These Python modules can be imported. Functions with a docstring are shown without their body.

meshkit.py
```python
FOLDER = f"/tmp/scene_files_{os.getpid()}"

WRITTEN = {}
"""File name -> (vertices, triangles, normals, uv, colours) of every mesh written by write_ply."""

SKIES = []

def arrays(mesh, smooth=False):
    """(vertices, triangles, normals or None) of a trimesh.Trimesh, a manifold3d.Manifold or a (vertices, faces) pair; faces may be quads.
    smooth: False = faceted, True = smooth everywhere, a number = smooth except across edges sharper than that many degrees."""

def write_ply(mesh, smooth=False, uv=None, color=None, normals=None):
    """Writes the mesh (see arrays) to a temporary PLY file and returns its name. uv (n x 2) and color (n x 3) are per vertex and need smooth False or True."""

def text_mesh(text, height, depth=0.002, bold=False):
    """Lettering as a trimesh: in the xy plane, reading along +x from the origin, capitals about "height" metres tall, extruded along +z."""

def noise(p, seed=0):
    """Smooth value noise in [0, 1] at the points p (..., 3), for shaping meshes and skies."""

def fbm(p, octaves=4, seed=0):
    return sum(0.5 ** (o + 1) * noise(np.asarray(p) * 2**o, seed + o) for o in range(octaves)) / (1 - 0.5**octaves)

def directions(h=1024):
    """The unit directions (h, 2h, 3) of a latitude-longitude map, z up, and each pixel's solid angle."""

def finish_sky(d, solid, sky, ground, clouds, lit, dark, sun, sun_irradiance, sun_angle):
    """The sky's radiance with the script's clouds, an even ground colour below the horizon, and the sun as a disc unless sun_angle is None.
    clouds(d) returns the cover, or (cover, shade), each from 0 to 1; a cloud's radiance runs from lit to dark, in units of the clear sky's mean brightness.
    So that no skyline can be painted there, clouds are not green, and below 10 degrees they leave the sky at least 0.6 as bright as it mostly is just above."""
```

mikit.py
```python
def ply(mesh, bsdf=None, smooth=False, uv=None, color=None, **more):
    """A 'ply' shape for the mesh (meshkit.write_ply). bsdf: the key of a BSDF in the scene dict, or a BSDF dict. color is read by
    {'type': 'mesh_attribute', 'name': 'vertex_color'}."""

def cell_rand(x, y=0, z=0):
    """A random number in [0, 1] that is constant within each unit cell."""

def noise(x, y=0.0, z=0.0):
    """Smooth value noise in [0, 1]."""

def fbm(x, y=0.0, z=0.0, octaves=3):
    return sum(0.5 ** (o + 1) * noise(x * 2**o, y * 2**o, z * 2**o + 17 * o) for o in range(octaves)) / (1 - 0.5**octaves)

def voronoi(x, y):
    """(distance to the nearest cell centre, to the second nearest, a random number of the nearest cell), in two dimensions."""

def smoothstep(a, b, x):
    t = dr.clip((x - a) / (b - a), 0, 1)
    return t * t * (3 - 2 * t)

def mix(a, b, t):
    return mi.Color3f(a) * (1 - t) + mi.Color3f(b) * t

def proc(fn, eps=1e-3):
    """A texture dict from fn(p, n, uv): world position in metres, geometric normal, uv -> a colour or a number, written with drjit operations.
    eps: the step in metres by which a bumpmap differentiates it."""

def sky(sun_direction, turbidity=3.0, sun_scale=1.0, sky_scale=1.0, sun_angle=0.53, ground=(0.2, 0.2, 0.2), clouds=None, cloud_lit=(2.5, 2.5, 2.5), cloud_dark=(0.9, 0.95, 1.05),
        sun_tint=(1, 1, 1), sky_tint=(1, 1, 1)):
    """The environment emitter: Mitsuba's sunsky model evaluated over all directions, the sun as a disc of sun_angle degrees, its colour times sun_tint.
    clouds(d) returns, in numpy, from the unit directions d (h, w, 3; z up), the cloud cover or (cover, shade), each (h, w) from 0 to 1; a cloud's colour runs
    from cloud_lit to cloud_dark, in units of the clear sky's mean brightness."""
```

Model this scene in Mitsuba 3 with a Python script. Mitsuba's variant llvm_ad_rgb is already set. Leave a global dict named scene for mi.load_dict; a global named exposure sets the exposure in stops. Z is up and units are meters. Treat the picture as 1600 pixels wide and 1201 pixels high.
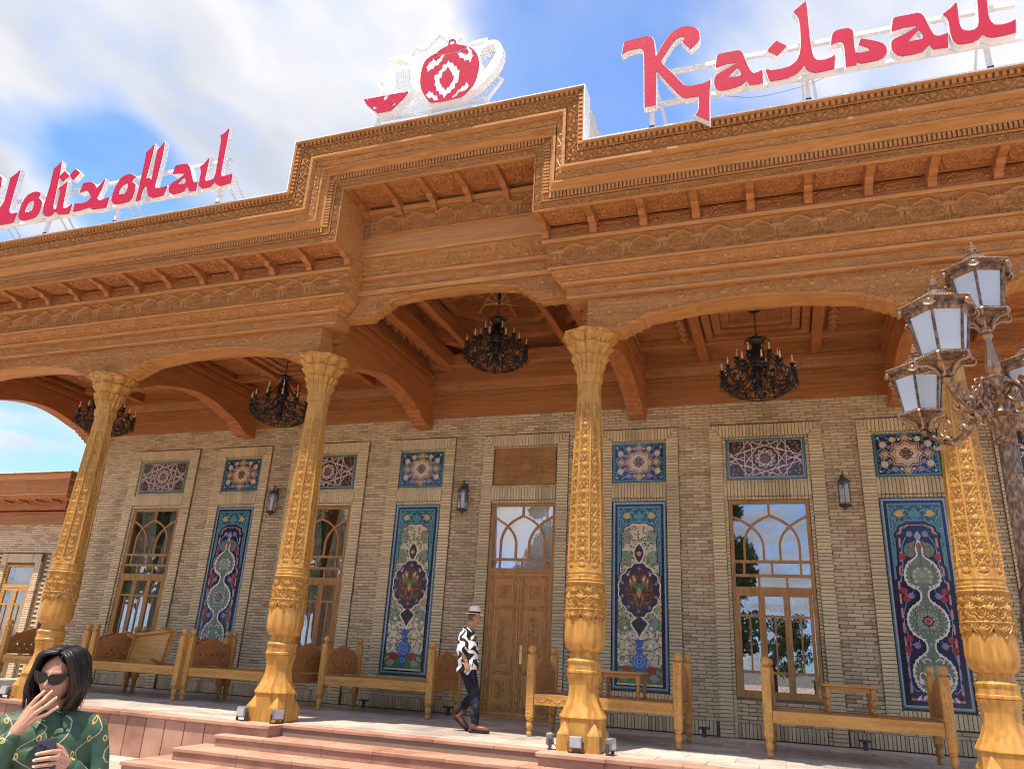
import math, random
import numpy as np, trimesh, drjit as dr
import mitsuba as mi
import mikit, meshkit
from scipy import ndimage
from shapely.geometry import Polygon, LineString, Point, box as sbox, MultiPolygon
from shapely.ops import unary_union
from shapely import affinity

# ------------------------------------------------------------------ camera, sky, exposure
scene, labels = {}, {}
T = mi.ScalarTransform4f
CAM = dict(pos=(4.919, -14.46, 1.077), yaw=-20.186, pitch=19.885, roll=3.2, fov=68.56)
def camera():
    a, b, c = (math.radians(CAM[k]) for k in ('yaw', 'pitch', 'roll'))
    f = np.array([math.sin(a)*math.cos(b), math.cos(a)*math.cos(b), math.sin(b)])
    r = np.array([math.cos(a), -math.sin(a), 0]); u = np.cross(r, f)
    up = -r*math.sin(c) + u*math.cos(c)
    o = np.array(CAM['pos'])
    return {'type': 'perspective', 'fov': CAM['fov'], 'fov_axis': 'x', 'near_clip': 0.05, 'far_clip': 2000.0,
            'to_world': T().look_at(origin=o.tolist(), target=(o+f).tolist(), up=up.tolist())}
scene['camera'] = camera()
exposure = 2.52

def sky_clouds(d):
    x, y, z = d[..., 0], d[..., 1], d[..., 2]
    k = 1.0/np.maximum(z+0.10, 0.12)                      # a cloud layer seen in perspective
    p = np.stack([x*k, y*k, 0*z], -1)
    w = np.stack([meshkit.fbm(p*2.2+7.3, 4, 5)-.5, meshkit.fbm(p*2.2+31.7, 4, 15)-.5, 0*z], -1)
    q = p+.30*w
    n = meshkit.fbm(q*[2.6, 2.2, 1]+[3.1, 11.7, .4], 8, 21)
    m = meshkit.fbm(q*.9+[9.2, 4.4, 2.0], 2, 40)
    c = .72*n+.28*m-.024
    for cx, cy, cz, r_, a_ in BANKS:                      # where the wind has left large banks and gaps
        c = c+a_*np.exp(-((x-cx)**2+(y-cy)**2+(z-cz)**2)/r_**2)
    t = np.clip((c-.40)/.21, 0, 1)
    cover = t*t*(3-2*t)
    wisp = np.clip((meshkit.fbm(q*[6.5, 5.0, 1]+5, 6, 77)-.28)*2.0, 0, 1)
    cover = np.clip(cover*(.60+.52*wisp)+.18*wisp+.05, 0, 1)
    hor = np.clip((0.27-z)/0.16, 0, 1)*np.clip((meshkit.fbm(np.stack([x*4, y*4, z*11], -1), 5, 9)-0.42)*7, 0, 1)
    cover = np.clip(np.maximum(cover, hor*.95), 0, 1)
    shade = np.clip((meshkit.fbm(q*[3.4, 2.8, 1]+2, 5, 63)-.40)*2.2, 0, .8)*cover
    return cover, shade
BANKS = [(-.60, .50, .63, .15, .15), (-.50, .56, .66, .14, .15), (-.40, .60, .69, .09, .17), (-.56, .58, .58, .09, .19), (-.48, .62, .62, .07, .16), (-.70, .40, .59, .10, .08), (-.76, .48, .46, .08, .12), (.10, .73, .68, .16, .16), (.24, .74, .63, .18, .16),
         (-.69, .50, .515, .06, -.17), (-.655, .53, .515, .045, -.14), (-.43, .60, .66, .03, -.06), (-.17, .71, .68, .10, -.13), (-.25, .70, .66, .05, -.05), (-.74, .55, .38, .10, -.06), (-.05, .74, .66, .06, .06)]
SUN = (-0.33, -1.0, 3.21)
scene['sky'] = mikit.sky(SUN, turbidity=3, sun_scale=0.88, sky_scale=1.36, clouds=sky_clouds, cloud_lit=(1.34, 1.34, 1.38), cloud_dark=(.74, .82, .97), sky_tint=(0.64, 0.86, 1.10))

# ------------------------------------------------------------------ small tools
N_, F_ = mikit.noise, mikit.fbm
def num(key):
    if key not in scene and key not in labels: return key
    i = 1
    while f'{key}_{i:03d}' in scene or f'{key}_{i:03d}' in labels: i += 1
    return f'{key}_{i:03d}'
_used = {}
def part_key(parent, name):
    k = f'{parent}__{name}'
    n = _used.get(k, 0); _used[k] = n+1
    return k if n == 0 else f'{k}_{n:03d}'
def thing(name, label, cat, group=None):
    n = _used.get(name, 0); _used[name] = n+1
    key = name if n == 0 else f'{name}_{n:03d}'
    labels[key] = {'label': label, 'category': cat}
    if group: labels[key]['group'] = group
    return key
def add(parent, name, mesh, bsdf, smooth=False, stuff=False, xf=None, uv=None, color=None, label=None):
    key = part_key(parent, name)
    d = mesh if isinstance(mesh, dict) else mikit.ply(mesh, bsdf, smooth, uv=uv, color=color)
    if xf is not None: d = {**d, 'to_world': xf}
    scene[key] = d
    if stuff: labels[key] = {'kind': 'stuff'}
    if label: labels.setdefault(key, {})['label'] = label
    return key
def struct(name, mesh, bsdf, smooth=False, kind='structure', label=None, **k):
    n = _used.get(name, 0); _used[name] = n+1
    key = name if n == 0 else f'{name}_{n:03d}'
    scene[key] = mikit.ply(mesh, bsdf, smooth, **k)
    labels[key] = {'kind': kind}
    if label: labels[key]['label'] = label
    return key

class MB:
    """collects vertices and triangles (and one colour per piece)"""
    def __init__(s): s.v, s.f, s.c, s.n = [], [], [], 0
    def add(s, v, f, col=None):
        v = np.asarray(v, float); f = np.asarray(f, int)
        if f.shape[1] == 4: f = np.vstack([f[:, [0, 1, 2]], f[:, [0, 2, 3]]])
        s.v.append(v); s.f.append(f+s.n); s.n += len(v)
        if col is not None: s.c.append(np.tile(col, (len(v), 1)))
        return s
    def mesh(s, m, col=None): return s.add(m.vertices, m.faces, col)
    def box(s, x0, x1, y0, y1, z0, z1, ch=0, col=None):
        if ch <= 0:
            v = [[x, y, z] for x in (x0, x1) for y in (y0, y1) for z in (z0, z1)]
            f = [[0, 1, 3, 2], [4, 6, 7, 5], [0, 4, 5, 1], [2, 3, 7, 6], [0, 2, 6, 4], [1, 5, 7, 3]]
            return s.add(v, f, col)
        b = chbox(x1-x0, y1-y0, z1-z0, ch)
        return s.add(b.vertices+[(x0+x1)/2, (y0+y1)/2, (z0+z1)/2], b.faces, col)
    def tube(s, pts, r, sides=8, cap=True):
        p = np.asarray(pts, float); n = len(p); r = np.broadcast_to(r, (n,))
        t = np.gradient(p, axis=0); t /= np.linalg.norm(t, axis=1, keepdims=True)+1e-12
        a = np.zeros_like(p); ref = np.array([0, 0, 1.]) if abs(t[0, 2]) < .9 else np.array([1., 0, 0])
        for i in range(n):
            ref = ref - t[i]*(ref@t[i])
            if np.linalg.norm(ref) < 1e-6: ref = np.cross(t[i], [0.3, 0.5, 0.8])
            ref /= np.linalg.norm(ref); a[i] = ref
        b = np.cross(t, a); g = np.arange(sides)*2*np.pi/sides
        v = p[:, None]+r[:, None, None]*(np.cos(g)[None, :, None]*a[:, None]+np.sin(g)[None, :, None]*b[:, None])
        i, j = np.meshgrid(np.arange(n-1), np.arange(sides), indexing='ij')
        q = np.stack([i*sides+j, i*sides+(j+1) % sides, (i+1)*sides+(j+1) % sides, (i+1)*sides+j], -1).reshape(-1, 4)
        v = v.reshape(-1, 3); f = np.vstack([q[:, [0, 1, 2]], q[:, [0, 2, 3]]])
        if cap:
            k = np.arange(1, sides-1)
            f = np.vstack([f, np.stack([0*k, k+1, k], 1), np.stack([0*k, k, k+1], 1)+(n-1)*sides])
        return s.add(v, f)
    def lathe(s, prof, n=24, c=(0, 0, 0), mod=None, rot=0., caps=True, sq=False):
        """prof: (r, z) rows; mod(theta, i) multiplies the radius; sq: an n-gon given by its apothem"""
        prof = np.asarray(prof, float); g = np.arange(n)*2*np.pi/n+rot
        k = 1/math.cos(math.pi/n) if sq else 1
        r = prof[:, 0][:, None]*k*np.ones(n)[None]
        if mod is not None: r = r*mod(g[None, :], np.arange(len(prof))[:, None])
        v = np.stack([r*np.cos(g)+c[0], r*np.sin(g)+c[1], np.broadcast_to(prof[:, 1][:, None], r.shape)+c[2]], -1).reshape(-1, 3)
        i, j = np.meshgrid(np.arange(len(prof)-1), np.arange(n), indexing='ij')
        q = np.stack([i*n+j, i*n+(j+1) % n, (i+1)*n+(j+1) % n, (i+1)*n+j], -1).reshape(-1, 4)
        f = np.vstack([q[:, [0, 1, 2]], q[:, [0, 2, 3]]])
        if caps:
            k = np.arange(1, n-1); m = (len(prof)-1)*n
            f = np.vstack([f, np.stack([0*k, k+1, k], 1), np.stack([0*k, k, k+1], 1)+m])
        return s.add(v, f)
    def poly(s, g, y0, y1, plane='xz', col=None):
        """extrudes a shapely polygon of (x, z) from y0 to y1 (or of (y, z) along x, (x, y) along z)"""
        for p in polys(g):
            m = trimesh.creation.extrude_polygon(p, 1.0, engine='earcut')
            a, b, h = m.vertices.T
            h = y0+(y1-y0)*h
            v = {'xz': np.stack([a, h, b], 1), 'yz': np.stack([h, a, b], 1), 'xy': np.stack([a, b, h], 1)}[plane]
            f = m.faces
            if ((plane == 'xz') != (y1 < y0)): f = f[:, ::-1]
            s.add(v, f, col)
        return s
    def move(s, m, t, rotz=0., R=None):
        v = np.asarray(m.vertices)
        if R is not None: v = v@np.asarray(R).T
        c, k = math.cos(rotz), math.sin(rotz)
        v = np.stack([v[:, 0]*c-v[:, 1]*k, v[:, 0]*k+v[:, 1]*c, v[:, 2]], 1)+np.asarray(t)
        return s.add(v, m.faces)
    def get(s): return trimesh.Trimesh(np.vstack(s.v), np.vstack(s.f), process=False)
    def col(s): return np.vstack(s.c)
def polys(g):
    if g.is_empty: return []
    return [p for p in getattr(g, 'geoms', [g]) if p.geom_type == 'Polygon' and p.area > 1e-7]
_ch = {}
def chbox(w, d, h, c):
    k = (round(w, 4), round(d, 4), round(h, 4), c)
    if k not in _ch:
        c = min(c, w*.45, d*.45, h*.45)
        pts = []
        for sx in (-1, 1):
            for sy in (-1, 1):
                for sz in (-1, 1):
                    for e in ((c, 0, 0), (0, c, 0), (0, 0, c)):
                        pts.append([sx*(w/2-e[1]-e[2]), sy*(d/2-e[0]-e[2]), sz*(h/2-e[0]-e[1])])
        _ch[k] = trimesh.convex.convex_hull(np.array(pts))
    return _ch[k]
def grid_mesh(P):
    h, w = P.shape[:2]
    i, j = np.meshgrid(np.arange(h-1), np.arange(w-1), indexing='ij')
    q = np.stack([i*w+j, i*w+j+1, (i+1)*w+j+1, (i+1)*w+j], -1).reshape(-1, 4)
    return P.reshape(-1, 3), np.vstack([q[:, [0, 1, 2]], q[:, [0, 2, 3]]])
def arc(cx, cy, r, a0, a1, n=24, ry=None):
    t = np.radians(np.linspace(a0, a1, n)); return np.stack([cx+r*np.cos(t), cy+(ry or r)*np.sin(t)], 1)
def bez(*p, n=16):
    p = np.asarray(p, float); t = np.linspace(0, 1, n)[:, None]
    if len(p) == 3: return (1-t)**2*p[0]+2*t*(1-t)*p[1]+t*t*p[2]
    return (1-t)**3*p[0]+3*t*(1-t)**2*p[1]+3*t*t*(1-t)*p[2]+t**3*p[3]
def catmull(p, n=8, closed=False):
    p = np.asarray(p, float)
    q = np.vstack([p[-1:], p, p[:2]]) if closed else np.vstack([2*p[:1]-p[1:2], p, 2*p[-1:]-p[-2:-1]])
    out = []
    for i in range(1, len(q)-2):
        t = np.linspace(0, 1, n, endpoint=False)[:, None]
        a, b, c, d = q[i-1], q[i], q[i+1], q[i+2]
        out.append(.5*(2*b+(c-a)*t+(2*a-5*b+4*c-d)*t*t+(3*b-a-3*c+d)*t**3))
    if not closed: out.append(p[-1:])
    return np.vstack(out)
def placed(d, xf): return {**d, 'to_world': xf}
def at(x, y, z=0, rot=0., s=1.): return T().translate([x, y, z]).rotate([0, 0, 1], rot).scale(s)
# ------------------------------------------------------------------ materials
def P(name, base, rough=.5, spec=.5, bump=None, **k):
    b = {'type': 'principled', 'roughness': float(rough), 'specular': float(spec), **k}
    b['base_color'] = base if isinstance(base, dict) else {'type': 'rgb', 'value': list(base)}
    if bump is not None: b = {'type': 'bumpmap', 'arbitrary': bump[0], 'scale': float(bump[1]), 'bsdf': b}
    scene[name] = {'type': 'twosided', 'bsdf': b}
    return name
def wood(name, a, b, c, along, rough=.5, spec=.28, coat=.05, g=1.0, bump=.0008):
    """a, b: the light and dark of the grain, c: the tone of whole boards; along: the axis of the fibres"""
    def grain(p):
        q = [p.x, p.y, p.z]
        s = [2.2 if i == along else 26.0 for i in range(3)]
        return q, s
    def fn(p, n, uv):
        q, s = grain(p)
        w = F_(q[0]*1.3, q[1]*1.3, q[2]*1.3, 2)
        v = F_(q[0]*s[0]*g+w*3, q[1]*s[1]*g+w*3, q[2]*s[2]*g+w*2, 3)
        t = mikit.smoothstep(.3, .72, v)
        knot = mikit.smoothstep(.86, .95, N_(q[0]*5+9, q[1]*5, q[2]*5))
        big = mikit.smoothstep(.25, .75, F_(q[0]*.55+3, q[1]*.7, q[2]*.8, 2))
        col = mikit.mix(a, b, t)
        col = mikit.mix(col, c, .45*big)
        return mikit.mix(col, mi.Color3f(b)*.6, knot*.35)
    def bf(p, n, uv):
        q, s = grain(p)
        return F_(q[0]*s[0]*2.0, q[1]*s[1]*2.0, q[2]*s[2]*2.0, 2)
    return P(name, mikit.proc(fn), rough, spec, (mikit.proc(bf), bump) if bump else None, clearcoat=coat, clearcoat_gloss=.6)
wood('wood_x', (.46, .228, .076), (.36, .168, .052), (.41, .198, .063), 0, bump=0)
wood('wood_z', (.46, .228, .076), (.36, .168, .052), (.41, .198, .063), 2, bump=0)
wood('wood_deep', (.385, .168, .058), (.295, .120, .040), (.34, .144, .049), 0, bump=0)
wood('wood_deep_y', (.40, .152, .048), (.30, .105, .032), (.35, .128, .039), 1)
wood('wood_gold', (.49, .268, .064), (.33, .168, .036), (.41, .218, .048), 2, rough=.4, coat=.12, bump=0)
wood('wood_takht', (.56, .31, .092), (.43, .215, .055), (.50, .26, .072), 0, rough=.4)
wood('wood_takht_z', (.56, .31, .092), (.43, .215, .055), (.50, .26, .072), 2, rough=.4)
wood('wood_board', (.47, .225, .075), (.35, .15, .047), (.41, .185, .06), 0)
wood('wood_door', (.56, .295, .100), (.44, .215, .066), (.50, .255, .082), 2)
wood('wood_frame', (.42, .215, .07), (.32, .15, .045), (.36, .18, .056), 2)
def carve_fn(k):
    """low relief of scrolls for panels too far away to tell the leaves apart"""
    def fn(p, n, uv):
        u = p.x*k; v = (p.y*.8+p.z)*k
        cx, cy = dr.floor(u), dr.floor(v)
        fx, fy = u-cx-.5, v-cy-.5
        hand = dr.select(mikit.cell_rand(cx, cy, 2) > .5, 1.0, -1.0)
        r = dr.sqrt(fx*fx+fy*fy)+1e-4
        a = dr.atan2(fy, fx*hand)
        s = .5+.5*dr.sin(a+r*22.0)
        leaf = dr.abs(dr.sin(u*9+2*dr.sin(v*7)))*dr.abs(dr.sin(v*8+2*dr.sin(u*6)))
        return mikit.smoothstep(.35, .75, s)*mikit.smoothstep(.5, .4, r)+leaf*mikit.smoothstep(.36, .5, r)
    return fn
def carved_wood(name, a, b, k, depth):
    def fn(p, n, uv):
        w = F_(p.x*3, p.y*20, p.z*20, 2)
        return mikit.mix(a, b, mikit.smoothstep(.3, .7, w))
    return P(name, mikit.proc(fn), .45, .5, (mikit.proc(carve_fn(k), 2e-3), depth), clearcoat=.1)
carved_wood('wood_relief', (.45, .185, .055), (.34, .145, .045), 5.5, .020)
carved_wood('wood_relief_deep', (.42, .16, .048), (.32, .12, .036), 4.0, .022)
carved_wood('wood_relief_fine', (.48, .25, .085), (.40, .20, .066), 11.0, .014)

def vcol(name, rough, spec=.2, var=.18, k=14., bump=0):
    """material of bricks and tiles: the piece's own colour with the fine mottling of fired clay"""
    b = {'type': 'principled', 'base_color': {'type': 'mesh_attribute', 'name': 'vertex_color'}, 'roughness': rough, 'specular': spec}
    if bump:
        b = {'type': 'bumpmap', 'arbitrary': mikit.proc(lambda p, n, uv: F_(p.x*k, p.y*k, p.z*k*2, 3), 2e-3), 'scale': bump, 'bsdf': b}
    scene[name] = {'type': 'twosided', 'bsdf': b}
vcol('brick', .85, .25, k=60., bump=.0035)
def mort(p, n, uv): return mikit.mix((.155, .105, .068), (.22, .155, .10), F_(p.x*9, p.y*9, p.z*9, 3))
P('mortar', mikit.proc(mort), .95, .1)
def stone(name, a, b, k=3., rough=.6, spec=.35):
    def fn(p, n, uv):
        g = F_(p.x*k, p.y*k, p.z*k, 4); s = N_(p.x*160, p.y*160, p.z*160)
        st = mikit.smoothstep(.48, .75, F_(p.x*1.1+4, p.y*2.3, p.z*1.7, 4))
        c = mikit.mix(a, b, mikit.smoothstep(.3, .7, g*.8+s*.2))
        return c*(1-.30*st)
    return P(name, mikit.proc(fn), rough, spec, (mikit.proc(lambda p, n, uv: F_(p.x*40, p.y*40, p.z*40, 2), 2e-3), .0012))
stone('pink_stone', (.40, .235, .175), (.31, .17, .125))
stone('pink_stone_b', (.43, .258, .193), (.35, .20, .148), 4.)
stone('pink_stone_c', (.37, .21, .155), (.285, .155, .113), 5.)
stone('floor_stone', (.44, .405, .38), (.35, .32, .30), 4., .32)
stone('floor_stone_b', (.52, .47, .435), (.43, .39, .355), 5., .32)
stone('ground_stone', (.50, .405, .35), (.42, .325, .28), 2.)
P('joint', (.22, .16, .125), .95, .1)
P('sign_red', (.45, .018, .060), .6, .15)
P('sign_white', (.80, .80, .79), .6, .15)
P('white_metal', (.74, .75, .75), .45, .5)
P('flashing', (.72, .72, .70), .4, .5)
P('roof_dark', (.22, .16, .12), .9, .2)
P('render_cream', (.62, .58, .50), .9, .2)
P('iron_black', (.014, .012, .011), .45, .5)
P('candle', (.75, .68, .5), .5, .4)
def bron(p, n, uv):
    w = mikit.smoothstep(.35, .75, F_(p.x*60, p.y*60, p.z*30, 3))
    return mikit.mix((.12, .074, .047), (.30, .19, .115), w)
P('bronze', mikit.proc(bron), .38, .6, metallic=.75)
P('bronze_light', (.33, .215, .14), .34, .6, metallic=.8)
P('brass', (.62, .45, .2), .3, .5, metallic=.9)
P('frosted_glass', (.44, .52, .58), .18, .6)
scene['glass'] = {'type': 'thindielectric', 'int_ior': 2.6}
scene['lantern_glass'] = {'type': 'thindielectric', 'int_ior': 1.5}
P('curtain', (.44, .47, .40), .9, .1)
P('curtain_white', (.75, .76, .74), .9, .1)
P('room_dark', (.05, .042, .035), .95, .1)
P('lamp_grey', (.15, .155, .16), .45, .5)
P('lamp_glass', (.35, .38, .42), .1, .7)
P('dark_metal', (.05, .05, .052), .5, .5)
GL = {}
def glaze(name, c, r=.16):
    GL[name] = P('glaze_'+name, tuple(min(q*1.0, .7) for q in c), r, .5)
for n_, c_ in dict(teal=(.055, .20, .235), teal_light=(.10, .25, .275), teal_dark=(.02, .085, .115), navy=(.017, .020, .062), night=(.016, .015, .028), cream=(.60, .50, .33), ivory=(.70, .66, .55),
                   sage=(.155, .20, .145), sage_light=(.24, .285, .205), red=(.33, .045, .05), pink=(.52, .24, .19), gold=(.58, .34, .10), brown=(.10, .052, .035), plum=(.060, .034, .05),
                   blue=(.055, .11, .32), blue_light=(.22, .34, .55), green=(.07, .19, .06), olive=(.17, .20, .055), rust=(.34, .12, .05), grey=(.36, .36, .40), lilac=(.27, .20, .32), line=(.045, .03, .02), strap=(.60, .50, .44), plum2=(.20, .12, .12)).items(): glaze(n_, c_)
# ------------------------------------------------------------------ carved relief: height fields drawn with curves
class Relief:
    """a height field over W x H metres, periodic along u; ribbons, leaves and rings are raised on it"""
    def __init__(s, W, H, res=.005, wrap=True):
        s.W, s.H, s.res, s.wrap = W, H, res, wrap
        s.nu, s.nv = max(4, round(W/res)), max(4, round(H/res)); s.a = np.zeros((s.nv, s.nu))
    def line(s, pts, r, h=1.0, flat=.35):
        p = np.asarray(pts, float); r = np.asarray(r)*1.22
        seg = np.linalg.norm(np.diff(p, axis=0), axis=1); L = np.r_[0, np.cumsum(seg)]
        if L[-1] > 0:
            t = np.linspace(0, L[-1], max(2, int(L[-1]/(s.res*.7))))
            r = np.interp(t, L, np.broadcast_to(r, (len(p),))) if np.ndim(r) else np.full(len(t), float(r))
            p = np.stack([np.interp(t, L, p[:, 0]), np.interp(t, L, p[:, 1])], 1)
        else: r = np.full(len(p), float(np.max(r)))
        k = int(np.max(r)/s.res)+2
        base = np.floor(p/s.res).astype(int)
        for du in range(-k, k+1):
            for dv in range(-k, k+1):
                iu, iv = base[:, 0]+du, base[:, 1]+dv
                d = np.hypot((iu+.5)*s.res-p[:, 0], (iv+.5)*s.res-p[:, 1])/np.maximum(r, 1e-6)
                ok = (d < 1) & (iv >= 0) & (iv < s.nv)
                if not s.wrap: ok &= (iu >= 0) & (iu < s.nu)
                if ok.any():
                    v = h*np.minimum(1, (1-d[ok])/.45)*(1-.12*d[ok]**2)
                    np.maximum.at(s.a, (iv[ok], iu[ok] % s.nu), v)
        return s
    def spiral(s, cx, cy, R, turns=1.6, a0=0., hand=1, r=.006, h=1., end=.25):
        t = np.linspace(0, 1, 60); rr = R*(1-(1-end*.6)*t); a = a0+hand*2*np.pi*turns*t
        s.line(np.stack([cx+rr*np.cos(a), cy+rr*np.sin(a)], 1), r, h)
        return s.dot(cx, cy, R*.22, h)
    def dot(s, cx, cy, r, h=1.): return s.line([[cx, cy], [cx+1e-4, cy]], r, h)
    def leaf(s, cx, cy, ang, L, w, h=1.):
        t = np.linspace(0, 1, 12); c, k = math.cos(ang), math.sin(ang)
        return s.line(np.stack([cx+L*t*c, cy+L*t*k], 1), np.maximum(w*np.sin(np.pi*t**.8), s.res*.6), h)
    def palmette(s, cx, cy, ang, n, L, spread, w, h=1.):
        for i in range(n):
            q = (i/(n-1)-.5) if n > 1 else 0
            s.leaf(cx, cy, ang+q*spread, L*(1-.35*abs(q)*2*.6), w, h)
        return s
    def ring(s, cx, cy, R, r, h=1., ry=None): return s.line(arc(cx, cy, R, 0, 360, 48, ry), r, h)
    def fill(s, n, dmin, h=.85, seed=1):
        rnd = random.Random(seed); dmin *= 1.35
        for _ in range(n):
            w = np.concatenate([s.a]*3, 1) if s.wrap else s.a
            D = ndimage.distance_transform_edt(np.pad(w < .12, ((1, 1), (0, 0))))[1:-1]
            if s.wrap: D = D[:, s.nu:2*s.nu]
            i = np.unravel_index(np.argmax(D), D.shape); d = D[i]*s.res
            if d < dmin: break
            cx, cy = (i[1]+.5)*s.res, (i[0]+.5)*s.res
            m = rnd.random()
            if d > 2.4*dmin: s.spiral(cx, cy, d*.72, 1.3, rnd.random()*6.3, rnd.choice((-1, 1)), dmin*.42, h)
            elif m < .5: s.leaf(cx-d*.6, cy, rnd.random()*6.3, d*1.3, d*.42, h)
            else: s.ring(cx, cy, d*.6, dmin*.4, h)
        return s
    def soft(s, k=.45): s.a = ndimage.gaussian_filter(s.a, k, mode=('nearest', 'wrap')); return s
    def at(s, u, v):
        """height at u (metres, periodic) and v (metres)"""
        return ndimage.map_coordinates(np.pad(s.a, ((0, 0), (0, 1)), mode='wrap'), [np.clip(v/s.res-.5, 0, s.nv-1), (u/s.res-.5) % s.nu], order=1, mode='nearest')
def vine(W, y0, A, ph=0, n=60): 
    t = np.linspace(0, W, n); return np.stack([t, y0+A*np.sin(2*np.pi*t/W+ph)], 1)
def t_scroll():
    R = Relief(.27, .19)
    R.line(vine(.27, .095, .062), .0085)
    R.line(vine(.27, .095, .048, .35), .005, .8)
    for cx, cy, a in ((.0675, .062, -1), (.2025, .128, 1)):
        R.spiral(cx, cy, .042, 1.2, a*1.57, a, .0065)
        R.palmette(cx, cy-a*.012, a*1.57, 5, .05, 2.6, .010)
    return R.fill(14, .007, seed=3).soft()
def t_guil():
    R = Relief(.36, .125)
    for cx in (.06, .18, .30):
        if cx == .18:
            R.ring(cx, .0625, .052, .0065, ry=.036); R.palmette(cx, .05, 1.57, 5, .045, 2.6, .009)
        else:
            R.ring(cx, .0625, .043, .0065); R.ring(cx, .0625, .022, .0055); R.dot(cx, .0625, .010)
    for x in np.linspace(0, .36, 9)[:-1]: R.leaf(x, .008, 1.57, .028, .008); R.leaf(x+.02, .117, -1.57, .024, .007)
    return R.fill(16, .006, seed=5).soft()
def t_cove():
    R = Relief(.40, .12)
    R.line(vine(.40, .06, .034), .007)
    for cx, cy, a in ((.1, .05, -1), (.3, .07, 1)): R.palmette(cx, cy, a*1.57, 5, .045, 2.4, .010).spiral(cx, cy, .03, 1.2, 0, a, .005)
    return R.fill(10, .008, seed=8).soft()
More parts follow.
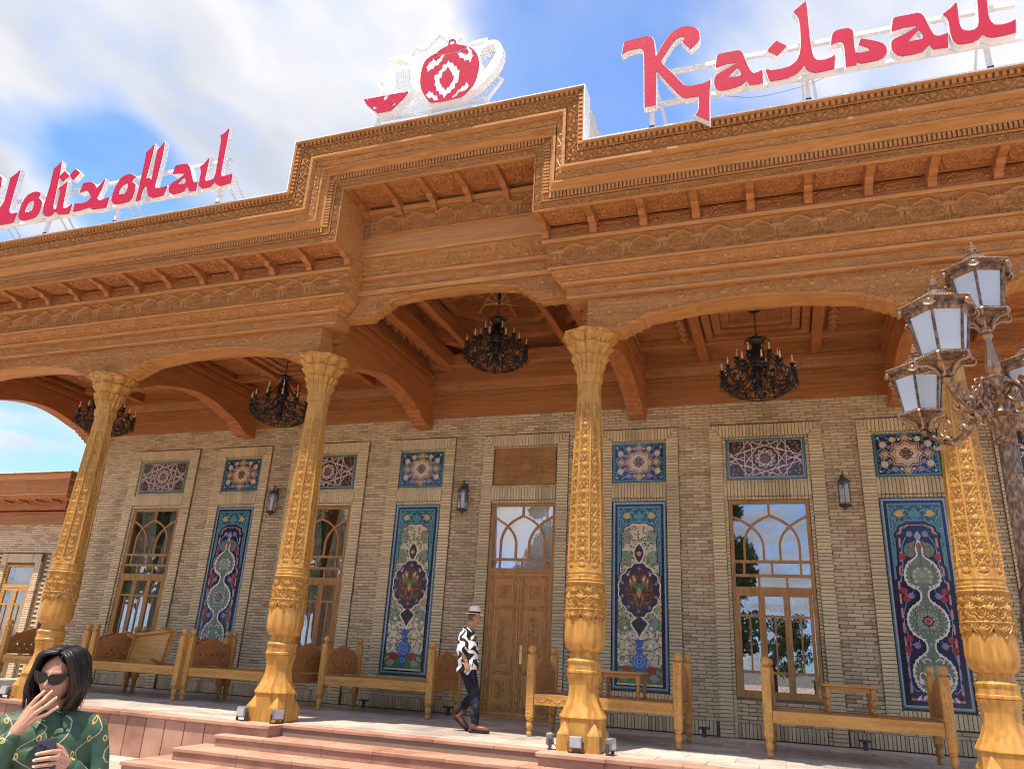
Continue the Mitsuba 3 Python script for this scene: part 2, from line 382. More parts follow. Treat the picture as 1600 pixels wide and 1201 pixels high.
def t_arch():
    W = .537; R = Relief(W, .40)
    c = W/2
    # cusped arch between colonnettes
    pts = np.vstack([bez((.075, .215), (.09, .30), (.17, .305), n=10), bez((.17, .305), (.2, .345), (c, .355), n=10)])
    full = np.vstack([pts, np.stack([W-pts[::-1, 0], pts[::-1, 1]], 1)])
    R.line(full, .013, 1.1)
    R.line(full*[.86, .86]+[c*.14, .035], .006, .8)
    for x in (.018, .062):
        R.line([[x, .02], [x, .20]], .008, 1.); R.line([[x+W-.08, .02], [x+W-.08, .20]], .008, 1.)
    for x in (.04, W-.04):
        for z, w in ((.03, .03), (.195, .032), (.215, .04)): R.line([[x-w, z], [x+w, z]], .008, 1.1)
        R.line([[x, .045], [x, .18]], [.008, .016], .9)
        R.palmette(x, .23, 1.57, 7, .13, 3.0, .013, .9)
    # lobed medallion
    t = np.linspace(0, 2*np.pi, 80); q = 1+.10*np.cos(6*t)
    R.line(np.stack([c+.135*q*np.cos(t), .165+.085*q*np.sin(t)], 1), .0065, 1.)
    q = 1+.16*np.cos(4*t); R.line(np.stack([c+.085*q*np.cos(t), .165+.052*q*np.sin(t)], 1), .005, .9); R.palmette(c, .14, 1.57, 3, .05, 1.6, .006)
    for sx in (-1, 1): R.spiral(c+sx*.08, .165, .036, 1.4, 1.57, sx, .006); R.spiral(c+sx*.13, .05, .036, 1.4, 1.57, -sx, .006)
    R.line([[0, .388], [W, .388]], .010, 1.); R.line([[0, .006], [W, .006]], .010, 1.)
    return R.fill(70, .008, seed=11).soft()
def t_fan():
    W = .43; R = Relief(W, .19); c = W/2
    R.line(arc(c, .03, .12, 0, 180, 30, .125), .006); R.line(arc(c, .03, .098, 0, 180, 30, .1), .005)
    R.palmette(c, .025, 1.57, 7, .088, 2.7, .0075, 1.)
    for sx in (-1, 1):
        x = (sx*.042) % W; R.ring(x, .055, .031, .0065); R.dot(x, .055, .012)
        R.line(arc(sx*.042, .055, .02, 30, 330, 20), .004, .8)
    R.palmette(0, .10, 1.57, 5, .055, 2.4, .009)
    R.line([[0, .182], [W, .182]], .007)
    return R.fill(40, .007, seed=13).soft()
def t_chain():
    W = .43; R = Relief(W, .165); y = .08
    R.ring(.07, y, .052, .0065); R.palmette(.07, y-.02, 1.57, 5, .05, 2.4, .009)
    o = np.vstack([arc(.19, y, .048, 90, 270, 16), arc(.37, y, .048, -90, 90, 16), [[.19, y+.048]]])
    R.line(o, .0065); R.line(np.stack([np.linspace(.17, .39, 40), y+.02*np.sin(np.linspace(0, 4*np.pi, 40))], 1), .006, .8)
    for x in (.215, .27, .325): R.dot(x, y+.018, .010, .8); R.dot(x+.03, y-.018, .010, .8)
    for x in np.linspace(0, W, 10)[:-1]: R.dot(x, .156, .009, .9)
    return R.fill(14, .008, seed=17).soft()
def t_arab(W, H, seed, r=.0075, wrap=True, n=150):
    R = Relief(W, H, .006, wrap); rnd = random.Random(seed)
    m = max(1, round(W/.30)); A = H*.30
    for k in range(m):
        x0 = k*W/m
        t = np.linspace(0, W/m, 50); R.line(np.stack([x0+t, H*.5+A*np.sin(2*np.pi*t*m/W)], 1), r)
        for a, sgn in ((.25, -1), (.75, 1)):
            R.spiral(x0+a*W/m, H*.5+sgn*H*.10*-1, min(.075, H*.26), 1.7, sgn*1.57, -sgn, r*.85)
            R.palmette(x0+a*W/m, H*.5-sgn*A*.9, -sgn*1.57, 5, H*.22, 2.5, .013)
    return R.fill(n, .0085, seed=seed).soft()
def t_shaft():
    """one facet of a column, normalised width .2 m: interlaced ogees with palmettes, period .40 along the height"""
    R = Relief(.40, .20, .005); c = .10
    t = np.linspace(0, .40, 60)
    for s in (-1, 1):
        R.line(np.stack([t, c+s*.058*np.sin(2*np.pi*t/.40)], 1), .0075)
        R.line(np.stack([t, c+s*.030*np.sin(2*np.pi*t/.20)], 1), .006, .85)
        for x in (.1, .3): R.spiral(x, c+s*.030, .024, 1.3, 0, s, .0055)
        for x in (.02, .2, .38): R.spiral(x, c+s*.058, .022, 1.3, 1.5, -s, .0055)
    for x in (.10, .30): R.palmette(x-.03, c, 0, 5, .075, 2.0, .010); R.dot(x, c, .014)
    R.palmette(.19, c, 3.14, 5, .06, 2.2, .010); R.palmette(.0, c, 0, 3, .05, 1.6, .009)
    R.fill(80, .0065, seed=23)
    for y, w in ((.008, .012), (.192, .012)): R.line([[0, y], [.4, y]], w, 1.15)
    return R.soft(.5)
def t_heart():
    """carved belt of the columns: hearts and a scalloped hem; u round the column"""
    R = Relief(.21, .56, .005); c = .105
    h = np.vstack([bez((c, .235), (c-.05, .27), (c-.075, .33), (c-.035, .365), n=20), bez((c-.035, .365), (c-.01, .375), (c, .335), n=8)])
    for m in (1, -1):
        q = np.stack([c+m*(h[:, 0]-c), h[:, 1]], 1); R.line(q, .0075)
        R.line((q-[c, .31])*.55+[c, .315], .006, .9)
        R.spiral(c+m*.07, .46, .032, 1.5, 0, m, .006); R.spiral(c+m*.075, .25, .03, 1.5, 2, -m, .006)
        R.line(bez((c+m*.105, .18), (c+m*.10, .10), (c+m*.04, .08), (c, .02), n=24), .010, 1.1)
        R.line(bez((c+m*.085, .185), (c+m*.08, .12), (c+m*.03, .10), (c, .055), n=24), .006, .9)
    R.palmette(c, .10, 1.57, 5, .10, 2.0, .012); R.palmette(c, .42, 1.57, 5, .09, 2.4, .012); R.palmette(0, .33, 1.57, 5, .1, 2., .012)
    R.fill(90, .007, seed=29)
    R.line([[0, .545], [.21, .545]], .012, 1.15); R.line([[0, .20], [.21, .20]], .008, 1.1)
    # below the hem the wood is plain
    u = (np.arange(R.nu)+.5)*R.res; hem = np.interp(np.abs(u-c), [0, .04, .10, .105], [.0, .07, .10, .165])
    R.a[((np.arange(R.nv)+.5)*R.res)[:, None] < hem[None]] = -.9
    return R.soft(.5)
RT = dict(soffit=t_arab(.60, .42, 61, .010, n=60), scroll=t_scroll(), guil=t_guil(), cove=t_cove(), arch=t_arch(), fan=t_fan(), chain=t_chain(), arab=t_arab(.60, .26, 31), arab2=t_arab(.9, .36, 37), rail=t_arab(.24, .10, 41, .0075, n=6), shaft=t_shaft(), heart=t_heart())
def band(A, B, tile, amp, s0, n=None, du=.0075, dv=.0075, flip=False, axis=0, u_of=None):
    """relief band between the 3-D lines A(0..1) (lower edge) and B (upper edge); mitred ends when A and B differ in length.
    s0: the pattern coordinate is world coordinate axis; n: outward normal"""
    A0, A1, B0, B1 = (np.asarray(q, float) for q in (A[0], A[1], B[0], B[1]))
    L = max(np.linalg.norm(A1-A0), np.linalg.norm(B1-B0)); H = np.linalg.norm((B0+B1)/2-(A0+A1)/2) if axis != 'h' else 1
    w = (B0+B1)/2-(A0+A1)/2; e = (A1-A0)/np.linalg.norm(A1-A0); w = w-e*(w@e); H = np.linalg.norm(w)
    nu, nv = max(2, int(L/du)+1), max(2, int(H/dv)+1)
    u, v = np.meshgrid(np.linspace(0, 1, nu), np.linspace(0, 1, nv))
    P0 = A0+(A1-A0)*u[..., None]; P1 = B0+(B1-B0)*u[..., None]
    Q = P0+(P1-P0)*v[..., None]
    s = Q@e - s0
    h = tile.at(s, v*tile.H)
    edge = np.minimum(1, np.minimum(v, 1-v)*H/.004)
    return grid_mesh(Q+np.asarray(n)*(1.9*amp*(h*edge-.5))[..., None])
# ------------------------------------------------------------------ setting: ground, terrace, steps
rnd = random.Random(7)
M = 2.37; D = 4.15; GZ = -0.60; XE = 12.4
b = MB().add([[-90, -90, GZ], [90, -90, GZ], [90, 60, GZ], [-90, 60, GZ]], [[0, 1, 2, 3]])
struct('ground', b.get(), 'ground_stone')
# terrace body and its floor tiles
b = MB(); b.box(-XE, XE, -4.46, 1.0, GZ-.1, -.012)
for s in (-1, 1): b.box(s*7.45-4.95, s*7.45+4.95, -4.66, -4.46, GZ-.1, -.05)
floor = struct('floor', b.get(), 'joint')
tile_c = [('floor_stone', (.60,)), ('floor_stone_b', (.60,))]
tiles = {}
cand = []
for i in range(-21, 22):
    for j in range(0, 8):
        cand.append((i*.60+(.3 if j % 2 else 0), -4.44+j*.60+.3))
cand.sort(key=lambda q: (q[0]-CAM['pos'][0])**2+(q[1]-CAM['pos'][1])**2)
plate = [mikit.ply(chbox(.594, .594, .02, .003), k) for k in ('floor_stone', 'floor_stone_b')]
rest = MB()
for k, (x, y) in enumerate(cand):
    if y > -.2 or abs(x) > XE-.3: continue
    if k < 200: add(floor, 'tile', plate[rnd.random() > .55], None, xf=T().translate([x, y, -.010+rnd.uniform(-.001, .001)]))
    else: rest.mesh(chbox(.594, .594, .02, .003).copy().apply_translation([x, y, -.010]))
add(floor, 'far_tiling', rest.get(), 'floor_stone', stuff=True)
# plinth walls left and right of the steps
stone_key = lambda: rnd.choice(['pink_stone', 'pink_stone_b', 'pink_stone_c'])
for s, txt in ((-1, 'low pink stone plinth wall of upright slabs left of the steps'), (1, 'low pink stone plinth wall of upright slabs right of the steps')):
    t = thing('plinth_wall', txt, 'wall')
    xa, xb = (-XE, -2.72) if s < 0 else (2.72, XE)
    add(t, 'core', MB().box(xa, xb, -4.67, -4.60, GZ, -.06).get(), 'joint')
    n = int((xb-xa)/.355); w = (xb-xa)/n
    for i in range(n):
        x = xa+i*w
        if x < -9.5 or x > 9.5: continue
        add(t, 'slab', MB().box(x+.006, x+w-.006, -4.70, -4.665, GZ, -.052+rnd.uniform(-.003, 0), .005).get(), stone_key())
    n = int((xb-xa)/.9); w = (xb-xa)/n
    for i in range(n):
        x = xa+i*w
        if x < -9.5 or x > 9.5: continue
        add(t, 'coping_slab', MB().box(x+.002, x+w-.002, -4.745, -4.42, -.05, .004, .008).get(), stone_key())
# pedestal blocks under the two middle columns
for s, txt in ((-1, 'pink stone block under the column left of the door'), (1, 'pink stone block under the column right of the door')):
    t = thing('stone_pedestal', txt, 'pedestal')
    x = s*2.36
    add(t, 'block', MB().box(x-.40, x+.40, -4.755, -4.40, GZ, -.045, .006).get(), 'pink_stone')
    add(t, 'coping_slab', MB().box(x-.43, x+.43, -4.79, -4.38, -.045, .006, .008).get(), 'pink_stone_b')
# the steps
t = thing('stone_steps', 'broad flight of pink stone steps rising to the terrace in front of the door', 'steps')
fr = [-4.48, -4.99, -5.45, -5.92]
xe = [1.95, 2.67, 2.95, 3.32]
for k in range(4):
    z = -.15*k; ya = fr[k]; back = -4.2 if k == 0 else fr[k-1]+.03
    key = add(t, 'step', MB().box(-xe[k]+.02, xe[k]-.02, ya+.035, -4.2, z-.15+(0 if k < 3 else .0), z-.042).get(), 'pink_stone_c')
    n = 5 if k == 0 else 6
    x = -xe[k]
    ws = [rnd.uniform(.8, 1.2) for _ in range(n)]; sw = sum(ws)
    for w in ws:
        w = w/sw*2*xe[k]
        add(key, 'tread_slab', MB().box(x+.0015, x+w-.0015, ya, back, z-.042, z+.004, .007).get(), stone_key())
        add(key, 'riser_slab', MB().box(x+.003+(.022 if x <= -xe[k]+.01 else 0), x+w-.003-(.022 if x+w >= xe[k]-.01 else 0), ya+.022, ya+.034, z-.146, z-.043).get(), stone_key())
        x += w
    if k > 0:                                             # side returns of the tread run back to the plinth wall
        for s in (-1, 1):
            xa, xb = sorted((s*xe[k], s*(xe[k-1] if k > 1 else 2.79)))
            if k > 1: add(key, 'tread_slab', MB().box(xa, xb-.002, fr[k-1]+.032, -4.76, z-.042, z+.004, .007).get(), stone_key())
            add(key, 'riser_slab', MB().box(s*xe[k]-.034 if s > 0 else s*xe[k]+.022, s*xe[k]-.022 if s > 0 else s*xe[k]+.034, ya+.036, -4.71, z-.146, z-.043).get(), stone_key())

# ------------------------------------------------------------------ the brick wall
wall = thing('brick_wall', 'long tan brick wall with framed windows, glazed tile panels and a carved door behind the columns', 'wall')
WZ = 6.0; WXL, WXR = -11.75, 11.6
C_, GAP = .0615, .0115
bays = [(0, 'door', .70, .93)]+[(s*k*M, kd, hw, ho) for s in (-1, 1) for k, kd, hw, ho in ((1, 'tile', .535, .765), (2, 'win', .725, 1.005), (3, 'tile', .535, .765), (4, 'win', .725, 1.005))]
full = sbox(WXL, -.0, WXR, WZ)
for x, kd, hw, ho in bays:
    if kd == 'win': full = full.difference(sbox(x-.70, .635, x+.70, 4.03))
    if kd == 'door': full = full.difference(sbox(x-.69, -.01, x+.69, 4.04))
b = MB(); b.poly(full, .012, .30)
for x, kd, hw, ho in bays:                               # backing of the proud frames
    zb = .37 if kd == 'tile' else 0
    for s in (-1, 1): b.box(x+s*ho-(.225 if s > 0 else -.01), x+s*ho+(-.01 if s > 0 else .225), -.044, .02, zb, 5.47)
    b.box(x-ho+.01, x+ho-.01, -.0435, .02, 5.25, 5.47); b.box(x-hw-.02, x+hw+.02, -.0435, .02, 4.11, 4.35)
    if kd == 'tile': b.box(x-ho+.01, x+ho-.01, -.0435, .02, .365, .60)
add(wall, 'mortar_bed', b.get(), 'mortar')
def brick_col(kind):
    if kind == 'wall':
        a = rnd.random()
        c = np.array((.50, .405, .245)) if a < .68 else np.array((.45, .340, .20)) if a < .90 else np.array((.38, .26, .155))
    else: c = np.array((.55, .455, .262)) if rnd.random() < .8 else np.array((.49, .39, .235))
    return np.clip(c*rnd.uniform(1.02, 1.18)+np.array([rnd.uniform(-.012, .012) for _ in range(3)]), .04, .8)
BR = []                                                   # (polygon points, front y, back y, colour)
def brick(x0, x1, z0, z1, y, kind, pts=None):
    if pts is None: pts = [(x0, z0), (x1, z0), (x1, z1), (x0, z1)]
    BR.append((np.array(pts), y+rnd.uniform(-.003, .003), y+.026, brick_col(kind)))
def weather():
    """batches of brick differ in tone; runs of damp and dust of their own shape"""
    c = np.array([q[0].mean(0) for q in BR]); p = np.c_[c[:, 0], c[:, 1], 0*c[:, 0]]
    tone = .90+.22*meshkit.fbm(p*[.55, .8, 1]+3, 3, 12)
    run = np.clip((meshkit.fbm(p*[2.2, .35, 1]+9, 4, 33)-.56)*5, 0, 1)*.22
    for i, q in enumerate(BR): BR[i] = (*q[:3], np.clip(q[3]*tone[i]*(1-run[i]), .03, .8))
def brick_mesh(pts, y, yb):
    n = len(pts); c = pts.mean(0); sh = pts+(c-pts)/np.maximum(np.linalg.norm(c-pts, axis=1, keepdims=True), 1e-6)*.003
    v = np.vstack([np.c_[sh[:, 0], np.full(n, y), sh[:, 1]], np.c_[pts[:, 0], np.full(n, y+.003), pts[:, 1]], np.c_[pts[:, 0], np.full(n, yb), pts[:, 1]]])
    f = [[0, i+1, i] for i in range(1, n-1)]
    for i in range(n):
        j = (i+1) % n
        for a in (0, n): f += [[a+i, a+j, a+n+j], [a+i, a+n+j, a+n+i]]
    return v, np.array(f)
# running bond
z, row = .232, 0
while z < WZ-.02:
    z1 = z+C_-GAP
    blocked = sorted((x-ho-.004, x+ho+.004) for x, kd, hw, ho in bays if z < 5.49 and (kd != 'tile' or z > .34))
    free, a = [], WXL
    for p, q in blocked+[(WXR, WXR)]:
        if p > a: free.append((a, min(p, WXR)))
        a = max(a, q)
    off = (row % 2)*.125+((row*37) % 5)*.01
    for p, q in free:
        x = math.floor((p-off)/.25)*.25+off
        while x < q:
            xa, xb = max(x, p), min(x+.25-GAP, q)
            if xb-xa > .010: brick(xa, xb, z, z1, 0, 'wall')
            x += .25
    z += C_; row += 1
for i in range(int((WXR-WXL)/C_)):                        # plinth of soldiers
    x = WXL+i*C_
    if not any(x+C_ > c-ho and x < c+ho for c, kd, hw, ho in bays if kd != 'tile'): brick(x, x+C_-GAP, .004, .224, -.012, 'wall')
for x, kd, hw, ho in bays:                                # frames
    w = .232
    zb = .0 if kd != 'tile' else .37
    n = int((5.48-zb)/C_); c = (5.48-zb)/n
    for s in (-1, 1):
        for i in range(n):
            z0, z1 = zb+i*c, zb+(i+1)*c-GAP
            t0, t1 = 5.48-z0, 5.48-z1
            def X(q): return x+s*(ho-q)
            ext = [min(w, t0-.004), min(w, max(t1-.004, .004))]
            if kd == 'tile': ext = [min(ext[0], max(z0-zb, 0.006)), min(ext[1], max(z1-zb, .01))]
            if kd != 'tile' and z1 < .01: continue
            pts = [(X(0), z0), (X(ext[0]), z0), (X(ext[1]), z1), (X(0), z1)]
            brick(0, 0, 0, 0, -.055, 'trim', pts if s < 0 else pts[::-1])
    for zt, zlo, flip in [(5.48, 5.248, 0)]+([(.602, .37, 1)] if kd == 'tile' else []):
        n = int(2*ho/C_); c = 2*ho/n
        for i in range(n):
            x0, x1 = x-ho+i*c, x-ho+(i+1)*c-GAP
            def cut(q): return max(min(w, ho-abs(q-x)-.006), .006)
            e0, e1 = cut(x0), cut(x1)
            pts = [(x0, zt-e0), (x1, zt-e1), (x1, zt), (x0, zt)] if not flip else [(x0, zlo), (x1, zlo), (x1, zlo+e1), (x0, zlo+e0)]
            brick(0, 0, 0, 0, -.055, 'trim', pts)
    n = round(2*(ho-w-.006)/C_); c = 2*(ho-w-.006)/n
    for i in range(n): x0 = x-ho+w+.006+i*c; brick(x0, x0+c-GAP, 4.105, 4.352, -.055, 'trim'); brick(x0, x0+c-GAP, 4.045, 4.096, -.018, 'trim'); brick(x0, x0+c-GAP, 5.208, 5.24, -.018, 'trim'); brick(x0, x0+c-GAP, 4.36, 4.412, -.018, 'trim')
    for s in (-1, 1):                                     # reveal beside panels and windows
        for lo, hi in ((.64 if kd == 'tile' else .0, 4.04), (4.42, 5.2)):
            n = int((hi-lo)/C_); c = (hi-lo)/n
            inner = {'tile': .522, 'win': .712, 'door': .692}[kd]
            xa, xb = sorted((x+s*inner, x+s*(ho-w-.006)))
            if xb-xa > .012:
                for i in range(n): brick(xa, xb, lo+i*c, lo+(i+1)*c-GAP, -.018, 'trim')
    if kd == 'win':                                       # below the sill
        z = .232; r2 = 0
        while z < .60:
            xx = x-.768+(r2 % 2)*-.12
            while xx < x+.768:
                xa, xb = max(xx, x-.768), min(xx+.25-GAP, x+.768)
                if xb-xa > .03: brick(xa, xb, z, min(z+C_-GAP, .628), -.004, 'wall')
                xx += .25
            z += C_; r2 += 1
        for i in range(int(1.536/C_)): brick(x-.768+i*C_, x-.768+(i+1)*C_-GAP, .004, .224, -.012, 'wall')
weather()
cam = np.array(CAM['pos'])
dist = [np.linalg.norm(np.r_[q[0].mean(0)[0], 0, q[0].mean(0)[1]]-cam)*(1 if np.ptp(q[0][:, 0]) > .2 and q[0].mean(0)[0] > 3.1 and q[0].mean(0)[0] < 8 else 9) for q in BR]
near = set(np.argsort(dist)[:300].tolist())
rest = MB(); rv, rf, rc, rn = [], [], [], 0
for i, (pts, y, yb, c) in enumerate(BR):
    v, f = brick_mesh(pts, y, yb)
    if i in near: add(wall, 'brick', (v, f), 'brick', color=np.tile(c, (len(v), 1)))
    else: rest.add(v, f, c)
add(wall, 'brickwork', rest.get(), 'brick', stuff=True, color=rest.col())
# ------------------------------------------------------------------ windows, door, panels of the wall
def slab(g, y, th=.010): return MB().poly(g, y, y+th).get()
def frame_poly(x0, x1, z0, z1, w): return sbox(x0, z0, x1, z1).difference(sbox(x0+w, z0+w, x1-w, z1-w))
def ribbon(pts, w, cap=2): return LineString(pts).buffer(w, cap_style=cap, join_style=1)
def arch_lines(x0, x1, zs, za):
    """two interlaced pointed arches as in the windows"""
    L = []
    w = x1-x0; a, b_, c, d = x0+.14*w, x0+.40*w, x0+.62*w, x0+.88*w
    m = (x0+x1)/2
    L.append(np.vstack([[[a, zs]], bez((a, zs+.35*(za-zs)), (a+.01, zs+.8*(za-zs)), (m, za), n=14)]))
    L.append(np.vstack([[[d, zs]], bez((d, zs+.35*(za-zs)), (d-.01, zs+.8*(za-zs)), (m, za), n=14)]))
    L.append(np.vstack([[[b_, zs]], bez((b_, zs+.35*(za-zs)), (b_-.03, zs+.72*(za-zs)), (x0, za-.02), n=14)]))
    L.append(np.vstack([[[c, zs]], bez((c, zs+.35*(za-zs)), (c+.03, zs+.72*(za-zs)), (x1, za-.02), n=14)]))
    return L
def window(x, folds, white):
    w = part_key(wall, 'window'); o = .697
    F = lambda nm, g, y=-.002, th=.06, par=w: add(par, nm, MB().poly(affinity.translate(g, x, 0), y, y+th).get(), 'wood_frame')
    F('frame', frame_poly(-o, o, .637, 4.028, .062))
    F('transom', sbox(-o+.062, 2.375, o-.062, 2.475), -.004)
    g = [ribbon(l, .021) for l in arch_lines(-o+.06, o-.06, 2.93, 3.75)]
    top = unary_union(g+[sbox(-.022, 3.74, .022, 3.97), sbox(-o+.06, 2.895, o-.06, 2.945), sbox(-o+.06, 2.65, o-.06, 2.70)]
                      +[sbox(q-.019, 2.69, q+.019, 2.90) for q in (-.48, .0, .48)]+[sbox(q-.019, 2.47, q+.019, 2.66) for q in (-.235, .235)]).intersection(sbox(-o+.06, 2.47, o-.06, 3.97))
    F('tracery', top, .006, .04)
    for k in range(3):
        a, b_ = -o+.063+k*.4203, -o+.063+(k+1)*.4203-.002
        sk = F('sash', frame_poly(a, b_, .70, 2.374, .055), .002, .05)
        F('glazing_bar', unary_union([sbox(a+.055, 1.96, b_-.055, 2.0), sbox(a+.055, 1.03, b_-.055, 1.075), sbox((a+b_)/2-.014, 1.07, (a+b_)/2+.014, 1.965)]), .008, .035)
    for z0, z1 in ((.70, 2.40), (2.44, 3.99)):
        add(w, 'pane', MB().add([[x-.66, .03, z0], [x+.66, .03, z0], [x+.66, .03, z1], [x-.66, .03, z1]], [[0, 1, 2, 3]]).get(), 'glass')
    u, v = np.meshgrid(np.linspace(-.9, .9, 200), np.linspace(.3, 4.1, 12))
    for s in (-1, 1) if x < 0 else ():                    # two drapes, tied apart a little at mid-height
        t = (u+.9)/1.8
        half = .62+.20*np.cos((v-2.0)*.8)
        xx = x+s*(.86-t*half)
        yy = .30+.035*np.sin(t*folds*2*np.pi)+.012*np.sin(t*folds*4.6+v*2)
        add(w, 'curtain', grid_mesh(np.stack([xx, yy, v], -1)), 'curtain_white' if white else 'curtain', True)
    add(w, 'recess', MB().poly(sbox(x-1.0, .2, x+1.0, 4.4), .75, .8).get(), 'room_dark')
    return w
for k, f in ((-4, 9), (-2, 10), (2, 9), (4, 8)): window(k*M, f, False)
# door
dr_ = part_key(wall, 'door'); labels[dr_] = {'label': 'carved wooden double door under an arched transom window'}
F = lambda nm, g, y, th, m='wood_door', par=dr_: add(par, nm, MB().poly(g, y, y+th).get(), m)
F('frame', frame_poly(-.688, .688, -.01, 4.035, .058), -.004, .07, 'wood_frame')
F('transom', sbox(-.63, 2.64, .63, 2.735), -.006, .07, 'wood_frame')
top = unary_union([ribbon(l, .021) for l in arch_lines(-.63, .63, 2.93, 3.78)]+[sbox(-.022, 3.77, .022, 3.985), sbox(-.63, 2.885, .63, 2.935)]+[sbox(q-.019, 2.73, q+.019, 2.89) for q in (-.455, .02, .50)]).intersection(sbox(-.63, 2.73, .63, 3.985))
F('tracery', top, .004, .04, 'wood_frame')
add(dr_, 'pane', MB().add([[-.64, .03, 2.70], [.64, .03, 2.70], [.64, .03, 4.0], [-.64, .03, 4.0]], [[0, 1, 2, 3]]).get(), 'glass')
u, v = np.meshgrid(np.linspace(-.7, .7, 160), np.linspace(2.6, 4.1, 6))
add(dr_, 'curtain', grid_mesh(np.stack([u, .16+.006*np.sin(u*25), v], -1)), 'curtain_white', True)
door_t = t_arab(.40, .12, 43, .0055, n=70)
def relief_panel(x0, x1, z0, z1, y, tile, amp, nrm=(0, -1, 0), vert=False, du=.008):
    if vert: return band(((x0, y, z0), (x0, y, z1)), ((x1, y, z0), (x1, y, z1)), tile, amp, 0, nrm, du, du)
    return band(((x0, y, z0), (x1, y, z0)), ((x0, y, z1), (x1, y, z1)), tile, amp, 0, nrm, du, du)
pan_t = t_arab(.23, .23, 47, .006, n=60)
for s in (-1, 1):
    xa, xb = sorted((s*.004, s*.628))
    leaf = F('leaf', sbox(xa+.002, .02, xb-.002, 2.638), .012, .05)
    xc = (xa+xb)/2
    for z0, z1 in ((.24, .72), (.86, 1.90), (2.06, 2.50)):
        for k, (e, y) in enumerate(((.0, -.008), (.035, .002), (.065, -.006))):
            g = frame_poly(xc-.185+e, xc+.185-e, z0+e, z1-e, .024)
            add(leaf, 'moulding', MB().poly(g, y, .013).get(), 'wood_door')
        m = MB().add(*relief_panel(xc-.10, xc+.10, z0+.085, z1-.085, .010, pan_t, .030, vert=True))
        add(leaf, 'carved_panel', m.get(), 'wood_door', True)
    m = MB()
    for (p, q, z0, z1, vt) in ((xa+.02, xc-.20, .10, 2.60, 1), (xc+.20, xb-.02, .10, 2.60, 1), (xc-.19, xc+.19, .74, .84, 0), (xc-.19, xc+.19, 1.92, 2.04, 0), (xc-.19, xc+.19, .09, .225, 0), (xc-.19, xc+.19, 2.52, 2.61, 0)):
        m.add(*relief_panel(p, q, z0, z1, .007, door_t, .028, vert=bool(vt)))
    add(leaf, 'carved_border', m.get(), 'wood_door', True)
m = MB().box(.055, .115, -.012, .012, .95, 1.31, .006); m.tube([(.085, -.01, 1.19), (.085, -.06, 1.19), (.10, -.07, 1.19), (.20, -.07, 1.18)], .011)
m.box(.07, .10, -.016, -.011, 1.03, 1.10, .002)
add(dr_, 'handle', m.get(), 'brass', 30)
add(wall, 'threshold', MB().box(-.70, .70, -.10, .06, -.01, .022, .006).get(), 'wood_door')
# far rooms: closed boxes so that no sky shows through the panes
b = MB(); b.poly(sbox(WXL, -.1, WXR, WZ).difference(sbox(WXL+.2, 0, WXR-.2, WZ-.2)), .30, 4.0); b.poly(sbox(WXL, -.1, WXR, WZ), 4.0, 4.1)
add(wall, 'back_room', b.get(), 'room_dark')

# glazed tile work: pieces of coloured glaze laid as thin sheets, each layer proud of the one below
def glazed(par, name, layers, x, y0=-.030, step=.0022):
    """layers: (name, polygon, glaze, stuff) from the bottom up"""
    add(par, 'tile_bed', MB().poly(affinity.translate(layers[0][1], x, 0), y0+.0022, y0+.012).get(), 'joint')
    X0, Z0, X1, Z1 = layers[0][1].bounds; nx_, nz_ = round((X1-X0)/.17), round((Z1-Z0)/.17)
    grid = unary_union([LineString([(X0+(X1-X0)*i/nx_, Z0-1), (X0+(X1-X0)*i/nx_, Z1+1)]) for i in range(1, nx_)]+[LineString([(X0-1, Z0+(Z1-Z0)*i/nz_), (X1+1, Z0+(Z1-Z0)*i/nz_)]) for i in range(1, nz_)]).buffer(.0022, cap_style=2)
    for i, (nm, g, c, st) in enumerate(layers):
        g = g.difference(grid)
        if g.is_empty: continue
        add(par, nm, MB().poly(affinity.translate(g, x, 0), y0-step*i, y0+.012).get(), GL[c], stuff=st)
def mirror(g): return unary_union([g, affinity.scale(g, -1, 1, origin=(0, 0))])
def petal(cx, cy, a, L, w):
    t = np.linspace(0, 1, 9); k = w*np.sin(np.pi*t**.75); c, s = math.cos(a), math.sin(a)
    p = np.vstack([np.stack([L*t, k], 1), np.stack([L*t[::-1], -k[::-1]], 1)])
    return Polygon(np.stack([cx+p[:, 0]*c-p[:, 1]*s, cy+p[:, 0]*s+p[:, 1]*c], 1)).buffer(0)
def flower(cx, cy, r, n=6, a=0, fat=.34): return unary_union([petal(cx, cy, a+2*np.pi*k/n, r, r*fat) for k in range(n)])
def lobed(cx, cy, rx, ry, n, amp, tip=0.):
    t = np.linspace(0, 2*np.pi, 160, endpoint=False); q = 1+amp*np.abs(np.sin(n*t/2))-amp*.5
    p = np.stack([rx*q*np.cos(t), ry*q*np.sin(t)*(1+tip*np.abs(np.sin(t))**9)], 1)
    return Polygon(p+[cx, cy]).buffer(0)
def vines(n, x0, x1, z0, z1, seed, w=.005, curl=.10):
    r_ = random.Random(seed); L = []
    for _ in range(n):
        p = np.array([r_.uniform(x0, x1), r_.uniform(z0, z1)]); a = r_.uniform(0, 6.3); k = r_.choice((-1, 1))*r_.uniform(8, 22); q = [p]
        for i in range(14): a += k*.014*(1+i*.25); p = p+np.array([math.cos(a), math.sin(a)])*.022; q.append(p)
        L.append(ribbon(q, w, 1))
    return unary_union(L)
def scatter(n, x0, x1, z0, z1, seed, fn, dmin=.05):
    r_ = random.Random(seed); P_ = []; out = []
    for _ in range(n*12):
        p = (r_.uniform(x0, x1), r_.uniform(z0, z1))
        if all((p[0]-q[0])**2+(p[1]-q[1])**2 > dmin**2 for q in P_):
            P_.append(p); out.append(fn(*p, r_))
            if len(out) >= n: break
    return unary_union(out) if out else Polygon()
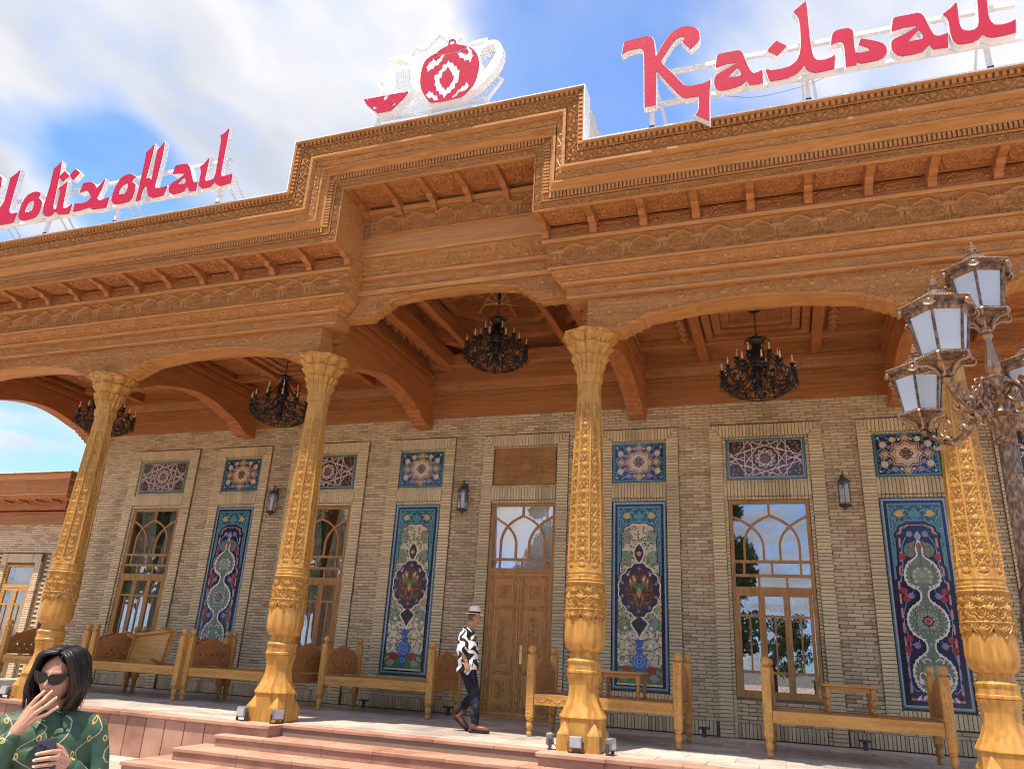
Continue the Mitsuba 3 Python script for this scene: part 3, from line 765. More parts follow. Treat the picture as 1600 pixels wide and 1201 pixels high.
def ogee_arch(hw, zs, za, n=6, amp=.035):
    """scalloped pointed arch, right half mirrored: polygon below the arch"""
    t = np.linspace(0, 1, 90)
    x = hw*np.cos(t*np.pi/2)**.75; z = zs+(za-zs)*(np.sin(t*np.pi/2)**1.15)
    k = amp*np.abs(np.sin(t*np.pi*3.0))*(1-t**6)
    nx, nz = np.cos(t*np.pi/2), np.sin(t*np.pi/2)
    x = np.maximum(x+nx*k-amp*.5*(1-t**6), 0); z = z+nz*k*.8
    return x, z
def niche(hw, zb, zs, za, zstep, dx):
    x, z = ogee_arch(hw, zs, za)
    right = np.vstack([[[hw+dx, zb]], [[hw+dx, zstep]], [[hw+dx*.45, zstep+.02]], [[hw+dx*.45, zstep+.22]], [[hw, zstep+.26]], np.stack([x, z], 1)])
    g = Polygon(np.vstack([right, np.stack([-right[::-1, 0], right[::-1, 1]], 1)])).buffer(0)
    return g
HP, PB, PT = .512, .64, 4.03
def panel_base(lay, field):
    full = sbox(-HP, PB, HP, PT)
    lay.append(('border', full, 'teal', False))
    lay.append(('border_line', frame_poly(-HP+.022, HP-.022, PB+.022, PT-.022, .022), 'grey', False))
    lay.append(('border_band', frame_poly(-HP+.05, HP-.05, PB+.05, PT-.05, .045), 'navy', False))
    inner = sbox(-HP+.095, PB+.095, HP-.095, PT-.095)
    lay.append(('spandrel_ground', inner.intersection(sbox(-1, 2.5, 1, 5)), 'teal_light', False))
    sp = sbox(-HP+.125, 3.20, HP-.125, PT-.125)
    lay.append(('spandrel_field', sp, 'teal_dark', False))
    v = mirror(unary_union([ribbon(catmull(p), .010, 1) for p in ([(.02, 3.66), (.10, 3.80), (.22, 3.82), (.33, 3.72), (.30, 3.60), (.22, 3.62)], [(.36, 3.86), (.30, 3.70), (.34, 3.55), (.38, 3.45)], [(.05, 3.88), (.14, 3.86), (.2, 3.74), (.13, 3.68)], [(.38, 3.80), (.36, 3.62), (.37, 3.4)])]))
    lay.append(('spandrel_vine', unary_union([v, mirror(scatter(46, .02, .385, 3.3, 3.89, 5, lambda x, z, r_: petal(x, z, r_.uniform(0, 6.3), .05, .012), .042))]).intersection(sp), 'teal_light', True))
    lay.append(('spandrel_flower', mirror(unary_union([flower(.235, 3.755, .075, 7), flower(.235, 3.755, .03, 5)])), 'gold', True))
    lay.append(('spandrel_bud', mirror(scatter(16, .03, .38, 3.4, 3.89, 8, lambda x, z, r_: Point(x, z).buffer(.009, 4), .08)).intersection(sp), 'ivory', True))
    return lay
def cream_panel(x):
    k = part_key(wall, 'tile_panel'); L = panel_base([], 0)
    nich = niche(.335, PB+.10, 3.33, 3.60, 2.62, .068)
    out = nich.buffer(.045).intersection(sbox(-HP+.095, PB, HP-.095, 3.72))
    kd = unary_union([Polygon([(0, 3.60), (-.085, 3.72), (0, 3.85), (.085, 3.72)]), out.intersection(sbox(-1, 2.3, 1, 3.9))])
    L.append(('arch_band', kd, 'teal_light', False)); L.append(('arch_line', nich.buffer(.018).intersection(sbox(-HP+.096, PB+.096, HP-.096, 3.7)), 'night', False))
    nich = nich.intersection(sbox(-HP+.10, PB+.10, HP-.10, 3.7))
    L.append(('ground', nich, 'cream', False))
    tint = unary_union([Point(sx*.28, z).buffer(.14, 8) for sx in (-1, 1) for z in (3.35, 2.95, 2.55, 1.75)]).intersection(nich)
    L.append(('ground_tint', tint, 'sage_light', True))
    v = vines(90, -.42, .42, .95, 3.6, 5+int(x*7) % 2, .0045)
    leaf = scatter(300, -.42, .42, .80, 3.55, 9, lambda a, z, r_: petal(a, z, r_.uniform(0, 6.3), .045, .013), .043)
    L.append(('vine', v.intersection(nich), 'olive', True)); L.append(('leaf', leaf.intersection(nich), 'green', True))
    rose = scatter(110, -.42, .42, .80, 3.55, 19, lambda a, z, r_: flower(a, z, .026, 5), .075)
    L.append(('blossom', rose.intersection(nich), 'rust', True))
    dk = scatter(120, -.42, .42, .80, 3.55, 29, lambda a, z, r_: Point(a, z).buffer(.012, 4), .07)
    L.append(('berry', dk.intersection(nich), 'brown', True))
    wf = scatter(40, -.42, .42, .75, 1.7, 39, lambda a, z, r_: flower(a, z, .04, 6), .11)
    L.append(('white_flower', wf.intersection(nich), 'ivory', True))
    drop = Polygon(np.vstack([bez((0, 3.22), (.10, 3.10), (.13, 3.02), (0, 2.86), n=20), bez((0, 2.86), (-.13, 3.02), (-.10, 3.10), (0, 3.22), n=20)]))
    med = lobed(0, 2.37, .375, .43, 16, .07, .12)
    cart = affinity.scale(unary_union([Polygon(np.vstack([bez((0, 1.93), (.10, 1.82), (.26, 1.78), (.17, 1.70), n=14), bez((.17, 1.70), (.1, 1.60), (.03, 1.55), (0, 1.42), n=14), bez((0, 1.42), (-.03, 1.55), (-.1, 1.60), (-.17, 1.70), n=14), bez((-.17, 1.70), (-.26, 1.78), (-.10, 1.82), (0, 1.93), n=14)])).buffer(0)]), .80, .86, origin=(0, 1.90))
    L.append(('medallion_rim', unary_union([drop.buffer(.022), med.buffer(.020), cart.buffer(.016), ribbon([(0, 1.95), (0, 1.90)], .02)]), 'ivory', False))
    L.append(('medallion', unary_union([med, drop]), 'plum', False)); L.append(('cartouche', cart.buffer(-.012), 'line', False))
    ins = lobed(0, 2.37, .27, .34, 10, .05)
    L.append(('medallion_field', ins, 'brown', False))
    L.append(('medallion_flower', unary_union([flower(.33*math.cos(a), 2.37+.385*math.sin(a), .038, 6, a) for a in np.arange(10)*2*np.pi/10+.3]), 'lilac', True))
    L.append(('medallion_scroll', mirror(unary_union([ribbon(arc(.15, 2.22, .075, 60, 330, 24), .009, 1), ribbon(arc(.09, 2.58, .05, 0, 250, 18), .008, 1), ribbon(arc(.19, 2.40, .05, 90, 360, 18), .008, 1), ribbon(catmull([(.02, 2.08), (.06, 2.2), (.04, 2.36), (.10, 2.46), (.08, 2.60)]), .012, 1), petal(.06, 2.46, 1.1, .16, .035), petal(.15, 2.40, 1.7, .15, .03)])), 'rust', True))
    L.append(('medallion_leaf', mirror(unary_union([petal(.02, 2.40, .5, .14, .03), petal(.10, 2.12, .2, .12, .022), flower(.0, 2.43, .07, 6)])), 'green', True))
    L.append(('medallion_petal', mirror(unary_union([petal(.07, 2.52, 1.2, .12, .02), petal(.16, 2.48, 1.5, .10, .018), petal(.19, 2.62, .8, .06, .02)])), 'cream', True))
    L.append(('heart_flower', unary_union([flower(0, 3.03, .055, 6, .3), petal(0, 2.22, 1.57, .22, .03)]), 'gold', True))
    # vase between two birds of paradise green and red
    L.append(('bed', sbox(-.40, .745, .40, 1.03), 'green', False))
    L.append(('bed_leaf', mirror(unary_union([petal(.12, .93, .5, .22, .07), petal(.38, .86, 2.6, .2, .05)])), 'red', True))
    L.append(('bed_leaf', mirror(unary_union([petal(.18, .86, -.15, .20, .06), petal(.30, .97, -.6, .14, .035), petal(.22, .80, .1, .12, .03)])), 'sage_light', True))
    vase = unary_union([Point(0, 1.12).buffer(.14, 12), Point(0, .90).buffer(.075, 10), sbox(-.045, 1.2, .045, 1.46), sbox(-.09, .745, .09, .79), Polygon([(-.06, .97), (.06, .97), (.10, 1.03), (-.10, 1.03)]), Polygon([(-.05, 1.40), (.05, 1.40), (.09, 1.49), (-.09, 1.49)]), sbox(-.065, 1.28, .065, 1.31)])
    L.append(('vase', vase, 'blue', False))
    L.append(('vase_pattern', unary_union([Point(0, 1.12).buffer(.10, 12).difference(Point(0, 1.12).buffer(.082, 12)), Point(0, 1.12).buffer(.05, 10).difference(Point(0, 1.12).buffer(.03, 8)), Point(0, .90).buffer(.05, 8).difference(Point(0, .90).buffer(.032, 8)), sbox(-.03, 1.33, .03, 1.35)]+[Point(.12*math.cos(a), 1.12+.12*math.sin(a)).buffer(.008, 3) for a in np.arange(18)*2*np.pi/18]), 'blue_light', True))
    L.append(('base_line', sbox(-.41, .715, .41, .745), 'cream', False))
    glazed(k, 'x', L, x)
def navy_panel(x):
    k = part_key(wall, 'tile_panel'); L = panel_base([], 0)
    nich0 = niche(.335, PB+.10, 3.33, 3.60, 2.62, .068)
    out = nich0.buffer(.045).intersection(sbox(-HP+.095, PB, HP-.095, 3.72))
    L.append(('arch_band', unary_union([Polygon([(0, 3.60), (-.10, 3.73), (0, 3.87), (.10, 3.73)]), out.intersection(sbox(-1, 2.3, 1, 3.9))]), 'teal_light', False))
    nich = nich0.intersection(sbox(-HP+.10, PB+.10, HP-.10, 3.7))
    L.append(('arch_line', nich0.buffer(.018).intersection(sbox(-HP+.096, PB+.096, HP-.096, 3.7)), 'night', False))
    L.append(('ground', nich, 'navy', False))
    rim = nich.buffer(-.022).difference(nich.buffer(-.056))
    L.append(('rim', rim, 'pink', False))
    L.append(('rim_dash', rim.intersection(unary_union([sbox(-1, .8+q*.23, 1, .8+q*.23+.07) for q in range(14)])), 'plum', True))
    v = mirror(unary_union([ribbon(catmull(p), .006, 1) for p in ([(.34, .9), (.36, 1.3), (.30, 1.6), (.35, 2.0), (.28, 2.3)], [(.33, 2.6), (.27, 2.9), (.25, 3.2), (.15, 3.4)], [(.30, 1.62), (.2, 1.60), (.16, 1.68)], [(.32, 2.42), (.22, 2.38), (.16, 2.46)], [(.36, 1.0), (.28, .9), (.2, .95)])]))
    L.append(('stem', v.intersection(nich), 'blue_light', True))
    fl = lambda pts, r: mirror(unary_union([Point(a, z).buffer(r*q, 5) for a, z in pts for q in (1,)]+[flower(a, z, r*1.15, 6) for a, z in pts]))
    L.append(('red_flower', fl([(.305, 1.70), (.335, 1.54), (.30, 2.46), (.275, 2.33), (.265, 3.02)], .055).intersection(nich), 'red', True))
    L.append(('pale_flower', fl([(.20, 1.60), (.20, 2.38), (.12, 3.40)], .05).intersection(nich), 'lilac', True))
    def lobe(zc, rx, ry): return lobed(0, zc, rx, ry, 18, .04)
    pts = [(0, 3.30), (.05, 3.17), (.045, 3.10), (.06, 3.02), (.20, 2.90), (.265, 2.72), (.22, 2.56), (.08, 2.47), (.055, 2.38), (.09, 2.29), (.24, 2.16), (.30, 1.98), (.24, 1.79), (.09, 1.68), (.06, 1.58), (.09, 1.49), (.24, 1.36), (.30, 1.18), (.25, .98), (.13, .88)]
    c = catmull(pts, 6)
    green = Polygon(np.vstack([c, np.stack([-c[::-1, 0], c[::-1, 1]], 1)])).buffer(0)
    L.append(('crest', mirror(unary_union([Point(.10, 3.13).buffer(.13, 8), Point(.0, 3.16).buffer(.14, 8)])).intersection(nich), 'sage', False))
    L.append(('cartouche_rim', green.buffer(.030), 'navy', False)); 
    thorn = []
    for q in np.linspace(.06, .97, 34):
        ls = LineString(c); p = ls.interpolate(q, True); p2 = ls.interpolate(min(q+.01, 1), True); a = math.atan2(p2.y-p.y, p2.x-p.x)
        if .10 < p.x: thorn.append(petal(p.x, p.y, a-.9, .055, .011)); thorn.append(petal(p.x, p.y, a+.9, .04, .009))
    ol = mirror(unary_union([LineString(c).buffer(.013)]+thorn))
    L.append(('cartouche', green, 'sage', False))
    t2 = unary_union([lobe(z, .17, .14).buffer(-.01) for z in (2.72, 1.98, 1.18)])
    L.append(('cartouche_tint', t2.intersection(green), 'sage_light', False))
    L.append(('cartouche_outline', ol, 'ivory', True))
    L.append(('tulip', unary_union([Polygon([(0, 3.47), (.055, 3.36), (.02, 3.30), (-.02, 3.30), (-.055, 3.36)]), petal(0, 2.66, 1.57, .12, .03), petal(0, 1.58, 1.57, .09, .02)]), 'grey', True))
    L.append(('bud', unary_union([Polygon([(0, 3.27), (.05, 3.2), (0, 3.13), (-.05, 3.2)]), mirror(Polygon([(.06, 3.10), (.14, 3.10), (.09, 3.17)]))]), 'rust', True))
    ring_ = lambda a, z, r: Point(a, z).buffer(r, 6).difference(Point(a, z).buffer(r*.6, 6))
    L.append(('small_flower', unary_union([mirror(unary_union([ring_(.06, 2.83, .022), ring_(.11, 2.77, .022), ring_(.13, 2.69, .022), ring_(.11, 2.61, .022), flower(.09, 2.52, .025, 5), flower(.16, 2.55, .022, 5)])), mirror(scatter(26, .02, .24, 1.78, 2.2, 3, lambda a, z, r_: Point(a, z).buffer(.008, 3), .05)), mirror(unary_union([ribbon(catmull([(.03, 1.36), (.09, 1.40), (.15, 1.36), (.12, 1.33)]), .008), ribbon(catmull([(.16, 1.0), (.22, 1.08), (.20, 1.18), (.13, 1.16), (.14, 1.08)]), .009), flower(.10, 1.24, .035, 6), flower(.20, 1.05, .05, 8), petal(.1, .86, 2.4, .1, .02), petal(.2, .80, 2.7, .12, .02)]))]), 'ivory', True))
    L.append(('rosette_ground', flower(0, 1.98, .095, 8, 0, .42), 'night', False))
    L.append(('rosette', flower(0, 1.98, .07, 8, 0, .30), 'pink', False)); L.append(('rosette_eye', flower(0, 1.98, .04, 8, .2, .3), 'red', False))
    L.append(('base_scroll', mirror(unary_union([petal(.05+.08*q, .80-.012*q, 2.2, .10, .022) for q in range(4)])).intersection(nich), 'ivory', True))
    glazed(k, 'x', L, x)
for x in (-M, M): cream_panel(x)
for x in (-3*M, 3*M): navy_panel(x)
# square star panels over the tall ones
def star_panel(x):
    k = part_key(wall, 'star_panel'); z0, z1 = 4.425, 5.203; c = (z0+z1)/2; L = []
    L.append(('border', sbox(-HP, z0, HP, z1), 'teal', False)); ins = sbox(-HP+.035, z0+.035, HP-.035, z1-.035)
    L.append(('ground', ins, 'navy', False))
    sw = mirror(unary_union([ribbon(catmull(p), .011, 1) for p in ([(.46, c-.30), (.40, c-.1), (.45, c+.05), (.38, c+.12)], [(.46, c+.30), (.36, c+.2), (.34, c+.05)], [(.1, c+.34), (.2, c+.24), (.32, c+.33)], [(.1, c-.34), (.2, c-.24), (.32, c-.33)], [(.34, c-.05), (.4, c-.2), (.3, c-.28)])]))
    L.append(('scroll', unary_union([sw, mirror(scatter(40, .02, .46, z0+.05, z1-.05, 4, lambda a, z, r_: petal(a, z, r_.uniform(0, 6.3), .05, .012), .06))]).intersection(ins), 'teal_light', True))
    L.append(('flower', mirror(unary_union([flower(.36, c+.18, .07, 8), flower(.36, c-.18, .07, 8), flower(.20, c+.27, .06, 9)])), 'cream', True))
    L.append(('flower', mirror(unary_union([flower(.20, c-.27, .06, 9), flower(.27, c+.13, .045, 6), flower(.27, c-.13, .045, 6)])), 'lilac', True))
    L.append(('bud', mirror(unary_union([Point(.10, c+.27).buffer(.018, 4), Point(.10, c-.27).buffer(.018, 4), Point(.43, c+.31).buffer(.016, 4), Point(.43, c-.31).buffer(.016, 4)])), 'ivory', True))
    sq = lambda r: unary_union([affinity.rotate(sbox(-r, c-r, r, c+r), a, origin=(0, c)) for a in (0, 45)])
    st = affinity.scale(sq(.185), 1.12, 1, origin=(0, c))
    dia = unary_union([affinity.rotate(sbox(-.055, -.055, .055, .055), 45).buffer(0), ])
    dd = unary_union([affinity.translate(dia, 0, c+.29), affinity.translate(dia, 0, c-.29), affinity.translate(dia, .34, c), affinity.translate(dia, -.34, c)])
    out = unary_union([st, dd])
    L.append(('star_rim', out.buffer(.014), 'gold', False)); L.append(('star_band', out.buffer(-.002), 'brown', False)); L.append(('star', unary_union([st.buffer(-.022), dd.buffer(-.016)]), 'cream', False))
    L.append(('star_line', st.buffer(-.045).difference(st.buffer(-.056)), 'rust', False))
    L.append(('rosette', unary_union([Point(.072*math.cos(a), c+.072*math.sin(a)).buffer(.042, 6) for a in (0, 1.57, 3.14, 4.71)]+[petal(0, c, a, .13, .018) for a in (.78, 2.35, 3.93, 5.5)]), 'brown', True))
    L.append(('rosette_eye', unary_union([flower(.072*math.cos(a), c+.072*math.sin(a), .026, 4) for a in (0, 1.57, 3.14, 4.71)]+[dd.buffer(-.035)]), 'gold', True))
    glazed(k, 'x', L, x, -.026)
for q in (-3, -1, 1, 3): star_panel(q*M)
# girih lattice panels over the windows
def girih(hw, c, hh):
    seg = []
    for cx, cz, R5, ph in ((0, c, .40, 0), (0, c, .19, 0), (-hw, c-hh, .46, 0), (hw, c-hh, .46, 0), (-hw, c+hh, .46, 0), (hw, c+hh, .46, 0)):
        V = [np.array([cx+R5*math.cos(k*np.pi/5+np.pi/10+ph), cz+R5*math.sin(k*np.pi/5+np.pi/10+ph)]) for k in range(10)]
        seg += [(V[k], V[(k+3) % 10]) for k in range(10)]
    return unary_union([LineString(np.array(s_)).buffer(.0085, cap_style=2) for s_ in seg]).intersection(sbox(-hw, c-hh, hw, c+hh))
def lattice_panel(x):
    k = part_key(wall, 'lattice_panel'); z0, z1 = 4.425, 5.203; c = (z0+z1)/2; L = []
    L.append(('border', sbox(-.70, z0, .70, z1), 'teal', False)); L.append(('border_line', sbox(-.66, z0+.035, .66, z1-.035), 'pink', False)); L.append(('ground', sbox(-.645, z0+.05, .645, z1-.05), 'line', False))
    ins = sbox(-.64, z0+.055, .64, z1-.055)
    L.append(('blossom', unary_union([scatter(90, -.6, .6, z0+.08, z1-.08, 6, lambda a, z, r_: flower(a, z, .026, 6), .07), flower(0, c, .11, 10, 0, .2)]).intersection(ins), 'plum2', True))
    L.append(('blossom_eye', scatter(90, -.6, .6, z0+.08, z1-.08, 16, lambda a, z, r_: Point(a, z).buffer(.013, 4), .08).intersection(ins), 'pink', True))
    L.append(('rosette', flower(0, c, .07, 10, .3, .25), 'plum2', False))
    L.append(('strapwork', girih(.64, c, .335), 'strap', True))
    glazed(k, 'x', L, x, -.026)
for q in (-4, -2, 2, 4): lattice_panel(q*M)
# carved wooden panel over the door
k = part_key(wall, 'carved_panel')
add(k, 'frame', MB().poly(frame_poly(-.665, .665, 4.425, 5.203, .03), -.034, .0).get(), 'wood_frame')
m = MB().poly(sbox(-.635, 4.455, .635, 5.173), -.004, .004)
g = affinity.scale(girih(.64, 4.814, .335), 1, 1).intersection(sbox(-.63, 4.46, .63, 5.168))
add(k, 'ground', m.get(), 'wood_relief_fine'); add(k, 'strapwork', MB().poly(g, -.028, -.003).get(), 'wood_relief_fine', stuff=True)
# ------------------------------------------------------------------ the carved wooden canopy
can = thing('wooden_canopy', 'carved brown wooden porch canopy with stepped cornice, friezes and arches along the whole front', 'canopy')
XS, ZW, ZC = 1.71, 7.38, 8.39
def cline(d): return [(-XE, ZW+d), (-(XS+d), ZW+d), (-(XS+d), ZC+d), (XS+d, ZC+d), (XS+d, ZW+d), (XE, ZW+d)]
SEG_D = [np.array(q, float) for q in ((0, 0, 1), (-1, 0, 0), (0, 0, 1), (1, 0, 0), (0, 0, 1))]
def seg_ends(k, d, y):
    a, b_ = cline(d)[k], cline(d)[k+1]
    return np.array([a[0], y, a[1]]), np.array([b_[0], y, b_[1]])
def cornice(name, prof, bsdf, tile=None, amp=.014, du=.0075):
    """prof: (d, y) rows swept along the stepped line with mitred corners; a tile carves every face"""
    for i in range(len(prof)-1):
        (d0, y0), (d1, y1) = prof[i], prof[i+1]
        m = MB()
        for k in range(5):
            A, B = seg_ends(k, d0, y0), seg_ends(k, d1, y1)
            n = np.array([0, -(d1-d0), 0])+(y1-y0)*SEG_D[k]; n = n/np.linalg.norm(n)
            if tile is not None: m.add(*band(A, B, tile, amp, -A[0]@((A[1]-A[0])/np.linalg.norm(A[1]-A[0])), n, du, du))
            else: m.add([A[0], A[1], B[1], B[0]], [[0, 1, 2, 3]])
        add(can, name, m.get(), bsdf, tile is not None)
def dentils(name, d0, d1, ya, yb, pitch, w, bsdf):
    m = MB()
    for k in range(5):
        A = seg_ends(k, d0, 0); B = seg_ends(k, d1, 0)
        L = np.linalg.norm(A[1]-A[0]); e = (A[1]-A[0])/L
        lo = max(0, (B[0]-A[0])@e); hi = min(L, L+(B[1]-A[1])@e)
        n = max(1, int((hi-lo)/pitch)); c = (hi-lo)/n
        for i in range(n):
            s0 = lo+i*c+(c-w)/2; v = []
            for s in (s0, s0+w):
                for y in (ya, yb):
                    for d in (0, d1-d0): v.append(A[0]+e*s+np.array([0, y, 0])+SEG_D[k]*d)
            m.add(v, [[0, 1, 3, 2], [4, 6, 7, 5], [0, 4, 5, 1], [2, 3, 7, 6], [0, 2, 6, 4], [1, 5, 7, 3]])
    add(can, name, m.get(), bsdf, stuff=True)
cornice('carved_edge', [(.012, -5.25), (.128, -5.268)], 'wood_x', RT['guil'], .018)
cornice('moulding', [(.0, -5.205), (-.004, -5.215), (-.004, -5.262), (.012, -5.264), (.012, -5.25)], 'wood_x')
cornice('moulding', [(.128, -5.268), (.13, -5.285), (.155, -5.285), (.157, -5.262), (.262, -5.268), (.262, -5.31), (.30, -5.33), (.33, -5.40), (.335, -5.425), (.368, -5.425), (.37, -5.405)], 'wood_x')
dentils('dentil_row', .165, .255, -5.27, -5.312, .056, .034, 'wood_x')
m_ = MB()
for k in range(5):                                       # bead row
    A = seg_ends(k, .142, -5.288); L = np.linalg.norm(A[1]-A[0]); n = int(L/.03)
    for i in range(n):
        c = A[0]+(A[1]-A[0])*(i+.5)/n
        m_.add(np.array([[0, -.012, 0], [.010, 0, 0], [0, 0, .010], [-.010, 0, 0], [0, 0, -.010]])+c, [[0, 1, 2], [0, 2, 3], [0, 3, 4], [0, 4, 1]])
add(can, 'bead_row', m_.get(), 'wood_x', stuff=True)
cornice('carved_cove', [(.37, -5.405), (.485, -5.452)], 'wood_x', RT['cove'], .010)
cornice('moulding', [(.485, -5.452), (.50, -5.515), (.512, -5.53), (.552, -5.53), (.555, -5.505)], 'wood_x')
cornice('scroll_band', [(.555, -5.505), (.745, -5.528)], 'wood_x', RT['scroll'], .021)
cornice('moulding', [(.745, -5.528), (.747, -5.545), (.758, -5.545), (.76, -5.525), (.826, -5.53), (.826, -5.60), (.85, -5.61)], 'wood_x')
dentils('dentil_row', .764, .826, -5.528, -5.582, .078, .044, 'wood_x')
cornice('roof_flashing', [(.846, -5.614), (.850, -5.622), (.866, -5.622), (.866, -5.30)], 'flashing')
# blocks behind the cornice and the roof
m = MB(); m.box(-2.0, 2.0, -5.22, 3.0, 8.52, 8.80).box(-2.54, 2.54, -5.40, 3.0, 8.80, 9.235).box(-2.54, -2.1, -5.22, 3.0, 8.10, 8.80).box(2.1, 2.54, -5.22, 3.0, 8.1, 8.80); add(can, 'roof_block', m.get(), 'render_cream')
m = MB(); add(can, 'roof', MB().box(-XE, -2.545, -5.40, 4.6, 7.95, 8.225).get(), 'roof_dark'); add(can, 'roof', MB().box(2.545, XE, -5.40, 4.6, 7.95, 8.225).get(), 'roof_dark')
for s in (-1, 1): add(can, 'return_panel', MB().box(*sorted((s*1.712, s*1.78)), -5.215, -4.2, 7.376, 8.42).get(), 'wood_x'); add(can, 'return_panel', MB().box(*sorted((s*1.724, s*1.79)), -4.69, -4.2, 7.19, 7.376).get(), 'wood_x')
add(can, 'cornice_core', MB().box(-XE, -1.9, -5.24, -4.1, 7.56, 7.96).box(1.9, XE, -5.24, -4.1, 7.56, 7.96).box(-2.3, 2.3, -5.24, -4.1, 8.56, 9.1).get(), 'wood_deep')
# soffit panels and brackets
def bracket(x, z, w=.105, yb=-4.68, yf=-5.215, par=can):
    p = np.vstack([[(yb, z+.03), (yb, z-.215)], [(yb-.035, z-.215)], bez((yb-.035, z-.20), (yb-.10, z-.20), (yb-.12, z-.12), n=8), bez((yb-.14, z-.11), (yb-.24, z-.12), (yb-.27, z-.07), n=8), bez((yb-.29, z-.055), (yb-.42, z-.075), (yf, z-.045), n=8), [(yf, z+.03)]])
    k = add(par, 'bracket', MB().poly(Polygon(p), x-w/2, x+w/2, 'yz').get(), 'wood_deep')
    q = Polygon(p).buffer(-.022)
    return k
for s in (-1, 1):
    xs = [1.765+.764*k for k in range(14)]
    for i, x in enumerate(xs):
        bracket(s*x, ZW+.03)
        if i+1 < len(xs):
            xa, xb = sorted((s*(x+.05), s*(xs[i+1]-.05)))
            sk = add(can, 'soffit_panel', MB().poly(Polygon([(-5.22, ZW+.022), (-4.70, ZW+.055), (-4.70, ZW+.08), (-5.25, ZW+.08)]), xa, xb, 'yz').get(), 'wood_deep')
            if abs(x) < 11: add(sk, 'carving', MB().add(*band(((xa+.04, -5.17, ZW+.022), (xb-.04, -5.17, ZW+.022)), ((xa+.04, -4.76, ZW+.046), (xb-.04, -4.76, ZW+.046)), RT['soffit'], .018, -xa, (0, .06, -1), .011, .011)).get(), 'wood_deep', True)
    a, b_ = sorted((s*1.76, s*XE))
    m = MB(); m.add(*band(((a, -4.70, 7.205), (b_, -4.70, 7.205)), ((a, -4.70, 7.425), (b_, -4.70, 7.425)), RT['chain'], .016, -a, (0, -1, 0), .016, .014))
    add(can, 'back_band', m.get(), 'wood_deep', True)
xs = [-1.65, -.99, -.33, .33, .99, 1.65]
for i, x in enumerate(xs):
    bracket(x, ZC+.03, yb=-4.50)
    if i < 5:
        sk = add(can, 'soffit_panel', MB().poly(Polygon([(-5.22, ZC+.022), (-4.50, ZC+.055), (-4.50, ZC+.08), (-5.25, ZC+.08)]), x+.05, xs[i+1]-.05, 'yz').get(), 'wood_deep')
        add(sk, 'carving', MB().add(*band(((x+.09, -5.17, ZC+.022), (xs[i+1]-.09, -5.17, ZC+.022)), ((x+.09, -4.60, ZC+.046), (xs[i+1]-.09, -4.60, ZC+.046)), RT['soffit'], .018, 0, (0, .06, -1), .011, .011)).get(), 'wood_deep', True)
m = MB(); m.add(*band(((-1.71, -4.50, 8.36), (1.71, -4.50, 8.36)), ((-1.71, -4.50, 8.43), (1.71, -4.50, 8.43)), RT['chain'], .016, 0, (0, -1, 0), .016, .012)); add(can, 'back_band', m.get(), 'wood_deep', True)
# friezes of the wings: (name, z0, y0, xe0, z1, y1, xe1, tile, amp)
def frieze(name, s, z0, y0, x0, z1, y1, x1, tile=None, amp=.014, bsdf='wood_x', dy=0., yback=-4.0, xend=XE):
    e0, e1 = (-xend, -xend) if s < 0 else (x0, x1)
    f0, f1 = (-x0, -x1) if s < 0 else (xend, xend)
    if s == 0: e0, e1, f0, f1 = -x0, -x1, x0, x1
    y0, y1 = y0+dy, y1+dy
    if tile is None: ys = (y0, y1)
    else: ys = (y0+.003, y1+.003)
    v = [(e0, ys[0], z0), (f0, ys[0], z0), (f1, ys[1], z1), (e1, ys[1], z1), (e0, yback, z0), (f0, yback, z0), (f1, yback, z1), (e1, yback, z1)]
    key = add(can, name, MB().add(v, [[0, 1, 2, 3], [5, 4, 7, 6], [4, 0, 3, 7], [1, 5, 6, 2], [3, 2, 6, 7], [4, 5, 1, 0]]).get(), bsdf)
    if tile is not None:
        n = np.array([0, -(z1-z0), (y1-y0)]); n /= np.linalg.norm(n)
        A = ((e0, y0, z0), (f0, y0, z0)); B = ((e1, y1, z1), (f1, y1, z1))
        m = MB(); m.add(*band(A, B, tile, amp, -e0+(0 if s < 0 else 0), n)); add(key, 'carving', m.get(), bsdf, True)
for s in (-1, 1):
    frieze('ledge', s, 7.135, -4.715, 1.715, 7.185, -4.735, 1.705)
    frieze('ledge', s, 7.185, -4.70, 1.72, 7.21, -4.70, 1.72)
    frieze('arcade_frieze', s, 6.735, -4.635, 1.80, 7.135, -4.665, 1.775, RT['arch'], .034)
    frieze('moulding', s, 6.70, -4.655, 1.80, 6.735, -4.665, 1.80)
    frieze('fan_frieze', s, 6.535, -4.475, 1.965, 6.70, -4.635, 1.82, RT['fan'], .024)
    frieze('moulding', s, 6.485, -4.505, 1.985, 6.535, -4.515, 1.985)
    frieze('chain_frieze', s, 6.32, -4.42, 2.055, 6.485, -4.425, 2.055, RT['chain'], .020)
    frieze('moulding', s, 6.285, -4.435, 2.05, 6.32, -4.44, 2.05)
frieze('ledge', 0, 8.295, -4.545, 1.709, 8.36, -4.565, 1.709); frieze('arcade_frieze', 0, 7.89, -4.45, 1.709, 8.295, -4.475, 1.709, RT['arch'], .034)
frieze('plain_board', 0, 7.545, -4.435, 1.709, 7.885, -4.435, 1.709); frieze('moulding', 0, 7.50, -4.42, 1.709, 7.545, -4.45, 1.709)
frieze('fan_frieze', 0, 7.18, -4.28, 1.96, 7.50, -4.40, 1.709, RT['fan'], .024); frieze('moulding', 0, 7.125, -4.31, 2.0, 7.18, -4.32, 2.0)
frieze('chain_frieze', 0, 6.935, -4.24, 2.05, 7.125, -4.245, 2.05, RT['chain'], .020); frieze('moulding', 0, 6.865, -4.25, 2.05, 6.935, -4.275, 2.05)
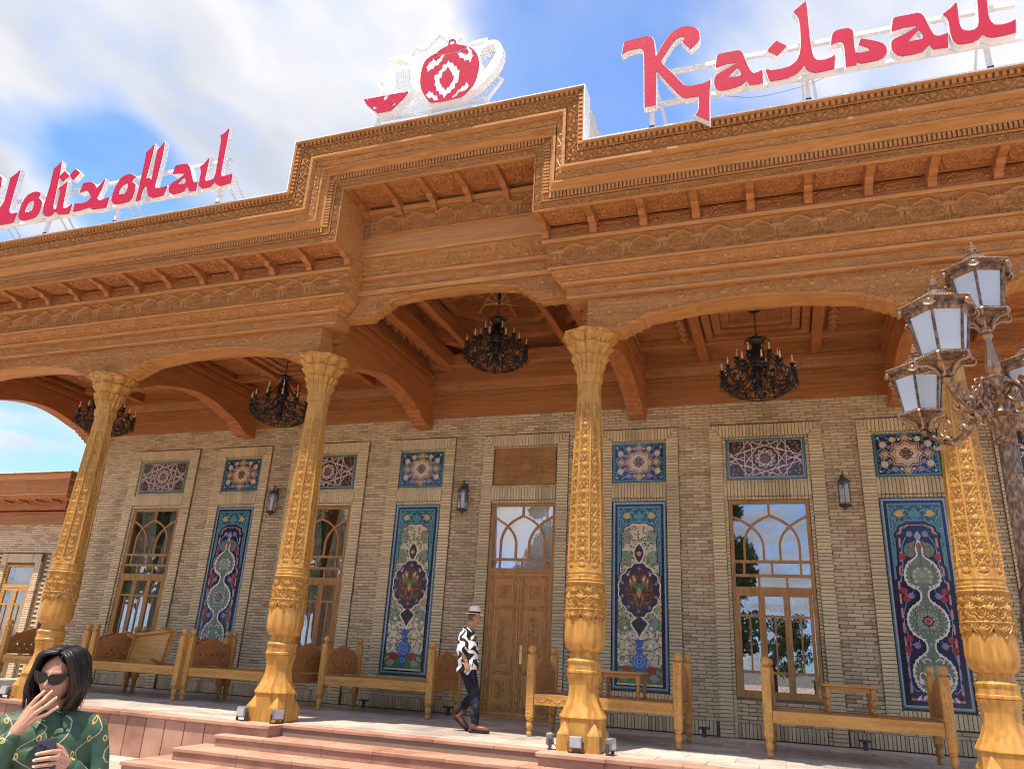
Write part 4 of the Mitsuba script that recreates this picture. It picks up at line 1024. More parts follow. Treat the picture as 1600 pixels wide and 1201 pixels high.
# arched boards
def arch_curve(c, half, zc, zs, corb, cusp, crown):
    """bottom line from the left support to the right one"""
    p = [(0, zc), (corb, zc)]
    n = 4; w = (cusp-corb)/n; h = (zs-zc)/n
    for i in range(n):
        x, z = corb+i*w, zc+i*h
        p += [tuple(q) for q in bez((x, z), (x+w*.15, z+h*1.15), (x+w*.65, z+h*1.25), (x+w, z+h), n=7)[1:]]
    t = np.linspace(0, 1, 26)[1:]
    a = [(cusp+(half-cusp)*q, zs+.012+(crown-zs-.012)*math.sin(q*math.pi/2)**1.1) for q in t]
    L = np.array(p+[(cusp, zs+.012)]+a)
    full_ = np.vstack([L, np.stack([2*half-L[-2::-1, 0], L[-2::-1, 1]], 1)])
    full_[:, 0] += c-half
    return full_
def arch_board(c, half, zc, zs, corb, cusp, crown, ztop, yf, yb, tile, s0=0, clip=None):
    cv = arch_curve(c, half, zc, zs, corb, cusp, crown)
    g = Polygon(np.vstack([cv, [[c+half, ztop], [c-half, ztop]]])).buffer(0)
    if clip: g = g.intersection(sbox(clip[0], 0, clip[1], 20))
    key = add(can, 'arch_board', MB().poly(g, yf, yb).get(), 'wood_x')
    xa, xb = clip or (c-half, c+half)
    nu = int((xb-xa)/.009); xx = np.linspace(xa, xb, nu)
    keep = np.r_[True, np.diff(cv[:, 0]) > 1e-5]
    zb = np.interp(xx, cv[keep, 0], cv[keep, 1])+.012
    nv = int((ztop-zb.min())/.009); v = np.linspace(0, 1, nv)[:, None]
    z = zb[None]+(ztop-zb[None])*v; x = np.broadcast_to(xx, z.shape)
    h = tile.at(x-c+20*tile.W, (z-zb.min()) % tile.H)
    e = np.minimum(1, np.minimum(z-zb[None], ztop-z)/.006)
    h = h*e
    rim = np.clip(1-np.abs((z-zb[None])-.012)/.012, 0, 1); h = np.maximum(h, rim)
    add(key, 'carving', MB().add(*grid_mesh(np.stack([x, yf-.001-.042*(h-.35), z], -1))).get(), 'wood_x', True)
for c in (-4*M, -2*M, 2*M, 4*M):
    c = c*.998
    lo, hi = c-M, c+M
    if abs(c) < 6: lo, hi = (max(lo, 2.23), hi) if c > 0 else (lo, min(hi, -2.23))
    arch_board(c, M, 5.728, 5.925, .54, .98, 6.066, 6.285, -4.345, -3.96, RT['arab2'], clip=(lo+.001, hi-.001))
arch_board(0, 2.26, 6.44, 6.725, .74, 1.18, 6.83, 6.865, -4.20, -3.96, RT['arab2'], clip=(-2.22, 2.22))
# beams from the columns back to the wall
def cross_beam(x, w=.32):
    y0, y1 = -3.955, -.02
    L = y1-y0
    def half_(zc, zs, corb, cusp, crown, n=24): return arch_curve(0, L/2, zc, zs, corb, cusp, crown)
    cv = half_(5.70, 5.93, .36, .78, 6.17)
    cv[:, 0] += y0+L/2
    k = add(can, 'cross_beam', MB().poly(Polygon(np.vstack([cv, [[y1, 7.3], [y0, 7.3]]])).buffer(0), x-w/2, x+w/2, 'yz').get(), 'wood_deep_y')
    m = MB()
    for s in (-1, 1):
        for z, t, h in ((6.50, .022, .05), (6.62, .05, .10), (6.78, .09, .06)):
            m.box(*sorted((x+s*w/2, x+s*(w/2+t))), y0, y1, z, z+h)
    add(k, 'moulding', m.get(), 'wood_deep_y', stuff=True)
    return k
for x in (-5, -3, -1, 1, 3, 5):
    if x != 5: cross_beam(x*M*.997)
# ceilings
def ceiling_bay(c, zc, half):
    x0, x1 = c-half+.2, c+half-.2
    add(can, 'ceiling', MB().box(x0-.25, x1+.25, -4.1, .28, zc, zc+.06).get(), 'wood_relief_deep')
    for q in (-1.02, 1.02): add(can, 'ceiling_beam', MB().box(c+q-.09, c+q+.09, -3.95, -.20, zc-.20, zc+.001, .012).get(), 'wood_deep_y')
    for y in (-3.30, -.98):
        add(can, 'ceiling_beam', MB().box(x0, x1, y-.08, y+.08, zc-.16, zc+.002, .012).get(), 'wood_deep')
    # stepped coffer in the middle
    for i, (dx, dy, dz) in enumerate(((.90, 1.05, .11), (.74, .88, .07), (.58, .70, .03))):
        g = sbox(c-dx, -2.14-dy, c+dx, -2.14+dy).difference(sbox(c-dx+.13, -2.14-dy+.13, c+dx-.13, -2.14+dy-.13))
        add(can, 'coffer', MB().poly(g, zc-dz, zc+.003, 'xy').get(), 'wood_relief_deep')
    for sx in (-1, 1):                                    # stalactite blocks beside the coffer
        for i in range(9):
            y = -3.0+i*.22
            m = MB(); m.lathe([(.0, zc-.19), (.03, zc-.185), (.045, zc-.14), (.085, zc-.125), (.09, zc-.06), (.11, zc-.05), (.11, zc+.002)], 8, (c+sx*1.28, y, 0))
            add(can, 'stalactite_block', m.get(), 'wood_deep')
    for sx in (-1, 1):
        for y in (-3.65, -.62): add(can, 'ceiling_panel', MB().box(c+sx*1.55-.36, c+sx*1.55+.36, y-.2, y+.2, zc-.03, zc+.003, .01).get(), 'wood_relief_deep')
    for i in range(12):
        add(can, 'coffer_rib', MB().box(c-.52+i*.09, c-.49+i*.09, -2.7, -1.58, zc-.022, zc+.004).get(), 'wood_deep_y')
for c in (-4, -2, 2, 4): ceiling_bay(c*M, 6.95, M)
# the raised middle bay with an octagonal lantern
zc = 8.0
add(can, 'ceiling', MB().box(-2.3, 2.3, -4.3, .28, zc, zc+.06).get(), 'wood_relief_deep')
add(can, 'ceiling_side', MB().box(-2.3, -2.22, -4.2, .2, 6.9, zc).box(2.22, 2.3, -4.2, .2, 6.9, zc).get(), 'wood_deep')
for r0, r1, z0, z1 in ((1.75, 1.95, 7.30, zc), (1.35, 1.55, 7.48, zc), (1.0, 1.16, 7.66, zc)):
    oc = lambda r: Polygon([(r/math.cos(math.pi/8)*math.cos(math.pi/8+k*math.pi/4), -2.10+r/math.cos(math.pi/8)*math.sin(math.pi/8+k*math.pi/4)) for k in range(8)])
    add(can, 'octagon_frame', MB().poly(oc(r1).difference(oc(r0)), z0, z1+.003, 'xy').get(), 'wood_relief_deep')
for k in range(8):
    a = k*math.pi/4
    add(can, 'ceiling_rib', MB().tube([(1.0*math.cos(a), -2.10+1.0*math.sin(a), 7.75), (.25*math.cos(a), -2.10+.25*math.sin(a), 7.98)], .04, 6).get(), 'wood_deep')
for q in (-1.72, 1.72): add(can, 'ceiling_beam', MB().box(q-.11, q+.11, -4.0, -.15, 6.92, 7.28, .015).get(), 'wood_deep_y')
for q in (-1.05, 1.05): add(can, 'ceiling_beam', MB().box(q-.07, q+.07, -4.0, -.15, 7.12, 7.40, .015).get(), 'wood_deep_y')
for y in (-3.75, -.45): add(can, 'ceiling_beam', MB().box(-2.2, 2.2, y-.10, y+.10, 6.95, 7.24, .015).get(), 'wood_deep')
for sx in (-1, 1):
    for i in range(9):
        m = MB(); m.lathe([(.0, 6.98), (.04, 6.985), (.055, 7.05), (.10, 7.07), (.105, 7.16), (.14, 7.18), (.14, 7.3)], 8, (sx*1.98, -3.45+i*.33, 0)); add(can, 'stalactite_block', m.get(), 'wood_deep')
# wall plate under the ceiling, in steps
for s, xa, xb in ((-1, -XE, -2.3), (0, -2.3, 2.3), (1, 2.3, XE)):
    top = 6.95 if s else zc
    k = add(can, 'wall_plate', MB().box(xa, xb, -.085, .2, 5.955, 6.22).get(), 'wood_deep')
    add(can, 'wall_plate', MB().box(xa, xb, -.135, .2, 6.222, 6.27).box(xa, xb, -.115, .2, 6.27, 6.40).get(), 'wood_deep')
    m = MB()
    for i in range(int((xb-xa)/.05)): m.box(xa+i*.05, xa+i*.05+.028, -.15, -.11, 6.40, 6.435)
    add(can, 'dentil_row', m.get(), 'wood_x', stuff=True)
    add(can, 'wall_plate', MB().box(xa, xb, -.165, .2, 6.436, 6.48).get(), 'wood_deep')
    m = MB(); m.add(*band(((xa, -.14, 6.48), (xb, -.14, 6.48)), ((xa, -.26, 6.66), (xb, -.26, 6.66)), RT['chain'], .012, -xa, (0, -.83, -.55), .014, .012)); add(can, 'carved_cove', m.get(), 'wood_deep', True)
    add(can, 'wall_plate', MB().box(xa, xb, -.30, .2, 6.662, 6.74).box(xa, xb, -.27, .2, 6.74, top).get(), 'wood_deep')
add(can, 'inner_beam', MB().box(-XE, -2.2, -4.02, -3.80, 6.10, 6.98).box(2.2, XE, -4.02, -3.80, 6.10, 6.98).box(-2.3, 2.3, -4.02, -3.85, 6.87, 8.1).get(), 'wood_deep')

# ------------------------------------------------------------------ columns
def build_column():
    P_ = []                                               # (part, mesh, bsdf, smooth)
    m = MB().box(-.275, .275, -.275, .275, .006, .20)
    o = .29/math.cos(math.pi/8)
    m.lathe([(.272, .19), (.272, .385)], 8, rot=math.pi/8, sq=True)
    for sx in (-1, 1):
        for sy in (-1, 1):
            t = .272*math.tan(math.pi/8)
            p = np.array([[sx*.275, sy*.275, .20], [sx*.272, sy*t, .20], [sx*t, sy*.272, .20], [sx*.190, sy*.190, .365]])
            m.mesh(trimesh.convex.convex_hull(p))
    P_.append(('base', m.get(), 'wood_gold', False))
    fl = [(.285, .386), (.29, .395), (.287, .405)]+[(float(r), float(z)) for r, z in bez((.285, .41), (.23, .52), (.172, .60), (.180, .78), n=14)]+[(.195, .86), (.212, .905), (.215, .915)]
    P_.append(('flare', MB().lathe(fl, 8, rot=math.pi/8, sq=True).get(), 'wood_gold', False))
    P_.append(('collar', MB().lathe([(.208, .915), (.222, .93), (.222, .955), (.214, .965), (.214, 1.03), (.222, 1.045), (.226, 1.075), (.205, 1.10), (.19, 1.11), (.178, 1.15), (.176, 1.19)], 16, sq=True).get(), 'wood_gold', 25))
    bl = np.vstack([bez((.178, 1.185), (.25, 1.20), (.272, 1.30), (.270, 1.40), n=16), bez((.270, 1.40), (.270, 1.48), (.266, 1.55), (.262, 1.62), n=8)])
    P_.append(('bulb', MB().lathe(bl, 96, mod=lambda g, i: 1+.010*np.abs(np.cos(g*4))*(i > 2)).get(), 'wood_gold', True))
    # carved belt with a scalloped hem
    th, zz = np.meshgrid(np.linspace(0, 2*np.pi, 200), np.linspace(1.52, 2.09, 64))
    r = np.interp(zz, [1.52, 1.7, 2.09], [.259, .262, .249])
    h = RT['heart'].at(th/(2*np.pi)*8*.21, zz-1.52)
    r = r+.030*h-.008
    P_.append(('carved_belt', MB().add(*grid_mesh(np.stack([r*np.cos(th), r*np.sin(th), zz], -1))).get(), 'wood_gold', True))
    rg = [(.245, 2.085), (.258, 2.09), (.263, 2.105), (.258, 2.12), (.252, 2.125), (.256, 2.14), (.256, 2.165), (.250, 2.172), (.256, 2.185), (.26, 2.20), (.255, 2.215), (.24, 2.22)]
    P_.append(('ring', MB().lathe(rg, 64, mod=lambda g, i: 1+.012*np.cos(g*56)*((i >= 5) & (i <= 6))).get(), 'wood_gold', 40))
    # the faceted carved shaft: octagon with relief between plain ribs
    nz, nf = 260, 18
    z = np.linspace(2.215, 4.80, nz)
    V = []
    for k in range(8):
        s = np.linspace(-1, 1, nf)[:, None]; ap = np.interp(z, [2.2, 3.5, 4.95], [.238, .208, .158])[None]
        hw = ap*math.tan(math.pi/8)*s
        y = (s+1)/2*.2*np.ones_like(z)[None]
        hh = RT['shaft'].at(np.broadcast_to(z[None]-2.2+.2*(k % 2), y.shape), y)
        a0 = np.interp(z, [2.215, 2.26, 2.30, 4.55, 4.70, 4.8], [0, .0, 1, 1, .0, 0])[None]
        d = 4.66-z[None]; arch_m = np.clip((d-.12*(1-np.cos(s*1.4)))/.012, 0, 1)*np.clip((z[None]-2.24-.10*(1-np.cos(s*1.5)))/.012, 0, 1)
        R_ = ap-.020+.024*np.maximum(hh*arch_m, (1-arch_m)*.9)
        a = k*math.pi/4
        V.append(np.stack([R_*np.cos(a)-hw*np.sin(a), R_*np.sin(a)+hw*np.cos(a), np.broadcast_to(z[None], R_.shape)], -1))
    V.append(V[0][:1]); V = np.concatenate(V, 0)
    P_.append(('shaft', MB().add(*grid_mesh(V)).get(), 'wood_gold', True))
    P_.append(('neck', MB().lathe([(.163, 4.79), (.158, 4.95)], 8, rot=math.pi/8, sq=True).get(), 'wood_gold', False))
    # capital: fluted ring and three tiers of leaves
    tri = lambda g, n: 1-2*np.abs(((g*n/(2*np.pi)) % 1)-.5)
    m = MB()
    m.lathe([(.160, 4.94), (.178, 4.955), (.186, 5.0), (.19, 5.06), (.178, 5.10)], 128, mod=lambda g, i: 1+.05*np.abs(np.sin(g*10))*((i > 0) & (i < 4)))
    for z0, z1, r0, r1, n, amp in ((5.09, 5.23, .178, .232, 16, .10), (5.21, 5.36, .205, .268, 16, .13), (5.34, 5.54, .225, .335, 8, .16), (5.52, 5.69, .285, .39, 8, .17)):
        zz_ = np.linspace(z0, z1, 9); q = (zz_-z0)/(z1-z0)
        rr = r0+(r1-r0)*q**1.7
        m.lathe(np.vstack([np.c_[rr, zz_], [(r1*.98, z1+.012), (r0*.9, z1+.016)]]), 16*n, mod=lambda g, i, n=n, amp=amp, rot=0: 1+amp*(tri(g, n)**1.3-.35)*np.minimum(1, (i+1)/5)-.05*(np.abs(((g*n/(2*np.pi)+.5) % 1)-.5) < .05))
    m.lathe([(.385, 5.69), (.40, 5.70), (.40, 5.735)], 16, mod=lambda g, i: 1+.10*(np.cos(g*8) > 0))
    P_.append(('capital', m.get(), 'wood_gold', 30))
    return [(nm, mikit.ply(ms, bs, sm)) for nm, ms, bs, sm in P_]
col_parts = build_column()
for x, txt in ((-3, 'carved golden wooden column at the far left with an overturned table beside it'), (-1, 'carved golden wooden column left of the carved door'), (1, 'carved golden wooden column right of the carved door, in front of the daybed'), (3, 'carved golden wooden column behind the street lamp at the right edge')):
    t = thing('wooden_column', txt, 'column', 'carved wooden columns of the porch')
    for nm, d in col_parts: add(t, nm, d, None, xf=T().translate([x*M*.997, -D, 0]).rotate([0, 0, 1], 90*(x+3)//2))
# ------------------------------------------------------------------ chandeliers
def build_chandelier():
    P_ = []
    m = MB(); prof = [(.02, 1.10), (.10, 1.08), (.13, 1.03), (.11, .98), (.06, .95), (.07, .88), (.11, .80), (.13, .70), (.10, .60), (.07, .55), (.09, .50), (.10, .42), (.06, .36), (.05, .26), (.08, .18), (.06, .10), (.02, .05), (.035, .02), (.0, -.01)]
    m.lathe(prof, 16); P_.append(('stem', m.get(), 'iron_black', 40))
    m = MB()
    for k in range(8):                                   # crown of leaves
        a = k*math.pi/4
        m.tube([(r*math.cos(a), r*math.sin(a), z) for r, z in ((.09, 1.0), (.16, 1.06), (.20, 1.03), (.19, .98))], [.018, .014, .010, .006], 5)
    P_.append(('crown', m.get(), 'iron_black', 40))
    for R, z, r in ((.60, .36, .013), (.47, .16, .010), (.27, .04, .009)):
        c = arc(0, 0, R, 0, 360, 49); P_.append(('hoop', MB().tube(np.c_[c, np.full(49, z)], r, 6, False).get(), 'iron_black', True))
    arms = [(12, .585, .37, .30), (6, .33, .62, .40)]
    for n, R, z0, up in arms:
        for k in range(n):
            a = 2*math.pi*k/n+.13; m = MB(); L = []
            for q in bez((.06, z0+.10), (R*.45, z0-.22), (R*.95, z0-.20), (R, z0), n=12): L.append((q[0]*math.cos(a), q[0]*math.sin(a), q[1]))
            m.tube(L, .012, 5)
            S = [(R+.06*t*math.cos(t*6.0)-.02, z0-.05-.05*t*math.sin(t*6.0)) for t in np.linspace(1, .25, 12)]
            m.tube([(q*math.cos(a), q*math.sin(a), z) for q, z in S], .007, 4)
            S = [(R*.62+.07*t*math.cos(t*6.5), z0-.08+.07*t*math.sin(t*6.5)) for t in np.linspace(1, .25, 12)]
            m.tube([(q*math.cos(a), q*math.sin(a), z) for q, z in S], .007, 4)
            x, y = R*math.cos(a), R*math.sin(a)
            m.lathe([(.012, z0), (.05, z0+.03), (.055, z0+.045), (.03, z0+.06), (.02, z0+.085), (.045, z0+.10), (.05, z0+.115), (.022, z0+.13)], 10, (x, y, 0))
            P_.append(('arm', m.get(), 'iron_black', 40))
            P_.append(('candle', MB().lathe([(.014, z0+.13), (.014, z0+.205), (.006, z0+.215), (.012, z0+.235), (.003, z0+.275)], 8, (x, y, 0)).get(), 'candle', 40))
    m = MB()                                              # wrought scrolls between the hoops
    for k in range(24):
        a = 2*math.pi*k/24; s = 1 if k % 2 else -1
        pts = []
        for q in bez((.60, .36), (.62, .22), (.52, .12), (.27, .04), n=10): pts.append((q[0]*math.cos(a), q[0]*math.sin(a), q[1]))
        m.tube(pts, .007, 4)
        for R, z, w in ((.585, .27, .052), (.50, .19, .05), (.40, .11, .045)):
            c = [(w*t*math.cos(t*7), w*t*math.sin(t*7)) for t in np.linspace(1, .2, 12)]
            m.tube([((R)*math.cos(a+.10*s)-u_*s*math.sin(a), (R)*math.sin(a+.10*s)+u_*s*math.cos(a), z+v_) for u_, v_ in c], .006, 4)
        b_ = a+math.pi/24
        m.lathe([(.0, .30), (.018, .32), (.012, .36), (.0, .38)], 6, (.60*math.cos(b_), .60*math.sin(b_), -.06))
        m.tube([(r_*math.cos(b_), r_*math.sin(b_), z_) for r_, z_ in ((.60, .30), (.63, .22), (.60, .17))], [.012, .009, .004], 4)
    P_.append(('scrollwork', m.get(), 'iron_black', False))
    m = MB()
    for k in range(12):
        a = 2*math.pi*k/12
        m.tube([(.07*math.cos(a), .07*math.sin(a), .92), (.25*math.cos(a), .25*math.sin(a), .66), (.45*math.cos(a), .45*math.sin(a), .48), (.60*math.cos(a), .60*math.sin(a), .37)], .006, 4)
    P_.append(('stay', m.get(), 'iron_black', False))
    return [(n, mikit.ply(a, b_, c)) for n, a, b_, c in P_]
ch_parts = build_chandelier()
def chain(z0, z1, par, x, y):
    m = MB(); z = z0; i = 0
    while z < z1:
        c = arc(0, 0, .016, 0, 360, 9, .028)
        m.tube([(x+(q[0] if i % 2 else 0), y+(0 if i % 2 else q[0]), z+.022+q[1]) for q in c], .0055, 4, False); z += .043; i += 1
    add(par, 'chain', m.get(), 'iron_black', True)
for x, z, txt, top in ((0, 6.17, 'black wrought iron chandelier hanging high under the raised middle bay', 7.97), (2*M, 5.31, 'black wrought iron chandelier on a chain in the bay right of the middle', 6.93), (-2*M, 5.31, 'black wrought iron chandelier left of the column beside the door', 6.93), (-4*M, 5.31, 'black wrought iron chandelier mostly hidden behind the far left column', 6.93)):
    t = thing('chandelier', txt, 'chandelier', 'wrought iron chandeliers of the porch')
    for nm, d in ch_parts: add(t, nm, d, None, xf=T().translate([x, -2.07, z]), stuff=nm in ('scrollwork', 'stay'))
    if x == 0:
        chain(z+1.08, top-.35, t, x, -2.07)
        for k in range(6):
            a = k*math.pi/3+.3
            m = MB(); 
            for q in np.linspace(0, 1, 16): m.lathe([(0, -.016), (.012, 0), (0, .016)], 6, ((.05+.62*q)*math.cos(a), -2.07+(.05+.62*q)*math.sin(a), top-.38+.22*q))
            add(t, 'bead_chain', m.get(), 'brass', stuff=True)
    else:
        chain(z+1.08, top-.02, t, x, -2.07)
    add(t, 'ceiling_rose', MB().lathe([(.0, top-.07), (.05, top-.06), (.11, top-.02), (.12, top+.03)], 16, (x, -2.07, 0)).get() if x else MB().lathe([(.0, top-.40), (.05, top-.38), (.07, top-.34), (.03, top-.3), (.03, top)], 12, (x, -2.07, 0)).get(), 'iron_black', 30)
# ------------------------------------------------------------------ wall lanterns
def build_lantern():
    P_ = []
    m = MB(); m.lathe([(.05, -.02), (.055, .0), (.0, .0)], 8, (0, 0, .44)); hx = lambda r, z: [(r, z)]
    m = MB(); m.lathe([(.0, .60), (.012, .595), (.02, .57), (.012, .55), (.03, .54), (.05, .52), (.095, .47), (.105, .455), (.10, .44), (.085, .44)], 6, rot=math.pi/6, sq=True); P_.append(('cap', m.get(), 'dark_metal', False))
    m = MB(); m.lathe([(.085, .06), (.10, .05), (.105, .035), (.09, .02), (.05, .0), (.02, -.02), (.012, -.045), (.0, -.06)], 6, rot=math.pi/6, sq=True); P_.append(('bottom', m.get(), 'dark_metal', False))
    m = MB()
    for k in range(6):
        a = math.pi/6+k*math.pi/3; r = .088/math.cos(math.pi/6); m.tube([(r*math.cos(a), r*math.sin(a), .05), (r*math.cos(a), r*math.sin(a), .45)], .007, 5)
    P_.append(('cage', m.get(), 'dark_metal', False))
    m = MB(); m.lathe([(.082, .06), (.082, .44)], 6, rot=math.pi/6, sq=True, caps=False); P_.append(('pane', m.get(), 'lantern_glass', False))
    m = MB(); m.lathe([(.02, .07), (.02, .22), (.035, .24), (.03, .33), (.01, .37)], 10); P_.append(('bulb', m.get(), 'frosted_glass', True))
    m = MB(); m.tube(catmull([(0, .145, .40), (0, .10, .56), (0, .02, .66), (0, -.01, .63), (0, 0, .59)]), .010, 6); m.box(-.03, .03, .135, .155, .28, .62, .01); P_.append(('bracket', m.get(), 'dark_metal', 40))
    return [(n, mikit.ply(a, b_, c)) for n, a, b_, c in P_]
lan = build_lantern()
for x, txt in ((-6.03, 'dark wall lantern left of the column beside the door'), (-1.29, 'dark wall lantern above the walking man, left of the door'), (6.03, 'dark wall lantern right of the large window')):
    t = thing('wall_lantern', txt, 'lantern', 'hexagonal lanterns on the brick wall')
    for nm, d in lan: add(t, nm, d, None, xf=T().translate([x, -.158, 3.85]))
# ------------------------------------------------------------------ daybeds and their little tables
def build_daybed(W=2.16, Dp=1.22):
    """origin: front left foot; parts shared by all copies"""
    P_ = []
    h = W/2
    def post():
        m = MB(); m.lathe([(.030, 0), (.042, .01), (.046, .045), (.036, .06), (.030, .075), (.048, .10), (.055, .14), (.048, .18), (.036, .195), (.05, .21), (.062, .235), (.045, .25)], 14)
        m.box(-.058, .058, -.058, .058, .245, 1.125, .012)
        m.lathe([(.03, 1.12), (.045, 1.13), (.03, 1.145), (.045, 1.155), (.062, 1.185), (.062, 1.21), (.045, 1.245), (.0, 1.262)], 16)
        return m.get()
    pm = post()
    rel = t_post
    for x in (0, W):
        for y in (0, Dp):
            P_.append(('post', pm.copy().apply_translation([x, y, 0]), 'wood_takht_z', 32))
            if y == 0:
                m = MB(); m.add(*band(((x-.040, -.0585, .30), (x-.040, -.0585, 1.08)), ((x+.040, -.0585, .30), (x+.040, -.0585, 1.08)), rel, .006, 0, (0, -1, 0), .007, .006))
                P_.append(('post_carving', m.get(), 'wood_takht_z', True))
    P_.append(('front_rail', MB().box(.06, W-.06, -.025, .025, .425, .578, .006).get(), 'wood_takht', False))
    m = MB()
    for xa, xb in ((.10, W/2-.24), (W/2+.24, W-.10)): m.add(*relief_panel(xa, xb, .452, .552, -.024, RT['rail'], .014, du=.006))
    P_.append(('rail_carving', m.get(), 'wood_takht', True))
    P_.append(('back_rail', MB().box(.06, W-.06, Dp-.025, Dp+.025, .425, .578, .006).get(), 'wood_takht', False))
    for x in (0, W): P_.append(('side_rail', MB().box(x-.025, x+.025, .06, Dp-.06, .425, .578, .006).get(), 'wood_board', False))
    n = 8; w = (Dp-.05)/n
    for i in range(n): P_.append(('seat_plank', MB().box(.03, W-.03, .028+i*w, .028+(i+1)*w-.004, .55, .572, .003).get(), 'wood_board', False))
    top = np.vstack([[(.06, .60), (.06, .92)], bez((.06, .92), (.16, .92), (.20, 1.02), n=8), bez((.20, 1.02), (.28, .985), (.34, 1.035), n=6), bez((.34, 1.035), (.45, 1.06), (.52, 1.09), n=6), [(Dp/2, 1.115)]])
    prof = np.vstack([top, np.c_[Dp-top[::-1, 0], top[::-1, 1]]])
    holes = [affinity.translate(Polygon([(-.035, 0), (0, .05), (.035, 0), (0, -.02)]), .28+.165*k, .78) for k in range(5)]+[Point(.36+.165*k, .70).buffer(.022, 4) for k in range(4)]
    g = Polygon(prof).buffer(0).difference(unary_union(holes))
    for x in (0, W):
        P_.append(('end_board', MB().poly(g, x-.018, x+.018, 'yz').get(), 'wood_board', False))
        m = MB(); m.poly(sbox(.07, .84, Dp-.07, .87), x-.025, x+.025, 'yz'); m.poly(sbox(.07, .63, Dp-.07, .655), x-.025, x+.025, 'yz'); P_.append(('end_moulding', m.get(), 'wood_board', False))
    return [(n_, mikit.ply(a, b_, c)) for n_, a, b_, c in P_]
t_post = t_arab(.42, .08, 53, .0055, n=70)
db = build_daybed()
for x, y, r, txt in ((1.25, -2.93, 0, 'sunlit wooden daybed standing behind the column right of the door'), (4.60, -2.92, -1.2, 'wooden daybed with a small table in front of the large window'), (-3.10, -1.76, 0, 'wooden daybed behind the walking man under the cream tile panel'),
                     (-5.68, -2.30, 1.0, 'wooden daybed behind the column left of the door'), (-7.93, -2.42, 0, 'wooden daybed with an overturned table lying on it'), (-10.25, -2.46, 0, 'wooden daybed at the far left behind the woman')):
    t = thing('daybed', txt, 'daybed', 'carved wooden daybeds on the terrace')
    for nm, d in db: add(t, nm, d, None, stuff=nm == 'rail_carving', xf=T().translate([x, y, .006]).rotate([0, 0, 1], r))
def build_table(W=.70, Dp=.50, H=.375):
    P_ = [('tabletop', MB().box(-W/2, W/2, -Dp/2, Dp/2, H-.03, H, .006).get(), 'wood_takht', False)]
    leg = [(.018, 0), (.026, .01), (.03, .04), (.02, .055), (.018, .07), (.03, .10), (.034, .13), (.024, .17), (.018, .185), (.03, .195), (.03, .205)]
    for sx in (-1, 1):
        for sy in (-1, 1):
            x, y = sx*(W/2-.06), sy*(Dp/2-.06)
            m = MB(); m.lathe(leg, 12, (x, y, 0)); m.box(x-.03, x+.03, y-.03, y+.03, .20, H-.031, .005); P_.append(('leg', m.get(), 'wood_takht_z', 32))
    for s in (-1, 1):
        P_.append(('apron', MB().box(-W/2+.095, W/2-.095, s*(Dp/2-.06)-.012, s*(Dp/2-.06)+.012, H-.09, H-.031, .003).get(), 'wood_takht', False))
        P_.append(('apron', MB().box(s*(W/2-.06)-.012, s*(W/2-.06)+.012, -Dp/2+.095, Dp/2-.095, H-.09, H-.031, .003).get(), 'wood_takht', False))
    return [(n_, mikit.ply(a, b_, c)) for n_, a, b_, c in P_]
tb = build_table(); tb2 = build_table(1.12, .74, .34)
for xf, txt, P_ in ((T().translate([5.67, -2.2, .580]).rotate([0, 0, 1], 4), 'little wooden table on the daybed in front of the large window', tb), (T().translate([2.48, -2.15, .580]).rotate([0, 0, 1], -4), 'little wooden table on the daybed behind the column right of the door', tb),
                (T().translate([-7.24, -1.80, .86]).rotate([0, 0, 1], -6).rotate([0, 1, 0], -7).rotate([1, 0, 0], -104).translate([0, 0, -.2]), 'overturned low wooden table tipped on edge with its legs pointing outward', tb2)):
    t = thing('low_table', txt, 'table')
    for nm, d in P_: add(t, nm, d, None, xf=xf)
# ------------------------------------------------------------------ floodlights and little lamps on the floor
def build_flood():
    P_ = []
    m = MB(); m.box(-.085, .085, -.05, .03, .05, .19, .012)
    for k in range(5): m.box(-.075, .075, .03, .048, .062+.026*k, .070+.026*k)
    P_.append(('housing', m.get(), 'lamp_grey', 30)); P_.append(('lamp_glass', MB().box(-.068, .068, -.054, -.049, .066, .174).get(), 'lamp_glass', False))
    m = MB(); m.box(-.10, -.09, -.02, .02, .012, .13); m.box(.09, .10, -.02, .02, .012, .13); m.box(-.10, .10, -.02, .02, .002, .012); m.tube([(.0, .03, .08), (.02, .09, .03), (.06, .12, .008)], .006, 5); P_.append(('bracket', m.get(), 'dark_metal', False))
    return [(n_, mikit.ply(a, b_, c)) for n_, a, b_, c in P_]
fd = build_flood()
for x, y, r, txt in ((2.36, -4.50, 6, 'grey floodlight in front of the column right of the door'), (1.98, -4.33, -75, 'grey floodlight left of the column right of the door'), (2.76, -4.36, 80, 'grey floodlight right of the column right of the door'),
                     (-2.62, -4.50, -8, 'grey floodlight at the left front corner of the column left of the door'), (-2.05, -4.46, 60, 'grey floodlight right of the column left of the door'), (-7.30, -4.55, -5, 'grey floodlight in front of the far left column')):
    t = thing('floodlight', txt, 'floodlight', 'floodlights round the column bases')
    for nm, d in fd: add(t, nm, d, None, xf=T().translate([x, y, .006]).rotate([0, 0, 1], r).scale(1.0))
ul = [('stem', mikit.ply(MB().box(-.03, .03, -.02, .03, .0, .12, .004).get(), 'dark_metal')), ('head', mikit.ply(MB().box(-.085, .085, -.06, .05, .12, .15, .004).get(), 'dark_metal'))]
